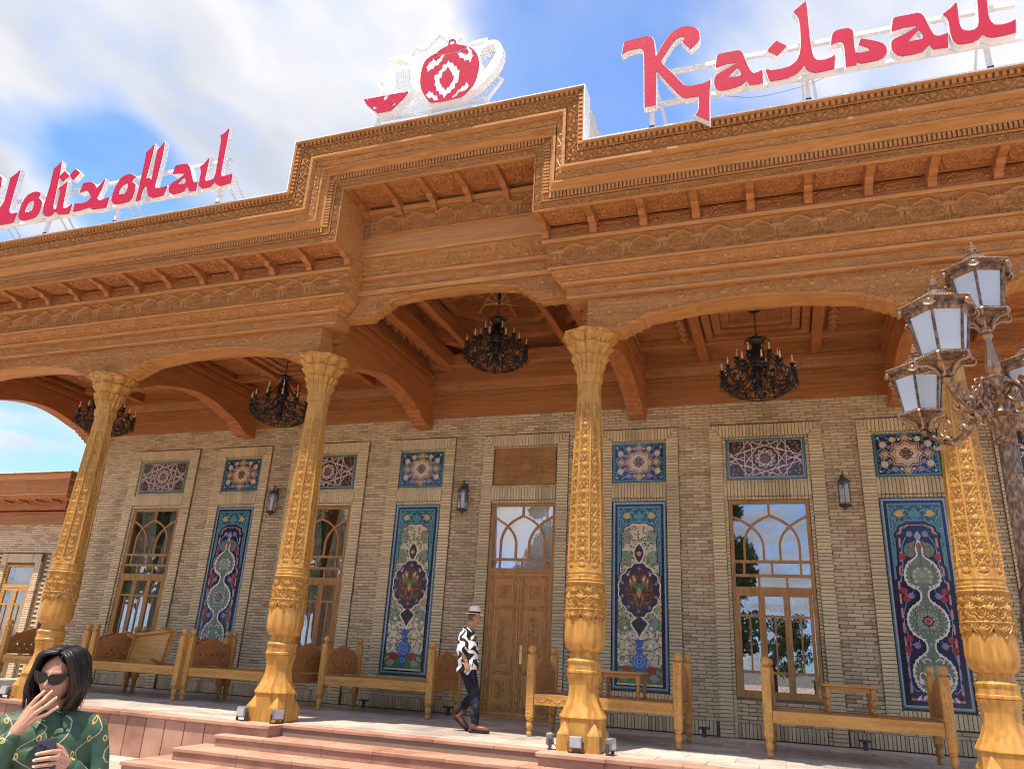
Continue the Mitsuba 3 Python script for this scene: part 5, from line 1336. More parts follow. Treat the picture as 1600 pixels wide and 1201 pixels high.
for x, txt in ((5.95, 'small dark floor lamp under the daybed in front of the large window'), (3.52, 'small dark floor lamp left of the large window'), (-2.9, 'small dark floor lamp under the daybed behind the man'), (-1.12, 'small dark floor lamp at the wall behind the walking man'), (-5.0, 'small dark floor lamp under the daybed behind the left column')):
    t = thing('floor_lamp', txt, 'lamp', 'little floor lamps along the wall')
    for nm, d in ul: add(t, nm, d, None, xf=T().translate([x, -.50, .004]))
# ------------------------------------------------------------------ roof lettering (outlines in metres on the sign's own plane: x along the front, z up)
SIGN = {
  'right': [
    ('letter', [(3.174,9.486),(3.199,9.689),(3.232,9.712),(3.39,9.722),(3.539,9.734),(3.612,9.682),(3.644,9.6),(3.653,9.463),(3.664,9.306),(3.714,9.406),(3.764,9.496),(3.822,9.594),(3.879,9.667),(3.928,9.71),(3.985,9.742),(4.041,9.756),(4.105,9.754),(4.199,9.717),(4.253,9.671),(4.282,9.601),(4.289,9.527),(4.277,9.459),(4.244,9.407),(4.156,9.329),(4.046,9.493),(4.086,9.532),(4.068,9.574),(4.021,9.585),(3.965,9.565),(3.916,9.516),(3.875,9.455),(3.801,9.332),(3.735,9.216),(3.774,9.136),(3.897,8.954),(4.017,8.757),(4.047,8.716),(4.077,8.693),(4.169,8.671),(4.29,8.671),(4.352,8.689),(4.41,8.719),(4.392,8.56),(4.378,8.373),(4.373,8.027),(4.192,8.169),(4.219,8.211),(4.235,8.254),(4.245,8.346),(4.246,8.479),(4.163,8.48),(4.072,8.482),(4.026,8.502),(3.989,8.549),(3.862,8.745),(3.669,9.067),(3.661,8.774),(3.654,8.462),(3.496,8.459),(3.497,8.973),(3.497,9.422),(3.48,9.503),(3.439,9.533),(3.34,9.54),(3.257,9.527),(3.208,9.508)], []),
    ('letter', [(4.488,8.91),(4.504,9.038),(4.519,9.123),(4.55,9.131),(4.79,9.131),(4.831,9.11),(4.854,9.065),(4.879,8.961),(4.915,8.816),(4.947,8.727),(4.981,8.684),(5.04,8.692),(5.094,8.717),(5.086,8.494),(4.92,8.498),(4.901,8.537),(4.882,8.602),(4.859,8.566),(4.802,8.523),(4.672,8.497),(4.539,8.494),(4.496,8.531),(4.468,8.59),(4.456,8.65),(4.461,8.707),(4.477,8.751),(4.506,8.787),(4.628,8.846),(4.759,8.904),(4.769,8.925),(4.632,8.932)], [[(4.64,8.702),(4.714,8.779),(4.781,8.846),(4.81,8.765),(4.817,8.71),(4.801,8.683),(4.725,8.686)]]),
    ('letter_dot', [(5.175,9.029),(5.299,9.161),(5.424,9.04),(5.298,8.91)], []),
    ('letter', [(5.133,8.717),(5.21,8.677),(5.326,8.671),(5.442,8.687),(5.533,8.754),(5.579,8.858),(5.605,9.006),(5.613,9.135),(5.616,9.319),(5.613,9.454),(5.598,9.526),(5.581,9.558),(5.551,9.607),(5.722,9.742),(5.725,9.61),(5.723,9.476),(5.721,9.105),(5.732,8.869),(5.739,8.79),(5.754,8.74),(5.784,8.702),(5.839,8.688),(5.895,8.691),(5.952,8.704),(6.005,8.731),(5.973,8.515),(5.861,8.501),(5.75,8.501),(5.678,8.536),(5.641,8.591),(5.616,8.669),(5.586,8.613),(5.509,8.543),(5.411,8.504),(5.315,8.497),(5.177,8.501),(5.158,8.581)], []),
    ('letter', [(5.97,8.908),(5.989,9.032),(6.008,9.092),(6.045,9.128),(6.12,9.136),(6.194,9.131),(6.237,9.098),(6.251,9.05),(6.248,8.961),(6.245,8.809),(6.246,8.708),(6.317,8.689),(6.389,8.69),(6.427,8.705),(6.415,8.733),(6.362,8.783),(6.297,8.825),(6.33,8.918),(6.425,8.872),(6.527,8.814),(6.585,8.763),(6.612,8.699),(6.611,8.642),(6.593,8.587),(6.556,8.54),(6.497,8.518),(6.39,8.516),(6.3,8.516),(6.266,8.538),(6.248,8.552),(6.24,8.505),(6.115,8.511),(6.123,8.715),(6.124,8.867),(6.115,8.915),(6.093,8.937),(6.037,8.934)], []),
    ('letter', [(6.698,8.941),(6.72,9.059),(6.741,9.143),(6.778,9.153),(7.025,9.15),(7.066,9.12),(7.089,9.068),(7.109,8.974),(7.136,8.841),(7.16,8.755),(7.183,8.73),(7.224,8.718),(7.32,8.741),(7.291,8.517),(7.132,8.528),(7.112,8.572),(7.095,8.616),(7.061,8.574),(7.003,8.521),(6.898,8.507),(6.777,8.511),(6.72,8.548),(6.684,8.612),(6.668,8.676),(6.675,8.749),(6.694,8.789),(6.726,8.812),(6.851,8.858),(6.978,8.921),(6.993,8.951),(6.845,8.96)], [[(6.853,8.718),(6.922,8.789),(7.008,8.882),(7.035,8.815),(7.043,8.755),(7.02,8.717),(6.94,8.722)]]),
    ('letter', [(7.3,9.05),(7.394,9.118),(7.473,9.2),(7.471,9.095),(7.462,8.948),(7.462,8.824),(7.474,8.759),(7.503,8.727),(7.559,8.708),(7.61,8.714),(7.647,8.747),(7.668,8.815),(7.691,9.03),(7.71,9.326),(7.72,9.553),(7.704,9.649),(7.673,9.711),(7.861,9.858),(7.844,9.642),(7.805,9.221),(7.784,8.929),(7.786,8.83),(7.803,8.764),(7.833,8.724),(7.912,8.706),(7.995,8.721),(8.055,8.748),(8.026,8.552),(7.92,8.541),(7.79,8.536),(7.721,8.567),(7.679,8.617),(7.633,8.557),(7.55,8.522),(7.426,8.527),(7.381,8.558),(7.356,8.628),(7.344,8.734),(7.348,8.906),(7.342,8.982),(7.325,9.017)], []),
  ],
  'left': [
    ('letter', [(-9.921,9.526),(-9.744,9.622),(-9.613,9.727),(-9.523,9.648),(-9.477,9.465),(-9.428,9.169),(-9.395,8.979),(-9.323,8.904),(-9.258,8.929),(-9.212,9.027),(-9.232,9.314),(-9.258,9.6),(-9.145,9.666),(-9.046,9.749),(-9.032,9.315),(-9.005,8.835),(-8.955,8.746),(-8.881,8.703),(-8.739,8.705),(-8.756,8.485),(-8.958,8.478),(-9.123,8.48),(-9.382,8.558),(-9.564,8.697),(-9.724,8.934),(-9.83,9.238),(-9.861,9.442)], []),
    ('letter', [(-8.67,8.597),(-8.688,8.731),(-8.685,8.886),(-8.65,9.009),(-8.577,9.087),(-8.475,9.119),(-8.367,9.121),(-8.249,9.073),(-8.273,8.973),(-8.139,8.854),(-8.114,8.74),(-8.129,8.606),(-8.182,8.513),(-8.316,8.487),(-8.473,8.481),(-8.586,8.516)], [[(-8.532,8.671),(-8.541,8.793),(-8.509,8.881),(-8.383,8.943),(-8.328,8.827),(-8.335,8.691),(-8.388,8.662)]]),
    ('letter', [(-8.085,9.595),(-7.996,9.66),(-7.933,9.744),(-7.889,9.498),(-7.844,9.106),(-7.801,8.722),(-7.762,8.631),(-7.706,8.605),(-7.681,8.669),(-7.706,8.876),(-7.718,9.022),(-7.804,9.092),(-7.69,9.148),(-7.605,9.219),(-7.566,8.921),(-7.536,8.662),(-7.495,8.598),(-7.416,8.592),(-7.301,8.656),(-7.309,8.454),(-7.447,8.456),(-7.577,8.477),(-7.708,8.565),(-7.749,8.495),(-7.82,8.476),(-7.922,8.489),(-8.015,8.574),(-8.047,8.729),(-8.047,9.177),(-8.073,9.479)], []),
    ('letter_dot', [(-7.877,9.373),(-7.756,9.48),(-7.601,9.347),(-7.733,9.239)], []),
    ('letter_dot', [(-7.597,9.356),(-7.484,9.485),(-7.346,9.373),(-7.467,9.225)], []),
    ('letter', [(-7.179,8.888),(-7.172,9.005),(-7.155,9.094),(-7.069,9.099),(-6.951,9.085),(-6.872,9.037),(-6.775,8.918),(-6.696,8.988),(-6.628,9.094),(-6.631,8.96),(-6.677,8.774),(-6.7,8.705),(-6.65,8.64),(-6.581,8.619),(-6.391,8.659),(-6.39,8.439),(-6.542,8.435),(-6.73,8.45),(-6.816,8.51),(-6.895,8.499),(-7.055,8.473),(-7.218,8.476),(-7.226,8.66),(-7.07,8.634),(-6.934,8.645),(-6.876,8.695),(-6.858,8.732),(-6.929,8.838),(-6.988,8.905),(-7.065,8.908)], []),
    ('letter', [(-6.311,8.573),(-6.32,8.722),(-6.301,8.842),(-6.264,8.961),(-6.201,9.057),(-6.102,9.092),(-6.006,9.098),(-5.863,9.015),(-5.935,8.929),(-5.818,8.832),(-5.795,8.713),(-5.813,8.554),(-5.868,8.473),(-5.989,8.461),(-6.151,8.462),(-6.252,8.498)], [[(-6.182,8.689),(-6.178,8.797),(-6.142,8.856),(-6.02,8.911),(-5.98,8.812),(-5.995,8.689),(-6.047,8.659)]]),
    ('letter', [(-5.761,9.519),(-5.674,9.583),(-5.603,9.677),(-5.591,9.438),(-5.594,9.138),(-5.599,8.924),(-5.516,8.919),(-5.449,8.864),(-5.473,9.148),(-5.492,9.52),(-5.426,9.591),(-5.365,9.68),(-5.337,9.388),(-5.334,9.023),(-5.343,8.731),(-5.312,8.668),(-5.215,8.644),(-5.045,8.666),(-5.08,8.474),(-5.199,8.456),(-5.331,8.459),(-5.43,8.514),(-5.481,8.626),(-5.539,8.76),(-5.6,8.712),(-5.61,8.584),(-5.601,8.454),(-5.704,8.455),(-5.71,8.764),(-5.726,9.162),(-5.741,9.433)], []),
    ('letter', [(-4.974,8.904),(-4.969,9.02),(-4.951,9.082),(-4.813,9.079),(-4.688,9.068),(-4.62,8.987),(-4.537,8.811),(-4.465,8.654),(-4.414,8.623),(-4.361,8.636),(-4.354,8.443),(-4.488,8.45),(-4.55,8.527),(-4.592,8.573),(-4.628,8.478),(-4.739,8.453),(-4.857,8.451),(-4.953,8.509),(-4.988,8.588),(-4.981,8.667),(-4.932,8.716),(-4.817,8.759),(-4.726,8.813),(-4.71,8.872),(-4.834,8.891)], [[(-4.827,8.665),(-4.757,8.723),(-4.682,8.786),(-4.625,8.68),(-4.654,8.634)]]),
    ('letter', [(-4.381,8.942),(-4.29,9.005),(-4.217,9.107),(-4.21,8.878),(-4.214,8.656),(-4.17,8.611),(-4.097,8.604),(-4.01,8.626),(-3.991,8.742),(-4.013,9.096),(-4.035,9.457),(-4.082,9.546),(-3.991,9.586),(-3.909,9.677),(-3.9,9.397),(-3.888,8.976),(-3.883,8.722),(-3.848,8.653),(-3.781,8.64),(-3.622,8.661),(-3.614,8.467),(-3.724,8.456),(-3.833,8.445),(-3.925,8.495),(-3.982,8.558),(-4.032,8.467),(-4.128,8.459),(-4.228,8.468),(-4.304,8.522),(-4.324,8.661),(-4.329,8.836)], []),
  ],
  'emblem': [
    ('body', [(-0.215,9.875),(-0.222,9.995),(-0.218,10.114),(-0.206,10.201),(-0.183,10.286),(-0.143,10.346),(-0.087,10.386),(0.036,10.441),(0.093,10.487),(0.16,10.516),(0.228,10.538),(0.231,10.623),(0.249,10.654),(0.286,10.663),(0.34,10.65),(0.373,10.625),(0.39,10.59),(0.392,10.538),(0.456,10.501),(0.527,10.472),(0.598,10.437),(0.661,10.39),(0.716,10.335),(0.767,10.258),(0.813,10.158),(0.84,10.043),(0.843,9.945),(0.835,9.85),(0.82,9.757),(0.799,9.667),(0.749,9.565),(0.688,9.494),(0.628,9.423),(0.572,9.394),(0.398,9.381),(0.247,9.378),(0.041,9.399),(-0.014,9.438),(-0.065,9.517),(-0.117,9.607),(-0.16,9.685),(-0.195,9.772)], []),
    ('handle', [(0.67,10.387),(0.755,10.381),(0.902,10.437),(0.976,10.456),(1.034,10.452),(1.103,10.426),(1.164,10.365),(1.211,10.268),(1.225,10.176),(1.218,10.081),(1.174,9.938),(1.101,9.812),(1.032,9.734),(0.911,9.602),(0.817,9.529),(0.713,9.493),(0.688,9.503),(0.757,9.572),(0.803,9.675),(0.83,9.813),(0.85,9.808),(0.91,9.851),(0.963,9.914),(1.06,10.064),(1.099,10.171),(1.097,10.249),(1.068,10.316),(1.007,10.358),(0.941,10.35),(0.877,10.316),(0.843,10.274),(0.826,10.144),(0.781,10.245)], []),
    ('spout', [(-0.855,10.537),(-0.82,10.557),(-0.665,10.558),(-0.49,10.532),(-0.422,10.494),(-0.352,10.427),(-0.26,10.316),(-0.197,10.253),(-0.221,10.105),(-0.224,9.996),(-0.215,9.875),(-0.191,9.751),(-0.159,9.675),(-0.195,9.69),(-0.291,9.765),(-0.352,9.849),(-0.387,9.936),(-0.402,10.06),(-0.417,10.184),(-0.456,10.305),(-0.51,10.39),(-0.58,10.453),(-0.676,10.494)], []),
    ('bowl', [(-1.261,9.785),(-0.824,9.767),(-0.392,9.756),(-0.415,9.696),(-0.484,9.605),(-0.595,9.494),(-0.7,9.405),(-0.834,9.407),(-0.957,9.415),(-0.979,9.448),(-1.045,9.507),(-1.16,9.622),(-1.228,9.717)], []),
    ('steam', [(-0.813,10.345),(-0.779,10.254),(-0.746,10.196),(-0.712,10.258),(-0.685,10.11),(-0.672,9.966),(-0.682,9.809),(-0.749,9.815),(-0.793,9.831),(-0.854,9.929),(-0.901,10.031),(-0.907,10.114),(-0.864,10.235)], []),
  ],
}
EMBLEM_FRAME = [(-1.034,10.028),(-1.128,10.251),(-1.018,10.27),(-0.969,10.402),(-0.93,10.538),(-0.955,10.717),(-0.553,10.717),(-0.487,10.874),(-0.304,10.783),(-0.058,11.037),(0.157,10.846),(0.31,10.814),(0.383,10.888),(0.47,10.674),(0.84,10.69),(0.854,10.605),(0.984,10.309),(0.981,9.975),(1.167,9.773),(0.937,9.446),(-0.053,9.424),(-1.034,9.45),(-1.093,9.618)]
IKAT = [([(0.044,9.989),(0.113,9.991),(0.113,10.051),(0.166,10.077),(0.175,10.164),(0.217,10.173),(0.245,10.156),(0.263,10.241),(0.312,10.169),(0.355,10.172),(0.388,10.08),(0.431,10.079),(0.456,9.984),(0.498,9.983),(0.495,9.857),(0.49,9.781),(0.484,9.705),(0.438,9.697),(0.438,9.601),(0.388,9.594),(0.368,9.531),(0.31,9.526),(0.267,9.44),(0.224,9.536),(0.182,9.531),(0.154,9.611),(0.096,9.624),(0.106,9.7),(0.057,9.77),(0.067,9.846),(0.042,9.92)],[[(0.142,9.866),(0.183,9.886),(0.191,9.992),(0.241,10.009),(0.276,10.089),(0.319,9.999),(0.358,9.94),(0.364,9.87),(0.397,9.882),(0.388,9.787),(0.35,9.738),(0.331,9.665),(0.295,9.683),(0.273,9.617),(0.236,9.688),(0.201,9.696),(0.186,9.768),(0.155,9.785)]]),([(-0.017,10.354),(0.068,10.382),(0.201,10.357),(0.164,10.287),(0.152,10.23),(0.111,10.2),(0.098,10.154),(0.036,10.16),(0.016,10.105),(-0.028,10.11),(-0.084,10.057),(-0.104,10.135),(-0.133,10.193),(-0.092,10.222),(-0.089,10.282),(-0.037,10.289)],[[(-0.005,10.316),(0.034,10.367),(0.123,10.348),(0.083,10.308),(0.043,10.278)]]),([(0.4,10.349),(0.503,10.348),(0.598,10.433),(0.645,10.37),(0.682,10.34),(0.678,10.272),(0.726,10.2),(0.695,10.159),(0.67,10.057),(0.638,10.134),(0.572,10.122),(0.541,10.189),(0.48,10.205),(0.448,10.283)],[[(0.495,10.334),(0.594,10.374),(0.625,10.306),(0.594,10.264),(0.549,10.296)]]),([(-0.097,9.608),(-0.048,9.639),(-0.03,9.689),(0.009,9.635),(0.044,9.637),(0.068,9.563),(0.128,9.559),(0.161,9.427),(0.088,9.443),(0.047,9.516),(-0.012,9.505),(-0.042,9.551)],[]),([(0.393,9.402),(0.414,9.482),(0.471,9.507),(0.482,9.571),(0.54,9.586),(0.56,9.639),(0.611,9.636),(0.621,9.71),(0.667,9.661),(0.681,9.581),(0.645,9.523),(0.588,9.508),(0.52,9.514),(0.484,9.447)],[]),([(0.025,10.43),(0.067,10.393),(0.201,10.351),(0.4,10.349),(0.509,10.376),(0.589,10.435),(0.583,10.455),(0.507,10.401),(0.38,10.376),(0.19,10.378),(0.083,10.409),(0.036,10.441)],[]),([(0.254,10.596),(0.281,10.629),(0.334,10.619),(0.363,10.583),(0.349,10.54),(0.289,10.536)],[]),([(-0.878,9.736),(-0.832,9.755),(-0.753,9.742),(-0.781,9.703),(-0.812,9.665),(-0.839,9.663)],[]),([(-1.054,9.579),(-1.029,9.592),(-0.989,9.564),(-0.95,9.541),(-0.982,9.513),(-1.039,9.532)],[]),([(-0.714,9.525),(-0.663,9.545),(-0.641,9.578),(-0.612,9.56),(-0.625,9.52),(-0.677,9.509)],[]),([(-0.512,9.729),(-0.497,9.749),(-0.465,9.748),(-0.48,9.726)],[]),([(-1.197,9.76),(-1.174,9.769),(-1.157,9.753),(-1.174,9.739)],[])]

def sign_letters(t, group, y):
    for nm, o, holes in SIGN[group]:
        g = Polygon(o, holes).buffer(0)
        k = add(t, nm, MB().poly(g.buffer(.011, join_style=2, mitre_limit=2), y, y+.10).get(), 'sign_white')
        add(k, 'red_face', MB().poly(g, y-.012, y-.004).get(), 'sign_red')
def post(t, x, y, z0, z1, lean=.0):
    m = MB(); m.box(x-.028, x+.028, y-.028, y+.028, z0+.06, z1); m.tube([(x+.05, y+.06, z1-.1), (x+.22, y+.75, z0+.03)], .022, 6); m.tube([(x-.04, y+.06, z1-.25), (x-.02, y+.9, z0+.03)], .018, 6)
    k = add(t, 'post', m.get(), 'white_metal'); add(k, 'foot', MB().box(x-.035, x+.035, y-.035, y+.035, z0, z0+.06).get(), 'dark_metal')
RZ = 8.246
t = thing('roof_lettering', 'red and white roof letters on white rails right of the teapot sign', 'sign')
sign_letters(t, 'right', -5.80)
for z in (9.17, 8.63): add(t, 'rail', MB().box(3.55, 8.15, -5.63, -5.57, z-.03, z+.03).get(), 'white_metal')
for x in (3.56, 5.65, 7.77): post(t, x, -5.55, RZ, 9.2)
add(t, 'cable', MB().tube(catmull([(4.5, -5.6, 8.60), (5.0, -5.55, 8.50), (5.6, -5.55, 8.54), (6.0, -5.6, 8.62)]), .003, 5).get(), 'dark_metal')
t = thing('roof_lettering', 'red and white roof letters on white rails left of the raised cornice', 'sign')
sign_letters(t, 'left', -5.80)
for z in (9.14, 8.59): add(t, 'rail', MB().box(-9.9, -3.9, -5.63, -5.57, z-.03, z+.03).get(), 'white_metal')
for x in (-8.15, -6.39, -4.05, -9.6): post(t, x, -5.55, RZ, 9.15)
# the teapot sign on the raised middle
t = thing('teapot_sign', 'red and white teapot and bowl sign before a white star frame on the roof', 'sign')
EY = -5.70; PARTS = {n: Polygon(o, h).buffer(0) for n, o, h in SIGN['emblem']}
cxe = 0
for nm, th in (('body', .16), ('handle', .15), ('spout', .15), ('bowl', .15), ('steam', .10)):
    g = PARTS[nm]; 
    k = add(t, {'body': 'teapot', 'bowl': 'bowl'}.get(nm, nm), MB().poly(g.buffer(.012 if nm in ('body', 'bowl') else 0, join_style=1), EY+(.004 if nm in ('handle', 'spout') else 0), EY+th).get(), 'sign_white')
    if nm in ('body', 'bowl'):
        pat = unary_union([Polygon(o, h).buffer(0) for o, h in IKAT])
        red = g.buffer(-.012).difference(pat)
        add(k, 'red_face', MB().poly(red, EY-.012, EY-.004).get(), 'sign_red', stuff=True)
fr = np.array(EMBLEM_FRAME)
m = MB()
for i in range(len(fr)):
    a, b_ = fr[i], fr[(i+1) % len(fr)]; d_ = (b_-a)/np.linalg.norm(b_-a)
    add(t, 'frame_bar', MB().poly(LineString([a-d_*.015, b_+d_*.015]).buffer(.016, cap_style=2), EY+.17, EY+.225).get(), 'white_metal')
G = Polygon(fr).buffer(0); x0, z0, x1, z1 = G.bounds; m = MB()
for q in np.arange(x0, x1, .042): m.poly(sbox(q, z0, q+.005, z1).intersection(G), EY+.19, EY+.196)
for q in np.arange(z0, z1, .042): m.poly(sbox(x0, q, x1, q+.005).intersection(G), EY+.1965, EY+.2025)
add(t, 'mesh', m.get(), 'white_metal', stuff=True)
for x in (-1.04, -.07, .92):
    post(t, x, -5.50, 9.256, 9.46)
# ------------------------------------------------------------------ the street lamp at the right
lamp = thing('street_lamp', 'ornate bronze street lamp with white glass lanterns at the right edge', 'street lamp')
LX, LY = 6.205, -9.50
def lantern_parts(par, x, y, z, rot=0.):
    h = lambda prof, s=6: MB().lathe(prof, s, (x, y, z), rot=rot, sq=True).get()
    k = part_key(par, 'lantern')
    add(k, 'glass', h([(.100, .0), (.134, .245)]), 'frosted_glass')
    m = MB()
    for i in range(6):
        a = rot+i*math.pi/3; c0, c1 = .103/math.cos(math.pi/6), .138/math.cos(math.pi/6)
        m.tube([(x+c0*math.cos(a), y+c0*math.sin(a), z-.005), (x+c1*math.cos(a), y+c1*math.sin(a), z+.25)], .0085, 6)
    add(k, 'cage', m.get(), 'bronze')
    add(k, 'roof', h([(.130, .232), (.148, .250), (.150, .272), (.174, .280), (.178, .295), (.165, .303), (.10, .335), (.06, .375), (.042, .402), (.046, .408), (.036, .414), (.034, .424)]), 'bronze')
    m = MB()
    for i in range(6):                                    # beaded hips and rim
        a = rot+i*math.pi/3; b_ = a+math.pi/3
        for q in np.linspace(0, 1, 15)[:-1]:
            r = .178/math.cos(math.pi/6); p = np.array([math.cos(a), math.sin(a)])*(1-q)+np.array([math.cos(b_), math.sin(b_)])*q
            m.lathe([(0, -.007), (.008, 0), (0, .008)], 5, (x+r*p[0], y+r*p[1], z+.298))
    add(k, 'rim_beading', m.get(), 'bronze_light', True, stuff=True)
    add(k, 'finial', MB().lathe([(.030, .42), (.022, .430), (.034, .44), (.022, .452), (.027, .460), (.016, .470), (.019, .477), (.007, .488), (.010, .50), (.0, .512)], 14, (x, y, z)).get(), 'bronze_light', 40)
    for i in range(6):
        a = rot+i*math.pi/3; r = .198; ux, uy = math.cos(a), math.sin(a); m = MB()
        m.mesh(trimesh.creation.icosphere(2, .017).apply_translation([x+r*ux, y+r*uy, z+.268]))
        tt = np.linspace(.2, 1, 14)
        for s in (-1, 1):
            S = [(r+.006, s*.030*t_*math.cos(t_*6), .268+.030*t_*math.sin(t_*6)) for t_ in tt]
            m.tube([(x+q[0]*ux-q[1]*uy, y+q[0]*uy+q[1]*ux, z+q[2]) for q in S], .007, 5)
        add(k, 'rosette', m.get(), 'bronze_light', 40)
        m = MB()                                          # scrolled feet
        S = [(.118+.030*math.cos(t_), -.03+.030*math.sin(t_)) for t_ in np.linspace(2.6, -3.6, 18)]
        S = [(.035, -.115), (.06, -.075), (.095, -.055)]+[(q[0]+.008, q[1]) for q in [(.125+.028*(1-.5*t_)*math.cos(-1.9+t_*5.5), -.03+.028*(1-.5*t_)*math.sin(-1.9+t_*5.5)) for t_ in np.linspace(0, 1, 12)]]
        m.tube([(x+q*ux, y+q*uy, z+w) for q, w in S], .0085, 5)
        add(k, 'foot_scroll', m.get(), 'bronze_light', 40)
    add(k, 'base', h([(.0, -.125), (.022, -.12), (.032, -.105), (.030, -.085), (.055, -.045), (.10, -.03), (.122, -.026), (.124, -.008), (.116, .0), (.10, .004)]), 'bronze')
    m = MB()
    for i in range(6):
        a = rot+i*math.pi/3; b_ = a+math.pi/3
        for q in np.linspace(0, 1, 11)[:-1]:
            p = np.array([math.cos(a), math.sin(a)])*(1-q)+np.array([math.cos(b_), math.sin(b_)])*q; r = .124/math.cos(math.pi/6)
            m.lathe([(0, -.006), (.007, 0), (0, .007)], 5, (x+r*p[0], y+r*p[1], z-.017))
    add(k, 'base_beading', m.get(), 'bronze_light', True, stuff=True)
    return k
flute = lambda n, a: (lambda g, i: 1-a*np.abs(np.sin(g*n/2))**.7)
def L(nm, prof, n=48, mod=None, b='bronze', sm=40): add(lamp, nm, MB().lathe(prof, n, (LX, LY, 0), mod=mod).get(), b, sm)
L('foot', [(.24, -.60), (.24, -.54), (.20, -.52), (.19, -.30), (.155, -.27), (.15, .10), (.17, .13), (.12, .17), (.09, .25), (.085, .9), (.10, .94), (.105, 1.0), (.08, 1.05), (.072, 1.20), (.085, 1.30), (.082, 1.42), (.060, 1.50), (.066, 1.52), (.070, 1.545), (.060, 1.57), (.052, 1.59)])
L('shaft', [(.052, 1.585), (.046, 2.405)], 72, flute(16, .11), 'bronze', False)
L('ring', [(.046, 2.395), (.058, 2.405), (.060, 2.425), (.050, 2.435)], 48)
L('basket', [(.048, 2.43), (.055, 2.46), (.075, 2.53), (.088, 2.555)], 72, flute(18, .10), 'bronze', False)
L('rim', [(.088, 2.553), (.098, 2.56), (.10, 2.575), (.088, 2.585), (.060, 2.592), (.050, 2.61), (.050, 2.64), (.060, 2.65), (.066, 2.68), (.066, 2.76), (.06, 2.79), (.062, 2.81), (.045, 2.825), (.028, 2.84)])
L('stem', [(.028, 2.838), (.040, 2.86), (.043, 2.885), (.036, 2.93), (.024, 3.00), (.019, 3.06), (.022, 3.075), (.032, 3.085), (.030, 3.10), (.02, 3.115), (.03, 3.125)], 48, lambda g, i: 1+.05*np.cos(g*8)*((i > 0) & (i < 5)), 'bronze_light')
lantern_parts(lamp, LX, LY, 3.245, .25)
def ribbon3(pts, r): return MB().tube(catmull(pts), r, 8).get()
for ox, oy in ((-.355, -.50), (-.32, .55), (.355, .50), (.32, -.55)):
    ln = math.hypot(ox, oy); ux, uy = ox/ln, oy/ln
    W = lambda r, z, s=0: (LX+r*ux-s*uy, LY+r*uy+s*ux, z)
    m = MB()
    c = catmull([(.05, 2.70), (.12, 2.745), (.18, 2.70), (.20, 2.62), (.28, 2.545), (.40, 2.52), (.52, 2.56), (.59, 2.62), (ln, 2.655)], 8)
    m.tube([W(*q) for q in c], np.interp(np.linspace(0, 1, len(c)), [0, .5, 1], [.022, .020, .017]), 10)
    k = add(lamp, 'arm', m.get(), 'bronze', 60)
    tt = np.linspace(0, 1, 26)
    for cx, cz, R, tn, a0, rr in ((.135, 2.69, .062, 1.5, 3.2, .012), (.44, 2.625, .07, 1.5, -2.2, .010), (.30, 2.60, .05, 1.3, 1.0, .009), (.26, 2.66, .04, 1.2, 2.6, .008), (.14, 2.585, .045, 1.3, .6, .008)):
        S = [W(cx+R*(1-.8*q)*math.cos(a0+q*tn*2*math.pi), cz+R*(1-.8*q)*math.sin(a0+q*tn*2*math.pi)) for q in tt]
        add(k, 'scroll', MB().tube(S, np.interp(tt, [0, 1], [rr, rr*.6]), 7).get(), 'bronze_light', 60)
    m = MB()                                              # acanthus leaves along the arm
    for q, (rr, zz, sg) in enumerate(((.20, 2.60, -1), (.25, 2.56, 1), (.32, 2.53, -1), (.40, 2.52, 1), (.48, 2.54, -1), (.16, 2.72, 1), (.21, 2.66, 1))):
        p = [W(rr, zz), W(rr+.03, zz+sg*.035, .012), W(rr+.065, zz+sg*.03, .02), W(rr+.075, zz+sg*.005, .01)]; m.tube(catmull(p, 5), np.interp(np.linspace(0, 1, 16), [0, .4, 1], [.006, .014, .003]), 6)
        p = [W(rr, zz), W(rr+.03, zz+sg*.035, -.012), W(rr+.065, zz+sg*.03, -.02), W(rr+.075, zz+sg*.005, -.01)]; m.tube(catmull(p, 5), np.interp(np.linspace(0, 1, 16), [0, .4, 1], [.006, .014, .003]), 6)
    add(k, 'leaf', m.get(), 'bronze_light', 60, stuff=True)
    add(k, 'cup', MB().lathe([(.012, 2.62), (.03, 2.635), (.035, 2.65), (.022, 2.665), (.03, 2.68), (.02, 2.69)], 16, (LX+ox, LY+oy, 0)).get(), 'bronze', 40)
    lantern_parts(lamp, LX+ox, LY+oy, 2.785, .25+math.atan2(oy, ox))
for i in range(4):                                       # scrolls on the hub
    a = .6+i*math.pi/2; tt = np.linspace(0, 1, 24)
    S = [(.075+.045*(1-.75*q)*math.cos(1.2+q*9.5), 2.72+.055*(1-.75*q)*math.sin(1.2+q*9.5)) for q in tt]
    add(lamp, 'hub_scroll', MB().tube([(LX+r*math.cos(a), LY+r*math.sin(a), z) for r, z in S], .011, 7).get(), 'bronze_light', 60)
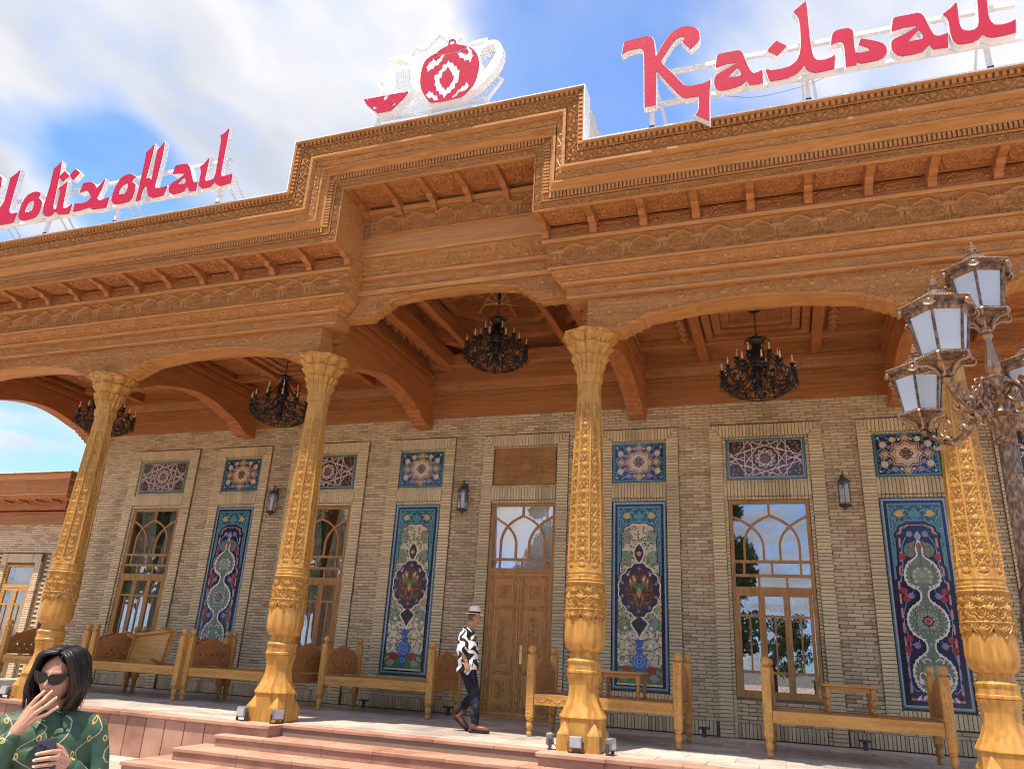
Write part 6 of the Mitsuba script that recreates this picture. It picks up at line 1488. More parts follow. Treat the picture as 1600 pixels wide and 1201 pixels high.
# ------------------------------------------------------------------ people
import manifold3d as m3
P('skin', mikit.proc(lambda p, n, uv: mikit.mix((.40, .215, .14), (.47, .265, .18), F_(p.x*14, p.y*14, p.z*14, 3))), .5, .45)
P('skin_man', mikit.proc(lambda p, n, uv: mikit.mix((.36, .19, .125), (.43, .235, .16), F_(p.x*14, p.y*14, p.z*14, 3))), .5, .4)
P('nail', (.72, .56, .52), .25, .5)
P('lips', (.36, .13, .11), .4, .5)
P('hair', mikit.proc(lambda p, n, uv: mikit.mix((.004, .0035, .0035), (.016, .012, .010), F_(p.x*40, p.y*40, p.z*6, 2))), .42, .4)
P('lens_dark', (.012, .010, .010), .12, .35)
P('phone_dark', (.03, .03, .04), .25, .6)
P('gold_metal', (.7, .5, .2), .3, .5, metallic=.9)
def shirt_fn(p, n, uv):
    w = F_(p.x*5, p.y*5, p.z*5, 2)*1.3
    a = (p.x*.67+p.y*.745)*19+w*1.5; b = p.z*19+w*1.2
    c = dr.abs(dr.sin(a*1.5+1.1*dr.sin(b*1.7))-.25*dr.cos(b*2.3))
    chain_ = mikit.smoothstep(.11, .07, c)*mikit.smoothstep(.15, .45, dr.abs(dr.sin((a*.9+b)*14)))
    cx, cy = dr.floor(a*.8), dr.floor(b*.8); fx, fy = a*.8-cx-.5, b*.8-cy-.5
    r = dr.sqrt(fx*fx*2+fy*fy)
    med = mikit.smoothstep(.22, .19, r)*mikit.smoothstep(.10, .13, r)*dr.select(mikit.cell_rand(cx, cy) > .72, 1.0, 0.0)
    base = mikit.mix((.030, .072, .042), (.042, .095, .055), F_(p.x*9, p.y*9, p.z*9, 2))
    base = mikit.mix(base, (.50, .47, .36), chain_*.75)
    return mikit.mix(base, (.50, .33, .09), med)
P('green_blouse', mikit.proc(shirt_fn), .55, .4, (mikit.proc(lambda p, n, uv: F_(p.x*9, p.y*9, p.z*7, 2), 3e-3), .010), sheen=.3)
def bw_fn(p, n, uv):
    a, b = p.x*13.0+p.y*5, p.z*11.0
    tri = lambda v: dr.abs(v-dr.floor(v)-.5)*2
    s = a+1.1*tri(b*.55)+.25*b; u = b+.9*tri(a*.45+.3)
    i, j = dr.floor(s*.8), dr.floor(u*.75)
    fs, fu = s*.8-i, u*.75-j
    e = dr.select(mikit.cell_rand(i, j, 3) > .5, fs-fu, fs+fu-1.0)
    black = dr.select(mikit.cell_rand(i, j, 7) > .5, 1.0, 0.0)
    t = mikit.smoothstep(-.05, .05, e)
    return mikit.mix((.80, .80, .79), (.018, .018, .022), t*black+(1-t)*(1-black))
P('black_white_shirt', mikit.proc(bw_fn), .7, .3)
P('jeans', mikit.proc(lambda p, n, uv: mikit.mix((.012, .014, .022), (.06, .07, .095), mikit.smoothstep(.55, .85, F_(p.x*9, p.y*9, p.z*5, 3)))), .85, .2)
P('straw', (.80, .73, .60), .8, .2)
P('black_cloth', (.015, .015, .017), .8, .2)
P('boot_leather', mikit.proc(lambda p, n, uv: mikit.mix((.10, .042, .022), (.17, .075, .04), F_(p.x*18, p.y*18, p.z*18, 2))), .4, .5)
P('boot_sole', (.03, .022, .018), .8, .2)
P('hair_grey', (.10, .09, .085), .7, .3)
P('print_white', (.6, .6, .62), .4, .4)
def limb(bones, edge=.008, it=8, n=20):
    """one continuous surface over bones ((p, r), (p, r)); refined and smoothed"""
    parts = []
    for (p, r), (q, s) in bones:
        parts.append(m3.Manifold.batch_hull([m3.Manifold.sphere(r, n).translate(list(map(float, p))), m3.Manifold.sphere(s, n).translate(list(map(float, q)))]))
    u = parts[0]
    for q in parts[1:]: u = u+q
    u = u.refine_to_length(edge).to_mesh()
    m = trimesh.Trimesh(u.vert_properties[:, :3], u.tri_verts, process=True)
    trimesh.smoothing.filter_taubin(m, .5, .53, it)
    return m
def chainb(*pr): return list(zip(pr[:-1], pr[1:]))
def head_mesh(w=.073, d=.092, h=.112, chin=.36):
    m = trimesh.creation.icosphere(5, 1.0); u = m.vertices
    x, y, z = u[:, 0]*w, u[:, 1]*d, u[:, 2]*h
    low = np.clip(-u[:, 2], 0, 1)
    x = x*(1-chin*low**1.6); y = np.where(u[:, 1] > 0, y*(1-.06*low), y*(1-.45*low**1.2))
    face = u[:, 1] > .1
    g = lambda cx, cz, sx, sz: np.exp(-((x-cx)/sx)**2-((z-cz)/sz)**2)*face
    y = y+.012*g(0, .0, .008, .030)+.020*g(0, -.022, .0115, .014)+.008*g(0, -.010, .010, .02)      # bridge, tip
    y = y+.004*g(-.012, -.027, .006, .006)+.004*g(.012, -.027, .006, .006)
    y = y-.010*g(-.032, .010, .015, .012)-.010*g(.032, .010, .015, .012)                         # sockets
    y = y+.006*g(-.032, .032, .022, .007)+.006*g(.032, .032, .022, .007)                           # brows
    y = y+.007*g(0, -.053, .020, .006)+.007*g(0, -.064, .017, .006)-.003*g(0, -.0585, .022, .0025)   # lips
    y = y+.010*g(0, -.094, .022, .016)                                                         # chin
    y = y+.004*g(-.045, -.018, .018, .02)+.004*g(.045, -.018, .018, .02)
    m.vertices = np.stack([x, y, z], 1)
    return m
def ear(s):
    m = trimesh.creation.icosphere(3, 1.0); v = m.vertices*[.010, .018, .030]; v[:, 0] += .006*(np.abs(m.vertices[:, 1]) > .5); m.vertices = v
    return m.apply_transform(trimesh.transformations.rotation_matrix(-s*.35, [0, 0, 1])).apply_translation([s*.074, -.008, -.004])
def frame_xf(o, X, Y):
    X = np.asarray(X, float); Y = np.asarray(Y, float)
    A = np.eye(4); A[:3, 0] = X; A[:3, 1] = Y; A[:3, 2] = [0, 0, 1]; A[:3, 3] = o; return A
def ap(m, A): return m.copy().apply_transform(A)
def rotm(*steps):
    A = np.eye(4)
    for a, ax in steps: A = A@trimesh.transformations.rotation_matrix(math.radians(a), ax)
    return A
# --- the woman: local axes x to the viewer's right, y towards the camera, z up from the ground
def build_woman():
    W = frame_xf([1.858, -11.72, GZ], [.667, .745, 0], [.745, -.667, 0])
    t = thing('person', 'woman in sunglasses and green chain print blouse raising a hand to her mouth', 'person')
    put = lambda nm, m, b, sm=True, par=t, **k: add(par, nm, ap(m, W), b, sm, **k)
    V = np.array
    # skin: head on a neck, both forearms and hands in one surface each with the body under the blouse
    H = np.eye(4); H[:3, 3] = [-.012, .012, 1.490]; H = H@rotm((24, [0, 0, 1]), (-9, [1, 0, 0]), (4, [0, 1, 0]))
    hd = ap(head_mesh(), H)
    neck = limb(chainb(((-.008, -.012, 1.45), .052), ((.0, -.022, 1.36), .050), ((.0, -.02, 1.29), .068)), .010)
    rh = []
    wr = ((-.121, .185, 1.283), .0225)
    kn = [((-.094, .162, 1.372), .0115), ((-.084, .170, 1.362), .0120), ((-.073, .174, 1.348), .0115), ((-.063, .172, 1.331), .0105)]
    md = [((-.076, .160, 1.408), .0090), ((-.052, .166, 1.400), .0092), ((-.037, .168, 1.378), .0088), ((-.026, .166, 1.349), .0080)]
    tp = [((-.058, .142, 1.431), .0070), ((-.030, .146, 1.432), .0072), ((-.008, .150, 1.408), .0068), ((.004, .150, 1.372), .0062)]
    for k in kn: rh += [(wr, k)]
    rh += [(kn[i], kn[i+1]) for i in range(3)]
    for i in range(4): rh += [(kn[i], md[i]), (md[i], tp[i])]
    rh += chainb(((-.112, .170, 1.305), .016), ((-.082, .135, 1.350), .0115), ((-.062, .118, 1.388), .0085))
    rh += chainb(((-.205, .135, 1.06), .040), ((-.150, .170, 1.20), .031), wr)
    r_arm = limb(rh, .0045, 6, 16)
    lw = ((.088, .215, 1.166), .023)
    kl = [((.050, .262, 1.218), .0112), ((.052, .268, 1.197), .0116), ((.054, .266, 1.176), .0112), ((.056, .258, 1.156), .0100)]
    ml = [((.020, .288, 1.220), .0088), ((.020, .294, 1.198), .0090), ((.022, .291, 1.176), .0086), ((.026, .280, 1.155), .0080)]
    tl = [((-.022, .280, 1.212), .0072), ((-.026, .286, 1.190), .0074), ((-.022, .284, 1.168), .0070), ((-.012, .274, 1.149), .0064)]
    lh = [(lw, k) for k in kl]+[(kl[i], kl[i+1]) for i in range(3)]
    for i in range(4): lh += [(kl[i], ml[i]), (ml[i], tl[i])]
    lh += chainb(((.078, .222, 1.19), .016), ((.055, .225, 1.225), .012), ((.025, .245, 1.245), .0085))
    lh += chainb(((.205, .03, 1.02), .040), ((.150, .125, 1.09), .030), lw)
    l_arm = limb(lh, .0045, 6, 16)
    body = trimesh.util.concatenate([hd, neck, r_arm, l_arm, ap(ear(1), H), ap(ear(-1), H)])
    put('body', body, 'skin')
    m = MB()
    for p, q in zip(tp, md): 
        d = V(p[0])-V(q[0]); d /= np.linalg.norm(d); n_ = trimesh.creation.icosphere(2, 1.0); n_.vertices *= [.0045, .0028, .0065]; m.mesh(n_.apply_translation(V(p[0])+d*.005+V([0, .0052, .001])))
    for p in tl: n_ = trimesh.creation.icosphere(2, 1.0); n_.vertices *= [.0065, .0028, .0045]; m.mesh(n_.apply_translation(V(p[0])+V([-.004, .0052, 0])))
    put('fingernails', m.get(), 'nail', stuff=True)
    c = arc(0, 0, .0105, 0, 360, 20); e = V(md[2][0])*.55+V(kn[2][0])*.45; put('ring', MB().tube([e+V([q[0]*.5, q[0]*.3, q[1]]) for q in c], .0022, 6, False).get(), 'gold_metal')
    lip = trimesh.creation.icosphere(3, 1.0); lip.vertices *= [.020, .006, .008]; put('lips', ap(lip.apply_translation([0, .0905, -.058]), H), 'lips')
    # blouse
    S = [((-.07, -.02, 1.315), .075), ((.07, -.02, 1.315), .075)]
    bl = chainb(((-.145, -.02, 1.275), .066), ((.0, -.015, 1.285), .085), ((.145, -.02, 1.275), .066))
    bl += chainb(((-.075, .0, 1.22), .108), ((-.06, .0, 1.05), .105), ((-.07, .0, .86), .12))+chainb(((.075, .0, 1.22), .108), ((.06, .0, 1.05), .105), ((.07, .0, .86), .12))
    bl += [(((-.075, .0, 1.2), .1), ((.075, .0, 1.2), .1)), (((-.06, .0, 1.05), .1), ((.06, .0, 1.05), .1)), (((-.07, .0, .88), .11), ((.07, .0, .88), .11)), (((-.065, .055, 1.17), .07), ((.065, .055, 1.17), .07))]
    bl += chainb(((-.165, -.02, 1.265), .066), ((-.222, .06, 1.10), .060), ((-.212, .135, 1.045), .056), ((-.165, .165, 1.15), .050), ((-.138, .178, 1.235), .040))
    bl += chainb(((.165, -.02, 1.265), .064), ((.208, -.01, 1.12), .060), ((.212, .03, 1.01), .058), ((.165, .12, 1.075), .052), ((.115, .195, 1.14), .040))
    b_ = limb(bl, .011, 6, 24)
    nrm = meshkit.fbm(b_.vertices*[16, 16, 9], 3, 4)-.5
    b_.vertices = b_.vertices+b_.vertex_normals*(nrm*.016)[:, None]
    put('blouse', b_, 'green_blouse')
    m = MB()                                              # open pointed collar
    for s in (-1, 1):
        a = [(s*.062, -.03, 1.375), (s*.066, .03, 1.355), (s*.035, .072, 1.325)]
        o = [(s*.082, -.035, 1.335), (s*.094, .045, 1.318), (s*.052, .098, 1.285)]
        q = np.array(a+o); th = np.array([0, .004, .004]); v = np.vstack([q, q-th]); f = [[0, 1, 4], [0, 4, 3], [1, 2, 5], [1, 5, 4], [6, 10, 7], [6, 9, 10], [7, 11, 8], [7, 10, 11], [2, 8, 11], [2, 11, 5], [3, 4, 10], [3, 10, 9], [4, 5, 11], [4, 11, 10]]
        m.add(v, f)
    put('collar', m.get(), 'green_blouse', False)
    for p, q, r in (((-.140, .177, 1.228), (-.131, .181, 1.258), .036), ((.122, .188, 1.135), (.100, .205, 1.156), .036)):
        c0, c1 = V(p), V(q); put('cuff', limb([((c0), r), ((c1), r*.9)][0:0] or [((tuple(c0), r), (tuple(c1), r*.93))], .006, 3), 'green_blouse')
    # trousers and shoes
    tr = chainb(((-.085, .0, .88), .105), ((-.09, .01, .48), .070), ((-.09, .0, .10), .052))+chainb(((.085, .0, .88), .105), ((.09, .01, .48), .070), ((.09, .0, .10), .052))+[(((-.08, 0, .88), .1), ((.08, 0, .88), .1))]
    put('trousers', limb(tr, .016, 6), 'black_cloth')
    for s in (-1, 1): put('shoe', limb(chainb(((s*.09, -.03, .04), .036), ((s*.09, .12, .034), .030)), .010, 4), 'boot_leather')
    # hair: a full bob, parted, of many locks over a shell
    sh = trimesh.creation.icosphere(5, 1.0); u = sh.vertices.copy()
    v = u*[.079, .102, .119]
    v[:, 2] = np.where(u[:, 2] < 0, u[:, 2]*.115, v[:, 2])
    front = (u[:, 1] > .30) & (u[:, 2] < .80-.55*np.abs(u[:, 0])) & (u[:, 2] > -2) & (np.abs(u[:, 0]) < .86)
    sh.vertices = v
    keep = ~front[sh.faces].all(1); sh.update_faces(keep)
    hr = [ap(sh.apply_translation([0, -.006, .008]), H)]
    r_ = random.Random(5); m = MB()
    for i in range(170):
        s = -1 if i % 2 else 1
        a = r_.uniform(-.2, 1.0) if s > 0 else r_.uniform(-.2, .95)
        y0 = .075-.15*r_.random(); top = np.array([.012+s*.004, y0, .124-.35*abs(y0)*abs(y0)*4])
        fy = y0*1.0+r_.uniform(-.02, .02); bulge = .078+.014*r_.random()
        len_ = r_.uniform(.090, .145)
        p = [top, np.array([s*bulge*.70, fy+.004, .098+r_.uniform(-.006, .006)]), np.array([s*bulge, fy*.95-.004, .03]), np.array([s*(bulge+.010+r_.uniform(-.006, .006)), fy*.9-.01+r_.uniform(-.014, .014), -.045]), np.array([s*(bulge-.012+r_.uniform(-.012, .012)), fy*.8+r_.uniform(-.01, .02), -len_])]
        m.tube(catmull(p, 7), np.interp(np.linspace(0, 1, 29), [0, .3, .8, 1], [.006, .011, .010, .002]), 6)
    for i in range(60):                                   # back of the bob
        a = r_.uniform(-1.2, 1.2); R = .108
        p = [np.array([.012, -.05, .120]), np.array([R*.7*math.sin(a), -.10*math.cos(a)-.02, .09]), np.array([R*math.sin(a), -.115*math.cos(a), .0]), np.array([R*.97*math.sin(a), -.112*math.cos(a), -.06]), np.array([R*.85*math.sin(a), -.095*math.cos(a), -.115])]
        m.tube(catmull(p, 6), np.interp(np.linspace(0, 1, 25), [0, .3, .8, 1], [.006, .012, .011, .002]), 6)
    for i in range(70):                                   # loose strands
        s = r_.choice((-1, 1)); y0 = .07-.15*r_.random(); bl_ = .088+.018*r_.random(); w_ = r_.uniform(-.02, .02)
        p = [np.array([.012, y0, .126]), np.array([s*bl_*.75, y0, .09]), np.array([s*bl_, y0+w_*.5, .02]), np.array([s*(bl_+.012*r_.random()), y0*.8+w_, -.06]), np.array([s*(bl_-.02+.03*r_.random()), y0*.7+w_, -.11-.04*r_.random()])]
        m.tube(catmull(p, 6), .0011, 4)
    hr.append(ap(m.get(), H))
    put('hair', trimesh.util.concatenate(hr), 'hair')
    # sunglasses
    gk = part_key(t, 'sunglasses'); 
    def lens(s):
        o = catmull([(s*.006, .012), (s*.020, .020), (s*.050, .023), (s*.064, .026), (s*.062, .008), (s*.050, -.012), (s*.030, -.018), (s*.012, -.010)], 6, True)
        return Polygon(o).buffer(0)
    def bend(g, y, th):
        q = MB().poly(g, 0, th).get(); q = q.subdivide().subdivide(); v = q.vertices.copy(); yy = y-v[:, 1]-(np.abs(v[:, 0])/.075)**2*.022; q.vertices = np.stack([v[:, 0], yy, v[:, 2]+.008], 1); return q
    fr_ = unary_union([lens(1).buffer(.0035), lens(-1).buffer(.0035), sbox(-.012, .004, .012, .010)]).difference(unary_union([lens(1), lens(-1)]).buffer(-.001))
    add(gk, 'frame', ap(bend(fr_, .1085, .005), W@H), 'lens_dark'); add(gk, 'lens', ap(bend(lens(1), .107, .002), W@H), 'lens_dark'); add(gk, 'lens', ap(bend(lens(-1), .107, .002), W@H), 'lens_dark')
    for s in (-1, 1): add(gk, 'temple', ap(MB().tube([(s*.066, .088, .030), (s*.078, .04, .026), (s*.079, -.01, .018)], .0035, 6).get(), W@H), 'lens_dark')
    # the phone in her left hand
    ph = thing('phone', 'dark phone held in the hand of the woman', 'phone')
    A = np.eye(4); A[:3, 3] = [.010, .268, 1.192]; A = W@A@rotm((-10, [0, 1, 0]), (14, [1, 0, 0]), (12, [0, 0, 1]))
    add(ph, 'case', ap(trimesh.Trimesh(*(lambda b: (b.vertices, b.faces))(chbox(.072, .009, .150, .004))), A), 'phone_dark', 30)
    add(ph, 'screen', ap(MB().box(-.032, .032, -.0055, -.0046, -.07, .07).get(), A), 'lens_dark')
    m = MB()
    for x, z in ((-.020, .052), (-.020, .030), (-.004, .041)): m.add(*(lambda q: (q.vertices, q.faces))(trimesh.creation.cylinder(.0075, .003, sections=16).apply_transform(rotm((90, [1, 0, 0]))).apply_translation([x, .0055, z])))
    add(ph, 'camera_lenses', ap(m.get(), A), 'lens_dark', stuff=True)
build_woman()
# --- the man: local x = his forward direction (to the right), y to his left, z up
def build_man():
    fwd = np.array([.975, .22, 0]); left = np.array([-.22, .975, 0])
    A = np.eye(4); A[:3, 0] = fwd; A[:3, 1] = left; A[:3, 3] = [.25, -3.12, .006]
    t = thing('person', 'man in a straw hat and black and white shirt walking past the carved door', 'person')
    put = lambda nm, m, b, sm=True, par=t, **k: add(par, nm, ap(m, A), b, sm, **k)
    H = np.eye(4); H[:3, 3] = [.085, -.01, 1.605]; H = H@rotm((-90+12, [0, 0, 1]), (-8, [1, 0, 0]))
    hd = ap(head_mesh(.075, .096, .116, .28), H)
    nk = limb(chainb(((.06, -.005, 1.56), .056), ((.03, 0, 1.47), .058), ((.01, 0, 1.40), .075)), .012)
    wr = ((.045, -.245, .975), .026); sh = ((-.005, -.205, 1.385), .056)
    bones = chainb(sh, ((-.045, -.25, 1.13), .043), ((-.02, -.25, 1.08), .036), wr)
    kn = [((.085, -.245, .905), .0125), ((.072, -.258, .898), .013), ((.055, -.262, .895), .0125), ((.038, -.258, .90), .0115)]
    bones += [(wr, k) for k in kn]+[(kn[i], kn[i+1]) for i in range(3)]
    for i, k in enumerate(kn):
        p = np.array(k[0]); a = p+[.012, -.004, -.036]; b_ = a+[.006, .022, -.020]
        bones += chainb((tuple(p), .0115), (tuple(a), .0098), (tuple(b_), .0085))
    bones += chainb(((.062, -.235, .95), .016), ((.095, -.225, .92), .012), ((.108, -.225, .885), .0095))
    ra = limb(bones, .008, 5, 16)
    la = limb(chainb(((-.005, .205, 1.385), .056), ((-.05, .25, 1.13), .043), ((.06, .235, .98), .028), ((.085, .235, .90), .030), ((.10, .225, .85), .018)), .012)
    put('body', trimesh.util.concatenate([hd, nk, ra, la, ap(ear(1), H), ap(ear(-1), H)]), 'skin_man')
    st = [((0, -.10), (0, .10))]
    s_ = []
    for z, w, r, x in ((1.36, .14, .095, .0), (1.25, .12, .13, .015), (1.10, .105, .142, .03), (.97, .10, .150, .035), (.875, .105, .150, .035)):
        s_.append((((x, -w, z), r), ((x, w, z), r)))
    bl = list(s_)
    for i in range(len(s_)-1):
        for k in (0, 1): bl.append((s_[i][k], s_[i+1][k]))
    for s in (-1, 1): bl += chainb(((.0, s*.165, 1.375), .085), ((-.01, s*.205, 1.36), .080), ((-.03, s*.238, 1.22), .080), ((-.035, s*.246, 1.13), .080))
    b_ = limb(bl, .016, 6, 24); v = b_.vertices
    v[:, 2] = np.maximum(v[:, 2], .835+.03*np.sin(v[:, 0]*9)); b_.vertices = v+b_.vertex_normals*((meshkit.fbm(v*[9, 9, 6], 3, 8)-.5)*.03)[:, None]
    put('shirt', b_, 'black_white_shirt')
    lg = chainb(((.02, -.09, .90), .115), ((.17, -.10, .53), .080), ((.19, -.10, .46), .074), ((.215, -.10, .14), .058))
    rg = chainb(((.02, .09, .90), .115), ((.15, .10, .54), .080), ((.12, .10, .47), .072), ((-.08, .10, .25), .057))
    j = limb(lg+rg+[(((.02, -.09, .90), .11), ((.02, .09, .90), .11))], .014, 6); j.vertices = j.vertices+j.vertex_normals*((meshkit.fbm(j.vertices*[14, 14, 20], 3, 2)-.5)*.03)[:, None]
    put('jeans', j, 'jeans')
    def boot(Mx):
        up = limb(chainb(((.0, 0, .17), .056), ((.0, 0, .07), .052), ((.06, 0, .055), .046), ((.15, 0, .045), .044), ((.20, 0, .038), .036)), .010, 5); v = up.vertices; v[:, 2] = np.maximum(v[:, 2], .022)
        k = add(t, 'boot', ap(ap(up, Mx), A), 'boot_leather', True)
        g = unary_union([Point(-.02, 0).buffer(.048), Point(.18, 0).buffer(.05), sbox(-.02, -.044, .18, .046)]).buffer(.004)
        add(k, 'sole', ap(ap(MB().poly(g, .0, .024, 'xy').get(), Mx), A), 'boot_sole')
    B = np.eye(4); B[:3, 3] = [.205, -.10, 0]; boot(B)
    B = np.eye(4); B[:3, 3] = [-.115, .10, .135]; boot(B@rotm((38, [0, 1, 0])))
    hk = part_key(t, 'hat')
    hp = [(.0, .125), (.05, .128), (.075, .118), (.088, .09), (.096, .03), (.098, .0), (.125, -.008), (.150, -.004), (.152, -.001), (.126, -.004), (.100, .004)]
    m = MB().lathe(hp, 48, mod=lambda g, i: 1+.06*np.cos(2*g)*(i >= 0)).get(); v = m.vertices; dent = np.exp(-(v[:, 0]/.025)**2)*(v[:, 2] > .08)*(np.abs(v[:, 1]) < .07)*.022; v[:, 2] -= dent; v[:, 2] += np.where(np.hypot(v[:, 0], v[:, 1]) > .11, .10*(np.abs(v[:, 0])-.05)*.5-.08*np.maximum(v[:, 1]-.1, 0), 0); m.vertices = v
    HH = H.copy(); HT = np.eye(4); HT[:3, 3] = [0, -.006, .062]
    add(hk, 'straw_crown', ap(m, A@H@HT@rotm((6, [1, 0, 0]))), 'straw', True)
    add(hk, 'band', ap(MB().lathe([(.1005, .004), (.0985, .034), (.095, .036), (.098, .002)], 48, mod=lambda g, i: 1+.06*np.cos(2*g)).get(), A@H@HT@rotm((6, [1, 0, 0]))), 'black_cloth', True)
    hr = trimesh.creation.icosphere(4, 1.0); u = hr.vertices; hr.vertices = u*[.079, .100, .118]; keep = ~((u[:, 1] > .05) | (u[:, 2] < -.35) | (u[:, 2] > .62))[hr.faces].all(1); hr.update_faces(keep); put('hair', ap(hr, H), 'hair_grey')
    put('bracelet', MB().tube([np.array([.042, -.245, .985])+np.array([.030*math.cos(q), .030*math.sin(q), .004*math.cos(q)]) for q in np.linspace(0, 6.28, 20)], .004, 6, False).get(), 'gold_metal')
    ph = thing('phone', 'phone in a patterned case in the hand of the walking man', 'phone')
    B = np.eye(4); B[:3, 3] = [.092, -.238, .862]; B = A@B@rotm((35, [0, 1, 0]))
    add(ph, 'case', ap(MB().box(-.037, .037, -.005, .005, -.075, .075, .004).get(), B), 'print_white'); add(ph, 'print', ap(MB().poly(unary_union([scatter(12, -.03, .03, -.065, .065, 3, lambda a, z, r_: flower(a, z, .011, 5), .02)]), -.0062, -.0050).get(), B), 'black_cloth', stuff=True)
build_man()
# ------------------------------------------------------------------ the lower building at the left
lb = thing('low_building', 'lower brick building with a wooden cornice behind the far left column', 'building')
BX, BY = -14.25, 1.5
add(lb, 'wall', MB().poly(sbox(-40, GZ, BX, 4.3).difference(unary_union([sbox(-15.95, .35, -14.85, 2.80), sbox(-18.6, .35, -17.5, 2.8)])), BY+.015, BY+.35).box(BX-.35, BX, BY+.35, 12, GZ, 4.3).get(), 'mortar')
m = MB(); r2 = random.Random(3); z = -.55; row = 0
def bcol(dark): return np.clip(np.array((.58, .475, .32) if r2.random() > dark else (.45, .33, .22))*r2.uniform(.95, 1.08), 0, 1)
while z < 3.92:
    x = -22-(row % 2)*.125
    while x < BX-.02:
        xa, xb = x, min(x+.238, BX)
        if not (z < 3.1 and any(xb > c-.78 and xa < c+.78 for c in (-15.4, -18.05))): 
            v, f = brick_mesh(np.array([(xa, z), (xb, z), (xb, z+.05), (xa, z+.05)]), BY+r2.uniform(-.003, .003), BY+.03); m.add(v, f, bcol(.28))
        x += .25
    z += .0615; row += 1
for c in (-15.4, -18.05):
    for s in (-1, 1):
        z = -.55
        while z < 2.84:
            xa, xb = sorted((c+s*.56, c+s*.775)); v, f = brick_mesh(np.array([(xa, z), (xb, z), (xb, z+.05), (xa, z+.05)]), BY-.06, BY+.03); m.add(v, f, bcol(.05)); z += .0615
    for s in (-1, 1): wb = sorted((c+s*.565, c+s*.77)); rest_ = add(lb, 'frame_bed', MB().box(wb[0], wb[1], BY-.05, BY+.02, GZ, 3.09).get(), 'mortar')
    x = c-.775
    while x < c+.75: v, f = brick_mesh(np.array([(x, 2.86), (x+.05, 2.86), (x+.05, 3.09), (x, 3.09)]), BY-.06, BY+.03); m.add(v, f, bcol(.05)); x += .0615
add(lb, 'brickwork', m.get(), 'brick', stuff=True, color=m.col())
for c in (-15.4, -18.05):
    w = part_key(lb, 'window'); o = .545
    F = lambda nm, g, y=BY+.0, th=.06, b='wood_takht': add(w, nm, MB().poly(affinity.translate(g, c, 0), y, y+th).get(), b)
    F('frame', frame_poly(-o, o, .36, 2.79, .06)); F('transom', sbox(-o+.06, 2.16, o-.06, 2.25), BY-.003)
    for k in range(2):
        a, b_ = -o+.062+k*.483, -o+.062+(k+1)*.483-.002
        F('sash', frame_poly(a, b_, .42, 2.158, .06), BY+.006, .05); F('glazing_bar', unary_union([sbox(a+.06, 1.70, b_-.06, 1.74), sbox((a+b_)/2-.014, .48, (a+b_)/2+.014, 1.7)]), BY+.012, .03)
    add(w, 'pane', MB().add([[c-.5, BY+.035, .4], [c+.5, BY+.035, .4], [c+.5, BY+.035, 2.75], [c-.5, BY+.035, 2.75]], [[0, 1, 2, 3]]).get(), 'glass')
    u, v = np.meshgrid(np.linspace(-.6, .6, 120), np.linspace(.3, 2.9, 4)); add(w, 'curtain', grid_mesh(np.stack([c+u, BY+.28+.035*np.sin(u*44), v], -1)), 'curtain', True)
add(lb, 'back_room', MB().box(-40, BX-.4, 2.6, 2.7, GZ, 4.3).get(), 'room_dark')
cy = BY-.72
for nm, z0, z1, ya in (('fascia', 3.92, 4.22, BY-.08), ('moulding', 4.22, 4.27, BY-.14)):
    add(lb, nm, MB().box(-40, BX+.08 if nm == 'fascia' else BX+.14, ya, 12, z0, z1).get(), 'wood_deep')
prof = [(BY-.10, 4.55), (cy+.10, 4.55), (cy+.08, 4.62), (cy+.02, 4.64), (cy+.03, 4.70), (cy-.03, 4.86), (cy-.04, 5.02), (cy-.10, 5.05), (cy-.12, 5.20), (cy-.12, 5.24)]
def ring_prof(i): y, z = prof[i]; o = BY-y; return [(-40, y, z), (BX+o, y, z), (BX+o, 12, z)]
m = MB()
for i in range(len(prof)-1):
    a, b_ = ring_prof(i), ring_prof(i+1)
    for k in (0, 1): m.add([a[k], a[k+1], b_[k+1], b_[k]], [[0, 1, 2, 3]])
add(lb, 'cornice', m.get(), 'wood_deep')
add(lb, 'flashing', MB().box(-40, BX+.86, BY-.86, 12, 5.243, 5.262).get(), 'flashing')
add(lb, 'core', MB().box(-40, BX+.3, BY-.3, 12, 4.31, 5.1).get(), 'wood_deep')
for k in range(16): bracket(BX+.02-k*.62, 4.55, .10, BY-.06, cy+.12, lb)
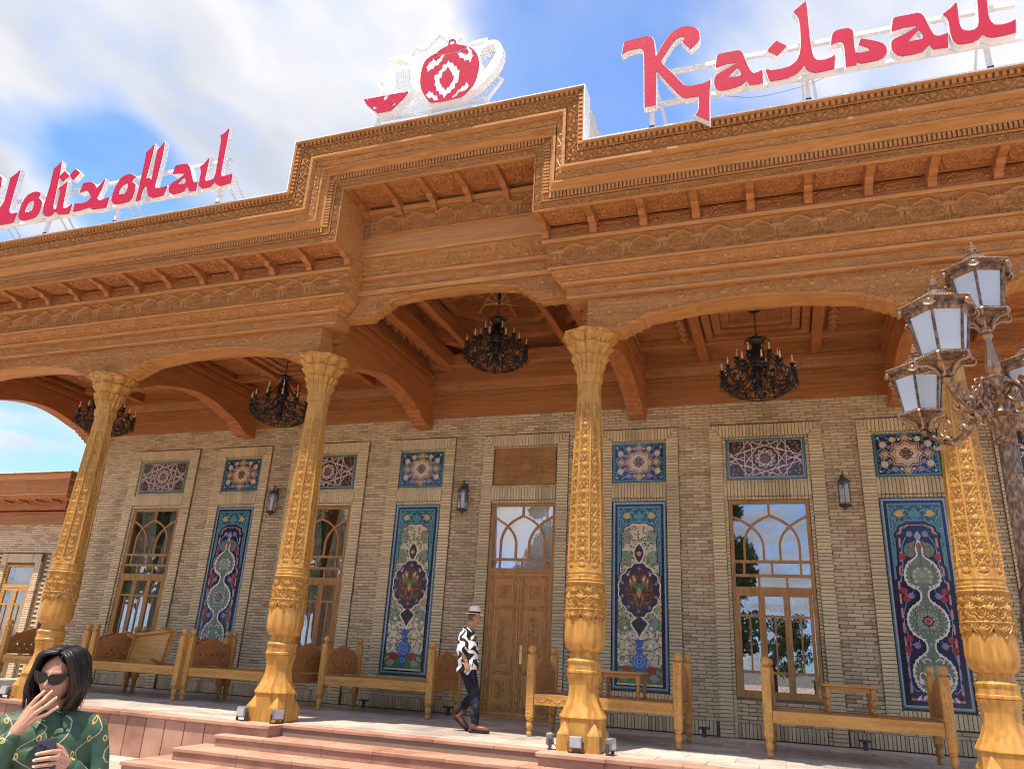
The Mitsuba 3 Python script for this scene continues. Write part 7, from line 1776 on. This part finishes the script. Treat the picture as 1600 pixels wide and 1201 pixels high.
# ------------------------------------------------------------------ trees across the square (mirrored in the panes)
P('bark', (.12, .085, .06), .9, .1)
scene['leaf'] = {'type': 'twosided', 'bsdf': {'type': 'principled', 'base_color': mikit.proc(lambda p, n, uv: mikit.mix((.045, .085, .032), (.10, .15, .055), F_(p.x*1.2, p.y*1.2, p.z*1.2, 2))), 'roughness': .55, 'specular': .3}}
def tree_mesh(h, rc, seed, narrow):
    r_ = np.random.RandomState(seed); n = 5200
    m = MB(); m.tube([(0, 0, 0), (.05, .03, h*.3), (.0, .08, h*.6), (.06, .0, h*.92)], [.22, .17, .10, .03], 8)
    C = []
    for k in range(26):
        a = r_.uniform(0, 6.28); z = h*(.25+.68*r_.rand()); R = rc*(1-.55*abs(z/h-.5))*(r_.rand()**.5)*(.55 if narrow else 1)
        c = np.array([R*math.cos(a), R*math.sin(a), z]); C.append((c, rc*r_.uniform(.22, .42)))
        m.tube([(0, .04, z*.72), tuple(c*[.5, .5, .94]), tuple(c)], [.07, .04, .015], 5)
    k = r_.randint(0, len(C), n); d = r_.normal(size=(n, 3)); d /= np.linalg.norm(d, axis=1, keepdims=True)
    p = np.array([C[i][0] for i in k])+d*(np.array([C[i][1] for i in k])*r_.rand(n)**.4)[:, None]
    s = r_.uniform(.14, .27, n)[:, None]; a = r_.normal(size=(n, 3)); a /= np.linalg.norm(a, axis=1, keepdims=True); b = np.cross(a, r_.normal(size=(n, 3))); b /= np.linalg.norm(b, axis=1, keepdims=True)
    v = np.stack([p-a*s, p+b*s*.45, p+a*s, p-b*s*.45], 1).reshape(-1, 3); f = np.arange(4*n).reshape(-1, 4)
    return m.get(), (v, np.vstack([f[:, [0, 1, 2]], f[:, [0, 2, 3]]]))
TM = [[mikit.ply(a, 'bark', 40), mikit.ply(b, 'leaf')] for a, b in (tree_mesh(9.5, 3.0, 1, False), tree_mesh(12, 2.4, 2, True))]
SPOTS = [(-3.5, -27, 0, 1.0), (-9.5, -33, 1, 1.1), (2.2, -30, 1, .95), (11.5, -30, 0, .9), (-22, -23, 0, 1.35), (-30, -22, 0, 1.5), (-38, -27, 1, 1.3), (-14, -25, 0, 1.15), (-27, -31, 0, 1.4), (18, -34, 1, 1.1)]
SPOTS += [(-48+8.5*i+(i*37 % 5), -46-(i*13 % 7), i % 2, .50+.05*(i*29 % 4)) for i in range(12)]
for i, (x, y, k, s) in enumerate(SPOTS):
    t = thing('tree', 'green tree across the square, seen only as a reflection in the panes', 'tree', 'trees across the square')
    for nm, d in zip(('trunk', 'crown'), TM[k]): add(t, nm, d, None, xf=T().translate([x, y, GZ]).rotate([0, 0, 1], 50.*i).scale(s), stuff=nm == 'crown')
